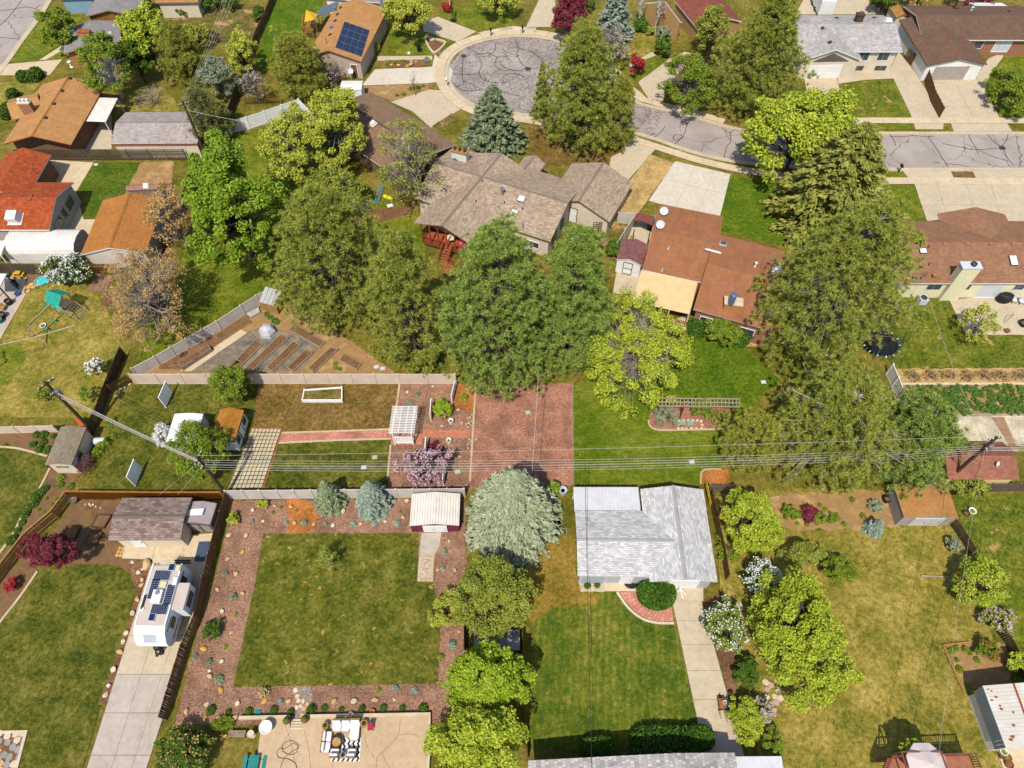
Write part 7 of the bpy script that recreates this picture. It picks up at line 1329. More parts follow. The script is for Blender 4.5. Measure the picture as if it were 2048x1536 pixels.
q = W('E 1890,950 1985,900 1997,935 1925,975', .3); t = thing('cold_frame', 'cold frame with glass lids beside the greenhouse', 'cold frame', (q[0] + q[2]) / 2 - U * .3); MB().prism(q, 0, .28).build('box', G['wood_pale'], t)
for i in range(3): MB().slab([q[0].lerp(q[1], i / 3 + .02), q[3].lerp(q[2], i / 3 + .02), q[3].lerp(q[2], (i + 1) / 3 - .02), q[0].lerp(q[1], (i + 1) / 3 - .02)][::-1], .03, 0, 0).build('glass_lid', G['polycarb'], t)
# white arbour with slatted roof
q = W('J 1103,207 1283,207 1255,408 1072,408', 2.35); t = thing('arbor', 'white slatted arbor with lattice bench on the brick path', 'arbor', W1('J 1190,470')); ux = (q[2] - q[3]).normalized()
for i in range(17): k = i / 16; MB().bar(q[0].lerp(q[3], k) - ux * .1 + U * .08, q[1].lerp(q[2], k) + ux * .1 + U * .08, .05, .09).build('slat', G['white'], t)
for k in (.1, .36, .64, .9): MB().bar(q[0].lerp(q[1], k), q[3].lerp(q[2], k), .05, .12).build('beam', G['white'], t)
for p in (q[0].lerp(q[1], .1), q[0].lerp(q[1], .9), q[3].lerp(q[2], .1), q[3].lerp(q[2], .9)): MB().box((p.x, p.y, 1.17), (.11, .11, 2.34)).build('post', G['white'], t)
a, b_ = q[3].lerp(q[2], .1), q[3].lerp(q[2], .9); a, b_ = Vector((a.x, a.y, 0)), Vector((b_.x, b_.y, 0)); k = MB()
for i in range(8): p = a.lerp(b_, i / 7); k.bar(p + U * .55, p + U * 1.55, .03, .03)
for i in range(6): k.bar(a + U * (.55 + .2 * i), b_ + U * (.55 + .2 * i), .03, .03)
tag(k.build('lattice', G['white'], t), kind='stuff')
for z in (.5, 1.58): MB().bar(a + U * z, b_ + U * z, .07, .09).build('lattice_rail', G['white'], t)
for i in range(4): MB().bar(a + Vector((0, .15 + .13 * i, .45)), b_ + Vector((0, .15 + .13 * i, .45)), .11, .03).build('bench_slat', G['white'], t)
# white screen panels
def screen(label, s, h, group='white screen panels'):
    a, b_ = W(s); t = thing('screen_panel', label, 'screen panel', a, group); MB().bar(a + U * h * .5, b_ + U * h * .5, .04, h * .9).build('panel', mat('panel_white', (.88, .88, .86), (.84, .84, .82), rough=.5, fine=.03, bump=0), t)
    for p in (a, b_): o = MB().box(p + U * h * .52, (.1, .1, h * 1.04)).build('post', G['white'], t)
    MB().bar(a + U * h, b_ + U * h, .08, .1).build('top_rail', G['white'], t)
screen('white screen panel on posts beside the beige fence', 'I 1278,212 1328,96', 1.9); screen('white screen panel on posts near the orange cedar fence', 'I 1045,815 1096,688', 1.95)
for s, lb in (('J 1400,205 1392,318', 'thin white screen beside the chartreuse shrub'), ('J 1578,70 1553,178', 'thin white screen between the chartreuse shrub and the pine'), ('J 1360,500 1352,610', 'thin white screen rising from the pink crabapple'), ('J 1500,700 1487,812', 'thin white screen at the vinyl fence end of the crabapple')): screen(lb, s, 1.4)
# timber pergola
q = W('K 1215,140 1838,147 1842,207 1215,200', 2.2); t = thing('pergola', 'long weathered timber pergola over the kidney shaped bed', 'pergola', W1('K 1500,260'))
for a, b_ in ((q[0], q[1]), (q[3], q[2]), (q[0].lerp(q[3], .5), q[1].lerp(q[2], .5))): MB().bar(a, b_, .09, .14).build('beam', G['wood_pale'], t)
for i in range(23): k = i / 22; MB().bar(q[0].lerp(q[1], k) + U * .1, q[3].lerp(q[2], k) + U * .1, .07, .08).build('slat', G['wood_pale'], t)
for k in (.02, .32, .65, .96):
    for a, b_ in ((q[0], q[1]), (q[3], q[2])): p = a.lerp(b_, k); MB().box((p.x, p.y, 1.08), (.12, .12, 2.16)).build('post', G['wood_brown'], t)
b = MB(); t = thing('stone_border', 'low white stone border with two green pavers in the kidney bed', 'border', W1('K 1460,340'))
for s in 'K 1370,372 1365,345 1375,315 1410,312 1445,310 1480,312 1515,312 1545,318 1552,345 1548,370 1510,372 1470,372 1430,375 1400,372'.split()[1:]: c = W1('K ' + s); MB().lathe(c - U * .03, [(.17, 0), (.18, .08), (.1, .14)], 7).build('stone', G['stone_pale'], t)
for s in ('K 1400,330', 'K 1460,333'): c = W1(s); MB().box(c + U * .04, (.6, .5, .1)).build('paver', mat('verdigris', '8fb0a0', '7fa090'), t)
# ------------------------------------------------------------------ rocks and small plants
rng0 = np.random.default_rng(5)
def rockmesh(seed):
    rg = np.random.default_rng(seed); import bmesh
    bm = bmesh.new(); bmesh.ops.create_icosphere(bm, subdivisions=2, radius=1.0); pl = [(unit(rg, 1)[0], rg.uniform(.55, .8)) for _ in range(9)]
    for v in bm.verts:
        p = np.array(v.co)
        for d, k in pl:
            s = p @ d
            if s > k: p = p - d * (s - k)
        v.co = p * np.array([1.15, .85, .62])
    me = bpy.data.meshes.new('rock'); bm.to_mesh(me); bm.free(); return me
RK = []
for i, m in enumerate(('stone_tan', 'stone_pale', 'stone_yellow', 'stone_tan', 'stone_pale')): me = rockmesh(40 + i); me.materials.append(G[m]); RK.append(me)
def rocks(s, label, group, r=.26, seed=1, k=None, cat='rock', z=.05):
    rg = random.Random(seed)
    for i, p in enumerate(W(s)):
        o = bpy.data.objects.new('landscape_rock', RK[k if k is not None else rg.randrange(5)]); sc.collection.objects.link(o); q = r * rg.uniform(.75, 1.25)
        o.location = (p.x, p.y, z + q * .35); o.scale = (q, q, q); o.rotation_euler = (0, 0, rg.random() * 6.28); tag(o, label, cat, group)
rocks('J 25,1005 190,970 317,978 105,1088 345,1098 497,1108 640,1120 540,990 850,1108 720,1013 1040,1088 1180,1060 1208,933 1070,985', 'pale sandstone rock in the mulch between the vinyl fence and the square lawn', 'rocks along the vinyl fence', .23, 1)
rocks('I 1945,1005 1893,1200 1865,1322 1753,1378 1813,1490 1760,1195 M 1815,42 1672,168 1865,195 1710,335 1783,497 1705,718 1612,790 1612,830 1700,940 1590,1048 1435,1108 1570,620', 'sandstone rock in the mulch strip along the dark board fence', 'rocks along the dark board fence', .23, 2)
rocks('M 1830,1040 U 60,115 315,110 530,92 733,90 1100,97 1262,95 1435,85 1593,78 45,235 165,230 295,225', 'sandstone rock in the mulch strip below the square lawn', 'rocks below the square lawn', .24, 3); rocks('J 1530,1243 1440,1460 1575,1465 N 1605,490', 'pale rock in the mulch beside the brick walk', 'rocks beside the brick walk', .2, 4)
rocks('V 425,288 550,380 505,425 545,515 545,580 490,760 430,945 350,1195 305,1305 265,1440 M 880,780 842,905 818,975', 'rock in the soil strip along the trailer driveway', 'rocks along the trailer driveway', .24, 5); rocks('V 605,325', 'large flat tan boulder at the curve of the trailer driveway', None, .45, 6, 0); rocks('U 180,365 205,378 180,403', 'small yellow rock in the grass by the slatted bench', 'rocks by the slatted bench', .17, 7, 2)
rocks('J 1405,55 1210,98 1598,235 1478,358 1630,330 1565,535 1610,592 1125,703', 'pale rock in the mulch around the white arbor', 'rocks around the white arbor', .18, 8); rocks('J 1690,290 1675,300 1700,320 1680,335 1660,345 1695,350 1670,365 1685,460 1695,475 1680,490 1700,500 1670,505 1705,270 1735,458 1675,525', 'white cobble at the end of the brick path', 'white cobbles at the brick path end', .11, 9, 1); rocks('E 1075,1475 1140,1472 1235,1470 1330,1475 1375,1475 1430,1475 1500,1473 I 1000,40 960,60 935,75 1040,20 920,100 900,130', 'whitish stone lined up at the foot of the beige fence', 'stones at the foot of the beige fence', .17, 10, 1)
rocks('B 1400,320', 'big white boulder in the triangular bed by the turning circle', None, .55, 11, 1); rocks('B 1090,505 1140,505 1210,510 1240,500 1275,480 1240,478', 'tan rock in the narrow bed beside the walk', 'rocks in the narrow bed', .3, 12); rocks('I 660,960 700,968 740,975 775,985 720,960 690,955', 'cream rubble stone behind the mottled brown shed', 'rubble behind the brown shed', .12, 13, 1); rocks('A 270,300' if 0 else 'T 530,285 560,270 580,262', 'pale rock at the kerb of the corner lawn', 'rocks at the corner kerb', .3, 14)
def tuft(name, m, seed, n=240, r=.28, h=.3, leaf=.07):
    rg = np.random.default_rng(seed); D = unit(rg, n); D[:, 2] = np.abs(D[:, 2]); C = D * np.array([r, r, h]) * (rg.random((n, 1)) ** .4); C[:, 2] += .02
    V, Fc = leaf_quads(C, leaf * rg.uniform(.7, 1.3, n), rg, .3, .45, D); return npmesh(name, V, Fc, m)
TF = dict(blue=tuft('plant', G['nd_blue'], 1), green=tuft('plant', G['lf_dark'], 2), yellow=tuft('plant', G['lf_olive'], 3), mid=tuft('plant', G['lf_mid'], 4), grey=tuft('plant', G['lf_sage'], 5), veg=tuft('plant', leafm('lf_crop', '44662a', '5c8030', '7c983c'), 6, 90, .24, .2, .1), red=tuft('plant', G['lf_wine'], 7), tan=tuft('plant', mat('straw', 'c0a878', 'a88e5e') and leafm('lf_straw', 'b49a66', 'c8b080'), 8))
def plants(s, kind, label, group, sc_=1.0, seed=1, pts=None):
    rg = random.Random(seed)
    for p in (W(s) if pts is None else pts):
        o = bpy.data.objects.new('small_plant', TF[kind]); sc.collection.objects.link(o); q = sc_ * rg.uniform(.75, 1.3); o.location = (p.x, p.y, .03); o.scale = (q, q, q * rg.uniform(.8, 1.2)); o.rotation_euler.z = rg.random() * 6.28; tag(o, label, 'plant', group)
plants('J 15,1090 282,1105 420,1100 580,1108 797,1110 960,1105 1130,1100 1490,1320 1485,1455', 'blue', 'blue-grey mound plant in the mulch by the vinyl fence', 'blue mounds by the vinyl fence'); plants('N 1120,925 1265,940 1555,590 U 665,97', 'blue', 'blue-grey mound plant below or beside the square lawn', 'blue mounds below the square lawn', 1.15)
plants('U 95,170 240,180 405,180 610,165 750,180 915,165 1020,150 1160,160 1330,155 1505,150 1660,150 1830,155', 'green', 'dark green tuft planted along the terrace wall', 'tufts along the terrace wall', 1.1, 2); plants('M 1730,50 1800,225 1670,850 1610,720 1690,860 1500,680', 'grey', 'grey mound plant in the mulch by the dark board fence', 'grey mounds by the dark fence', 1.1, 3); plants('M 1735,605 1815,355 N 1465,690 990,940 1470,890', 'yellow', 'straw-yellow tuft in the mulch border', 'yellow tufts in the mulch', .9, 4); plants('U 530,30', 'tan', 'dry tan ornamental grass below the square lawn', None, 1.7, 5)
plants('I 345,425 415,435 260,500 310,540 335,487 375,540 290,425', 'green', 'small shrub in the dirt bed beside the narrow grey shed', 'small shrubs by the grey shed', 1.3, 6); plants('I 475,755 470,815 545,820', 'mid', 'leafy perennial at the end wall of the narrow grey shed', 'perennials at the shed end', 1.6, 7); plants('I 355,840 315,870 285,910 265,960 240,975 215,1010 200,1040 175,1100 140,1160 90,1240 110,1225', 'green', 'low shrub along the curved concrete edging', 'shrubs along the curved edging', 1.5, 8); plants('I 340,1015 300,1000 360,915 435,915 400,960', 'mid', 'scattered little plant in the dirt along the tan fence', 'little plants along the tan fence', .6, 9)
plants('J 240,980 360,1005 180,1020 1155,1015 1500,1320', 'mid', 'small green perennial in the mulch', 'small perennials in the mulch', .6, 10); plants('J 1285,115 1230,180', 'grey', 'twiggy grey shrub beside the white arbor', 'grey shrubs by the arbor', 1.3, 11); plants('J 1640,140', 'yellow', 'spindly yellow plant by the thin white screen', None, 1.8, 12); plants('J 1430,490 1400,520 1470,530', 'red', 'reddish twiggy plant beside the pink crabapple', 'reddish plants by the crabapple', 1.3, 13)
rg = random.Random(33); vp = []
q = W('P 1815,775 2080,775 2090,825 1868,825')
for i in range(34):
    for j in range(8): vp.append(((q[0] * (1 - i / 33) + q[1] * i / 33) * (1 - j / 7) + (q[3] * (1 - i / 33) + q[2] * i / 33) * j / 7) + Vector((rg.uniform(-.25, .25), rg.uniform(-.25, .25), 0)))
plants('', 'veg', 'leafy green crop plant in the vegetable patch by the gravel yard', 'crop plants in the vegetable patch', 1.1, 14, [p for p in vp if rg.random() > .2])
plants('Q 1500,620 1540,690 1600,610 1560,760 1690,690 1640,640 1530,600 1620,880', 'mid', 'low weed in the bare planting square', 'weeds in the planting square', .9, 15); plants('L 520,940 560,970 640,1010 660,1040 700,1080 840,1020 760,900 420,1080 350,1075', 'mid', 'weed clump in the bare dirt of the dry yard', 'weeds in the dry yard dirt', .9, 16); plants('F 300,1225 440,1250 655,1340 690,1380 660,1370', 'mid', 'green clump growing among the raised beds', 'green clumps among raised beds', .9, 17)
plants('F 130,960 160,985 190,1010 210,1020', 'veg', 'leafy plant along the greenhouse wall', 'plants along the greenhouse', 1.6, 18); plants('O 670,140 745,135', 'green', 'spiky plant in the gravel bed by the garage', 'spiky plants in the gravel bed', 1.0, 19); plants('I 785,505 760,560 820,490 750,600 870,440 860,320 860,330', 'mid', 'weedy growth along the brush beside the tent lawn', 'weeds along the brush', 1.6, 20); plants('B 1600,365', 'grey', 'round grey sage bush at the end of the narrow bed', None, 2.0, 21) if 0 else plants('B 1358,470', 'grey', 'round grey sage bush at the end of the narrow bed', None, 2.2, 21)
plants('B 1060,500 1120,490 1180,480 1130,740 1180,730 1240,690 1290,680 1330,665', 'mid', 'small plant in the beds beside the pale driveway', 'plants beside the pale driveway', 1.2, 22); plants('S 1540,710 1600,760 1660,745 1440,705', 'mid', 'green perennial at the cream garage wall', 'perennials at the garage wall', 1.5, 23); plants('E 20,1290 30,1320 10,1350 15,1260', 'yellow', 'yellow flower clump at the edge of the play lawn', 'yellow flowers at the play lawn', 1.0, 24)

# ------------------------------------------------------------------ play set
tw_ = mat('play_wood', 'b8a07c', '9a8462', 2, bs=14); c = W1('X 1180,880'); t = thing('play_set', 'wooden play set with teal roof, slide, swing beam and climbing net', 'play set', c); rz = -.35; R = Matrix.Rotation(rz, 3, 'Z'); v = lambda x, y, z: c + R @ Vector((x, y, z))
for x in (-.75, .75):
    for y in (-.75, .75): MB().bar(v(x, y, 0), v(x, y, 2.5), .1, .1).build('post', tw_, t)
for i in range(8): MB().box(v(-.65 + 1.3 * i / 7, 0, 1.25), (.17, 1.5, .04), rz).build('plank', tw_, t)
for s in (-1, 1):
    o = None
    for i in range(9): a0, a1 = -.95 + 1.9 * i / 9, -.95 + 1.9 * (i + .8) / 9; MB().slab([v(a0, s * .95, 2.35), v(a1, s * .95, 2.35), v(a1, 0, 3.1), v(a0, 0, 3.1)][::s], .04, 0, 0).build('roof_slat', G['teal'], t)
b = MB(); pr = [(-.95, 1.25), (-1.3, 1.1), (-1.9, .55), (-2.5, .22), (-2.9, .18)]
for (x0, z0), (x1, z1) in zip(pr[:-1], pr[1:]):
    b.face([v(x0, -.25, z0), v(x1, -.25, z1), v(x1, .25, z1), v(x0, .25, z0)])
    for y in (-.25, .25): b.face([v(x0, y, z0), v(x1, y, z1), v(x1, y, z1 + .18), v(x0, y, z0 + .18)])
b.build('slide', G['teal'], t)
MB().bar(v(-.2, -.75, 2.2), v(-.5, -4.2, 2.2), .12, .14).build('swing_beam', tw_, t)
for x in (-1.5, .8): MB().bar(v(x, -4.5, 0), v(-.45, -4.1, 2.2), .1, .1).build('swing_leg', tw_, t)
for y in (-1.8, -3.0):
    for x in (-.55, -.1): MB().tube([v(x, y, .5), v(x, y, 2.15)], .012, 4).build('swing_chain', G['greymetal'], t)
    MB().box(v(-.32, y, .48), (.5, .2, .04), rz).build('swing_seat', G['teal'], t)
k = MB()
for i in range(6): k.bar(v(.8 + .02, -.7 + .28 * i, 1.3), v(2.1, -.7 + .28 * i, .1), .025, .025)
for i in range(6): k.bar(v(.9 + .22 * i, -.7, 1.2 - .2 * i), v(.9 + .22 * i, .7, 1.2 - .2 * i), .025, .025)
tag(k.build('climbing_net', G['wood_pale'], t), kind='stuff')
for y in (-.75, .75): MB().bar(v(.8, y, 1.3), v(2.15, y, .05), .07, .07).build('net_rail', tw_, t)
MB().box(v(0, -.76, 1.6), (1.5, .05, .6), rz).build('side_wall', G['tealpale'], t)
c = W1('X 710,375'); t = thing('sandbox', 'turquoise round plastic sandbox by the white lilac', 'sandbox', c); MB().lathe(c, [(.62, 0), (.72, .2), (.62, .2), (.58, .08)], 20).build('tub', G['tealpale'], t); MB().lathe(c + Vector((.75, -.1, 0)), [(.2, 0), (.22, .16), (.05, .2)], 10).build('turtle_head', G['tealpale'], t)
c = W1('X 345,285'); t = thing('toy_car', 'yellow ride-on toy truck by the wooden fence', 'toy car', c); MB().box(c + U * .3, (1.2, .6, .3)).build('body', G['yellow'], t); MB().box(c + Vector((.05, 0, .55)), (.7, .54, .25)).build('cabin', G['glass'], t); MB().box(c + Vector((.05, 0, .69)), (.6, .5, .05)).build('roof', G['yellow'], t)
for x in (-.38, .38):
    for y in (-.3, .3): MB().tube([c + Vector((x, y - .06, .16)), c + Vector((x, y + .06, .16))], .16, 10).build('wheel', G['black'], t)
def pot(s, lb, m, r=.25, h=.35, nm='planter_pot', cat='pot', plant=None, z=.05):
    c = W1(s, z); t = thing(nm, lb, cat, c); MB().lathe(c, [(r * .7, 0), (r, h), (r * .85, h), (r * .8, h * .75)], 14).build('vessel', G[m] if m in MATS else m, t); MB().lathe(c + U * h * .7, [(r * .8, 0), (r * .5, .04)], 10).build('soil' if not plant else 'plant', G[plant or 'dirt_dark'], t); return t
pot('X 140,285', 'green storage tub beside the yellow toy truck', 'greenpaint', .3, .4, 'storage_tub', 'tub'); pot('X 310,600', 'blue tub at the corner of the concrete terrace', 'blue', .28, .35, 'storage_tub', 'tub'); pot('X 290,445', 'dark kettle grill on the concrete terrace', 'black', .3, .8, 'kettle_grill', 'grill'); pot('X 175,750', 'black barrel planter on the concrete terrace', 'black', .38, .6); pot('X 60,975', 'large black tub near the terrace edge of the play lawn', 'black', .42, .55, 'storage_tub', 'tub'); pot('X 20,1060', 'green tub on the concrete terrace', 'tealwood', .35, .5, 'storage_tub', 'tub'); pot('X 740,1130', 'white basin lying on the play lawn', 'white', .34, .15, 'basin', 'basin')
c = W1('X 70,860'); t = thing('patio_chair', 'tan folding chair on the concrete terrace', 'chair', c); MB().box(c + U * .42, (.5, .5, .05)).build('seat', G['wood_tan'], t); MB().box(c + Vector((0, .25, .7)), (.5, .05, .5)).build('backrest', G['wood_tan'], t)
for i in (-1, 1):
    for j in (-1, 1): MB().box(c + Vector((.22 * i, .22 * j, .2)), (.04, .04, .4)).build('leg', G['darkmetal'], t)
pot('J 1545,330', 'white urn planter on the chartreuse shrub side of the brick path', 'white', .26, .55, 'urn', 'urn', 'lf_dark'); pot('J 1530,480', 'white urn planter on the crabapple side of the brick path', 'white', .26, .55, 'urn', 'urn', 'lf_dark'); pot('L 1655,985', 'white tyre planter on the dirt by the green lawn', 'white', .35, .25, plant='lf_mid'); pot('L 1610,1000', 'dark ring planter beside the white tyre planter', 'black', .3, .2)
pot('Y 1765,775', 'white flower pot on the tan pad', 'white', .3, .4, plant='lf_mid'); pot('Y 1815,850', 'terracotta pot on the tan pad, the one with green leaves', 'clay', .3, .35, plant='lf_mid'); pot('Y 1840,935', 'empty terracotta pot on the tan pad', 'clay', .3, .35); pot('Y 1755,830', 'dark red glazed pot on the tan pad', 'maroonpaint', .22, .3); pot('I 910,935', 'orange clay bowl behind the mottled brown shed', 'clay', .25, .2); pot('I 580,935', 'grey water tub in the fence corner', 'greymetal', .35, .5, 'storage_tub', 'tub')
pot('Z 475,370', 'black wheelie bin inside the chain link gate', 'black', .38, 1.0, 'dustbin', 'bin'); pot('Z 528,320', 'teal recycling bin inside the chain link gate', 'verdigris', .45, 1.0, 'dustbin', 'bin'); pot('K 480,870', 'pale grey storage bin behind the metal porch roof', 'palegrey', .4, .8, 'storage_tub', 'tub'); pot('L 1010,905', 'black pot at the shaded side of the tan roofed shed', 'black', .35, .6)
for s, lb, m in (('J 958,595', 'pale green valve box lid in the lawn by the gravel path', 'verdigris2'), ('J 875,672', 'white valve box lid in the lawn near the wires', 'palegrey'), ('J 1595,705', 'green valve box lid in the mulch by the crabapple', 'verdigris2'), ('K 215,250', 'pale lid in the red mulch below the pine', 'verdigris2'), ('K 1472,630', 'pale lid in the striped lawn', 'palegrey'), ('H 100,1437', 'white lid in the lawn behind the kidney bed', 'palegrey'), ('U 475,188', 'teal valve box lid in the mulch by the terrace', 'tealwood'), ('A 738,1265', 'white box lid on the mowed lawn edge', 'palegrey'), ('F 970,1360', 'grey paver by the wire gate, next to the brown post', 'palegrey'), ('F 1020,1372', 'grey paver by the wire gate, under the pine edge', 'palegrey')):
    c = W1(s, .06); o = MB().box(c + U * .03, (.5, .38, .07), .1); o.box(c + U * .07, (.42, .3, .02), .1); tag(o.build('valve_box', mat('verdigris2', 'b4c8a8', 'a4b898') if m == 'verdigris2' else G[m]), lb, 'valve box')
# wheelbarrow and things by the concrete walk
c = W1('O 1695,1060', .07); t = thing('wheelbarrow', 'orange wheelbarrow loaded with tools on the concrete walk', 'wheelbarrow', c); b = MB(); top = [c + Vector(p) for p in ((-.3, .45, .62), (.3, .45, .62), (.33, -.4, .6), (-.33, -.4, .6))]; lo = [c + Vector(p) for p in ((-.16, .3, .3), (.16, .3, .3), (.22, -.3, .35), (-.22, -.3, .35))]; b.face(lo)
for i in range(4): b.face([lo[i], lo[(i + 1) % 4], top[(i + 1) % 4], top[i]])
b.build('tray', G['clay'], t); MB().tube([c + Vector((-.05, .6, .2)), c + Vector((.05, .6, .2))], .2, 12).build('wheel', G['black'], t)
for x in (-.25, .25): MB().bar(c + Vector((x * .3, .6, .2)), c + Vector((x * 1.2, -1.0, .62)), .04, .05).build('handle', G['wood_tan'], t); MB().bar(c + Vector((x, -.25, .4)), c + Vector((x, -.35, 0)), .04, .04).build('leg', G['black'], t)
for i, (a, b_) in enumerate((((.1, .3, .66), (.5, -1.3, .55)), ((0, .3, .7), (.25, -1.5, .6)), ((-.1, .2, .66), (.15, -1.2, .5)))): tag(MB().tube([c + Vector(a), c + Vector(b_)], .02, 5).build('garden_tool', G['wood_pale']), ('longest of the tool handles laid in the orange wheelbarrow', 'middle tool handle laid in the orange wheelbarrow', 'short tool handle laid in the orange wheelbarrow')[(1, 0, 2)[i]], 'tool')
tag(MB().box(c + Vector((.5, -.15, .2)), (.35, .5, .4), -.3).build('storage_box', G['blue']), 'blue box beside the orange wheelbarrow', 'box'); pot('O 1720,1035', 'white bucket in the orange wheelbarrow', 'white', .15, .25, 'bucket', 'bucket', z=.6)
c = W1('O 1010,120', .08); tag(MB().prism([c + Vector((.65 * math.cos(a), -.55 * math.sin(a) + .1, 0)) for a in [math.pi * k / 14 for k in range(15)]], c.z, c.z + .03).build('door_mat', G['black']), 'dark half-round mat on the garage step', 'mat')
c = W1('O 1380,190', .05); t = thing('sawhorse', 'white folding frame leaning by the round clipped shrub', 'frame', c)
for a, b_ in (((-.2, .5, .5), (.5, -.2, 0)), ((-.3, -.1, .5), (.3, .5, .6)), ((-.1, .3, .6), (.2, -.5, 0)), ((-.45, .2, .55), (-.1, .9, .5))): MB().bar(c + Vector(a), c + Vector(b_), .06, .06).build('bar', G['white'], t)
c = W1('O 1548,118', .05); t = thing('garden_chair', 'blue slatted chair at the garage corner', 'chair', c); MB().box(c + U * .38, (.5, .5, .05)).build('seat', G['blue'], t)
for k in range(4): MB().box(c + Vector((-.19 + .125 * k, .25, .7)), (.09, .04, .7)).build('back_slat', mat('skyblue', '6fb4d4', '5aa0c4'), t)
for i in (-1, 1):
    for j in (-1, 1): MB().box(c + Vector((.2 * i, .2 * j, .18)), (.05, .05, .36)).build('leg', G['blue'], t)
a, b_ = W1('K 1560,850', 0), W1('K 1592,1010', 0); t = thing('ladder', 'yellow ladder hung on the fence beside the garage', 'ladder', a)
for z in (1.2, 1.6): MB().bar(a + U * z, b_ + U * z, .05, .07).build('rail', G['yellow'], t)
for i in range(9): p = a.lerp(b_, (i + .5) / 9); MB().bar(p + U * 1.2, p + U * 1.6, .04, .04).build('rung', G['yellow'], t)
a, b_ = W1('F 970,110', .05), W1('F 1012,-10', .05); t = thing('ladder', 'pale blue ladder lying beside the brush heap', 'ladder', a); pp = Vector((.22, .05, 0))
for s in (-1, 1): MB().bar(a + pp * s + U * .1, b_ + pp * s + U * .6, .05, .08).build('rail', G['skyblue'], t)
for i in range(8): p = a.lerp(b_, (i + .5) / 8) + U * (.1 + .5 * (i + .5) / 8); MB().bar(p - pp, p + pp, .05, .05).build('rung', G['skyblue'], t)
c = W1('F 1060,65', .1); t = thing('kayak', 'yellow kayak lying near the pale blue ladder', 'kayak', c); b = MB(); b.tube([c + Vector((-.7, .35, .15)), c + Vector((-.4, .2, .18)), c + Vector((.3, -.15, .18)), c + Vector((.7, -.35, .15))], [.04, .26, .26, .04], 10); b.build('hull', mat('neon', 'dce02c', 'c8cc20', rough=.4), t); MB().lathe(c + U * .38, [(.2, 0), (.2, .05), (.12, .02)], 12).build('cockpit', G['black'], t)
tag(MB().box(W1('F 1075,120', .1), (.7, .45, .12), .4).build('cooler_lid', G['white']), 'white panel lying by the yellow kayak', 'panel'); c = W1('I 785,485'); t = thing('rolled_tarp', 'white barrel lying by the brush on the tent lawn', 'barrel', c); MB().tube([c + Vector((-.5, 0, .38)), c + Vector((.5, .05, .38))], .36, 14).build('drum', G['palegrey'], t); MB().tube([c + Vector((.5, .05, .38)), c + Vector((.55, .05, .38))], .3, 14).build('opening', G['black'], t)
q = W('I 612,332 655,350 715,385 705,435 660,395 620,365', 0); b = MB(); b.face([Vector((p.x, p.y, z)) for p, z in zip(q, (1.2, 1.3, 1.0, .1, .05, .1))][::-1]); o = b.build('tarp', G['orange']); md = o.modifiers.new('thick', 'SOLIDIFY'); md.thickness = .03; tag(o, 'orange tarp draped behind the narrow grey shed', 'tarp')
q = W('I 1530,1245 1632,1243 1588,1392 1495,1392', .1); o = MB().prism(q, .08, .2).build('folded_mat', mat('slate_blue', '4a566c', '3c485c', rough=.7)); tag(o, 'slate blue mat on the concrete behind the trailer', 'mat'); o2 = MB().prism([p.lerp(sum(q, Vector()) / 4, .06) for p in q], .2, .22).build('top_sheet', G['slate_blue'], o)
for i in range(2): a, b_ = W('V 955,%d 1155,%d' % (262 + 30 * i, 265 + 30 * i), .12); tag(MB().bar(a, b_, .1, .12).build('rack_bar', G['black']), ('black bar on the ground behind the trailer, nearer the slate mat', 'black bar on the ground behind the trailer, nearer the ladder')[i], 'bar')
# bottom right deck
DZ = 1.7; q = W('Y 330,850 1352,812 1450,1060 250,1060', DZ); t = thing('timber_deck', 'raised red-brown timber deck with railings beside the metal barn', 'deck', Vector((q[0].x, q[0].y, 0))); n = 14
for i in range(n): MB().bar(q[0].lerp(q[3], (i + .5) / n) - U * .02, q[1].lerp(q[2], (i + .5) / n) - U * .02, (q[3] - q[0]).length / n - .012, .05).build('plank', mat('deck_wood', 'b8765c', '9c6048', 2, bs=14, fine=.3), t)
MB().bar(q[0] + U * -.15, q[1] + U * -.15, .06, .22).build('fascia', mat('deck_red', '8e5642', '764634', 2, bs=14), t)
for i in range(4): p = q[0].lerp(q[1], i / 3); MB().box((p.x, p.y, DZ / 2), (.12, .12, DZ)).build('post', G['deck_red'], t)
dr = G['deck_red']; railing(t, q[0].lerp(q[1], .0), q[0].lerp(q[1], 1), dr, 1.0, .16); railing(t, q[1], q[2], dr, 1.0, .16); railing(t, q[0], q[3], dr, 1.0, .16)
w_ = W('Y 515,772 1012,770', DZ + 2.0); MB().bar(w_[0], w_[1], .1, .12).build('pergola_beam', dr, t)
for p in w_: MB().bar(p, p + Vector((.15, -2.2, .0)), .09, .1).build('pergola_rafter', dr, t); MB().box((p.x, p.y, DZ + 1.0), (.1, .1, 2.0)).build('post', dr, t)
c = W1('Y 690,960', DZ); t = thing('patio_umbrella', 'beige octagonal parasol on the timber deck', 'umbrella', c); b = MB(); ap = c + U * 2.35; rim = [c + Vector((1.45 * math.cos(math.pi / 8 + k * math.pi / 4), 1.45 * math.sin(math.pi / 8 + k * math.pi / 4), 1.85)) for k in range(8)]
for k in range(8): b.face([rim[k], rim[(k + 1) % 8], ap]); b.face([rim[k], rim[k] - U * .12, rim[(k + 1) % 8] - U * .12, rim[(k + 1) % 8]])
b.build('canopy', G['canvas'], t); MB().tube([c, ap], .03, 8).build('pole', G['darkmetal'], t)
for k in range(8): MB().bar(ap - U * .03, rim[k] - U * .03, .02, .03).build('rib', G['darkmetal'], t)
broadleaf('potted_tree', 'yellow-green potted tree growing through the deck railing', 'tree', (1795, 1475, 1860, 1515), 3.4, G['lf_bright'], bk, .1, 1400, 30, 2.2, .26, 201)
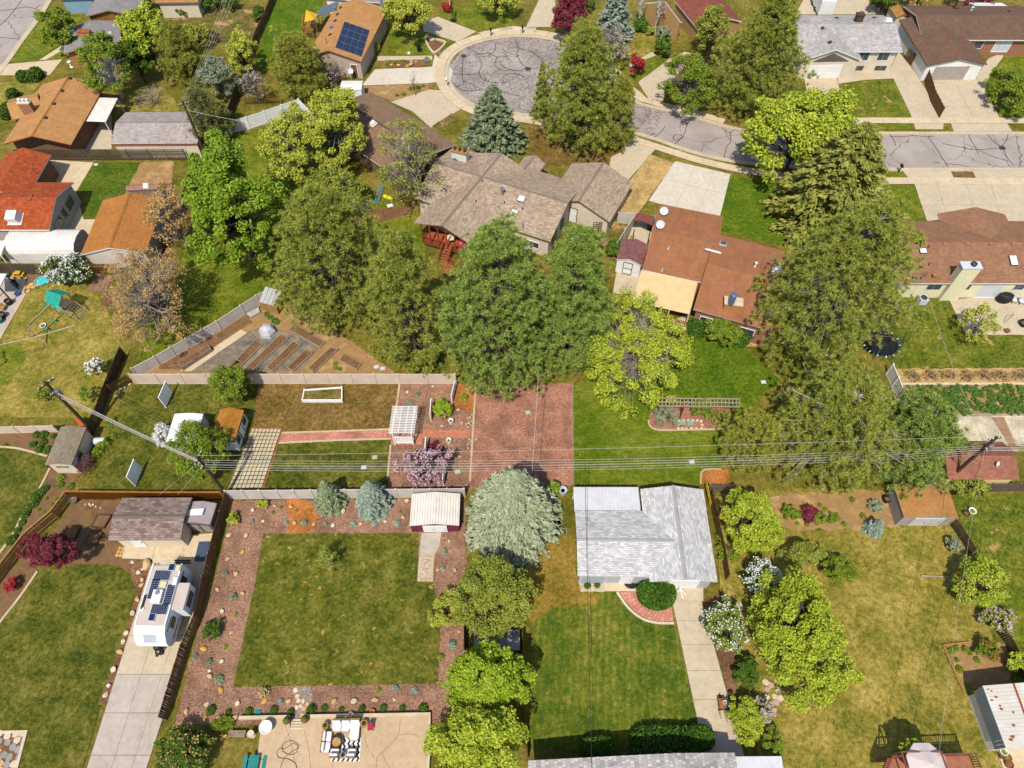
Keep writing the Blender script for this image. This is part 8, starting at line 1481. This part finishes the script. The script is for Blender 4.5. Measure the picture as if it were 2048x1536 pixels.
# right hand patio
c = W1('H 1885,830'); t = thing('covered_grill', 'black covered grill on the patio of the cream chimney house', 'grill', c); b = MB(); b.lathe(c, [(.5, 0), (.55, .6), (.5, 1.0), (.3, 1.12)], 8); b.v = [(c.x + (x - c.x) * 1.6, y, z) for x, y, z in b.v]; b.build('cover', G['black'], t)
for s, lb in (('H 1960,840', 'white mesh chair beside the covered grill'), ('H 2015,850', 'white mesh chair at the edge of the patio by the grill')): 
    c = W1(s); t = thing('patio_chair', lb, 'chair', c); MB().box(c + U * .42, (.5, .5, .05)).build('seat', G['palegrey'], t); MB().box(c + Vector((.05, .25, .7)), (.5, .05, .55)).build('backrest', G['palegrey'], t)
    for i in (-1, 1):
        for j in (-1, 1): MB().box(c + Vector((.22 * i, .22 * j, .2)), (.04, .04, .4)).build('leg', G['darkmetal'], t)
pot('H 2035,1010', 'dark kettle fire pit at the edge of the patio', 'black', .5, .5, 'fire_pit', 'fire pit'); pot('H 1915,1060', 'orange clay pot beside the sparse yellow tree', 'clay', .3, .3); pot('H 1830,1055', 'orange bucket under the sparse yellow tree', 'orange', .2, .3, 'bucket', 'bucket')
c = W1('H 1935,1000'); t = thing('hammock_frame', 'leaning pale hoop frame on the patio edge', 'frame', c); MB().tube([c + Vector((-.6 + .13 * k, .1 * k, .15 + 1.0 * math.sin(math.pi * k / 9))) for k in range(10)], .035, 6).build('hoop', G['wood_pale'], t); MB().bar(c + Vector((-.6, 0, .05)), c + Vector((.6, .9, .05)), .06, .06).build('base', G['wood_pale'], t)
c = W1('H 955,1170'); t = thing('trampoline', 'black netted trampoline half hidden under the huge pine', 'trampoline', c); MB().lathe(c + U * .75, [(1.75, 0), (1.75, .04), (1.7, .05)], 28).build('mat', G['black'], t)
for k in range(28): a = 6.283 * k / 28; MB().box(c + Vector((1.9 * math.cos(a), 1.9 * math.sin(a), .78)), (.22, .1, .04), a).build('spring_pad', G['white'] if k % 2 else G['tealwood'], t)
for k in range(6):
    a = 6.283 * k / 6; p = c + Vector((2.0 * math.cos(a), 2.0 * math.sin(a), 0)); MB().tube([p, p + U * 2.5], .035, 6).build('net_pole', G['tealwood'], t); a2 = 6.283 * (k + 1) / 6; p2 = c + Vector((2.0 * math.cos(a2), 2.0 * math.sin(a2), 0)); kk = MB()
    for i in range(10): x = p.lerp(p2, i / 10); kk.bar(x + U * .8, x + U * 2.4, .01, .01)
    for i in range(9): kk.bar(p + U * (.8 + .2 * i), p2 + U * (.8 + .2 * i), .01, .01)
    tag(kk.build('safety_net', G['black'], t), kind='stuff')
# street furniture
def mailbox(s, lb, m):
    c = W1(s, .1); t = thing('mailbox', lb, 'mailbox', c); MB().box(c + U * .5, (.1, .1, 1.0)).build('post', G[m], t); b = MB(); b.tube([c + Vector((0, -.25, 1.1)), c + Vector((0, .25, 1.1))], .14, 10); b.box(c + Vector((0, 0, 1.02)), (.27, .5, .16)); b.build('box', G[m], t); MB().box(c + Vector((.15, .1, 1.2)), (.02, .04, .16)).build('flag', G['red'], t)
mailbox('C 172,258', 'black mailbox on the gravel strip of the turning circle', 'black'); mailbox('B 1850,278', 'black mailbox at the pavement by the basketball hoop lawn', 'black'); mailbox('B 1512,662', 'white mailbox beside the pale driveway', 'white'); mailbox('D 1108,1290', 'dark mailbox at the kerb under the yellow-green maple', 'black')
c = W1('B 1563,160', .05); t = thing('basketball_hoop', 'portable basketball hoop beside the wide driveway', 'basketball hoop', c); MB().tube([c, c + Vector((-.15, 0, 3.2))], .07, 8).build('pole', G['black'], t); MB().box(c + Vector((-.35, 0, 3.3)), (.06, 1.5, 1.0)).build('backboard', G['white'], t); MB().box(c + U * .1, (.9, .7, .2)).build('base', G['black'], t)
MB().tube([c + Vector((-.62 + .23 * math.cos(6.283 * k / 12), .23 * math.sin(6.283 * k / 12), 2.95)) for k in range(13)], .02, 5, False).build('rim', G['orange'], t)
strip('bed_wall', 'B 1340,300 1380,380 1425,410 1500,340 1450,315 1350,292', -.12, .12, G['stone_pale'], .3, label=None); sheet('flower_bed', 'B 1345,298 1380,378 1425,405 1495,340 1450,320', G['soil'], 7)
pot('B 1300,395', 'black pot standing on the lawn near the triangular bed', 'black', .35, .8, 'planter_pot', 'pot'); pot('B 1100,400', 'orange ball-like pot on the lawn by the solar roof', 'orange', .2, .25); tag(MB().lathe(W1('B 1222,415', .05), [(.18, 0), (.26, .15), (.15, .32), (.02, .36)], 12).build('lawn_ball', G['white'], None, True), 'white ball on the lawn by the walk', 'ball')
c = W1('P 1915,552') if 0 else None
broadleaf('sapling', 'leafless sapling beside the pale driveway', 'tree', (815, 135, 840, 180), 4, G['lf_grey'], bd, .06, 60, 14, 1.2, .2, 202, twigs=3, twig=.6); broadleaf('sapling', 'staked yellow sapling on the bright green lawn', 'tree', (535, 45, 560, 80), 2.6, G['lf_yellow'], bp, .1, 120, 12, .8, .24, 203, twigs=2, twig=.5)
clipped('clipped_shrub', 'round clipped yellow-green shrub at the wall of the solar roof house', (735, 82, 758, 104), 1.6, G['lf_yellow'], bd, 204, None, .14, 900); broadleaf('flowering_tree', 'bare pinkish tree against the pink walled gable', 'tree', (640, 110, 695, 175), 4, G['lf_pink'], bg_, .08, 400, 50, .5, .18, 205, twigs=5)
[broadleaf('dead_brush', 'brown tangled brush along the bark strip behind the vegetable patch', 'shrub', (1805 + 36 * i, 738, 1850 + 36 * i, 764), .8, G['lf_brown'], bg_, .07, 350, 60, .05, .2, 220 + i, 'tangled brush by the vegetable patch', twigs=3) for i in range(7)]; broadleaf('shrub', 'red-leaved low bush at the front of the brown roofed house', 'shrub', (1788, 425, 1812, 440), .9, G['lf_wine'], bd, .12, 500, 16, .05, .3, 207)
# ------------------------------------------------------------------ a few more far plants along the top edge
for i, (bb, m, h) in enumerate((((1740, -20, 1800, 25), 'lf_dark', 4), ((1800, -20, 1880, 18), 'lf_brown', 4), ((1880, -20, 1990, 12), 'lf_wine', 3.5), ((880, 5, 905, 22), 'lf_red', 1.2), ((500, 10, 530, 40), 'lf_dark', 1.5))): broadleaf('shrub', ('dark evergreen behind the little orange roofed shed', 'brownish tree line bush behind the dark brown house', 'reddish brush behind the pale metal patio roof', 'small crimson bush by the stepping walk', 'dark shrub at the head of the brush fence')[i], 'shrub', bb, h, G[m], bk, .2, 1600, 30, .2, .26, 210 + i)
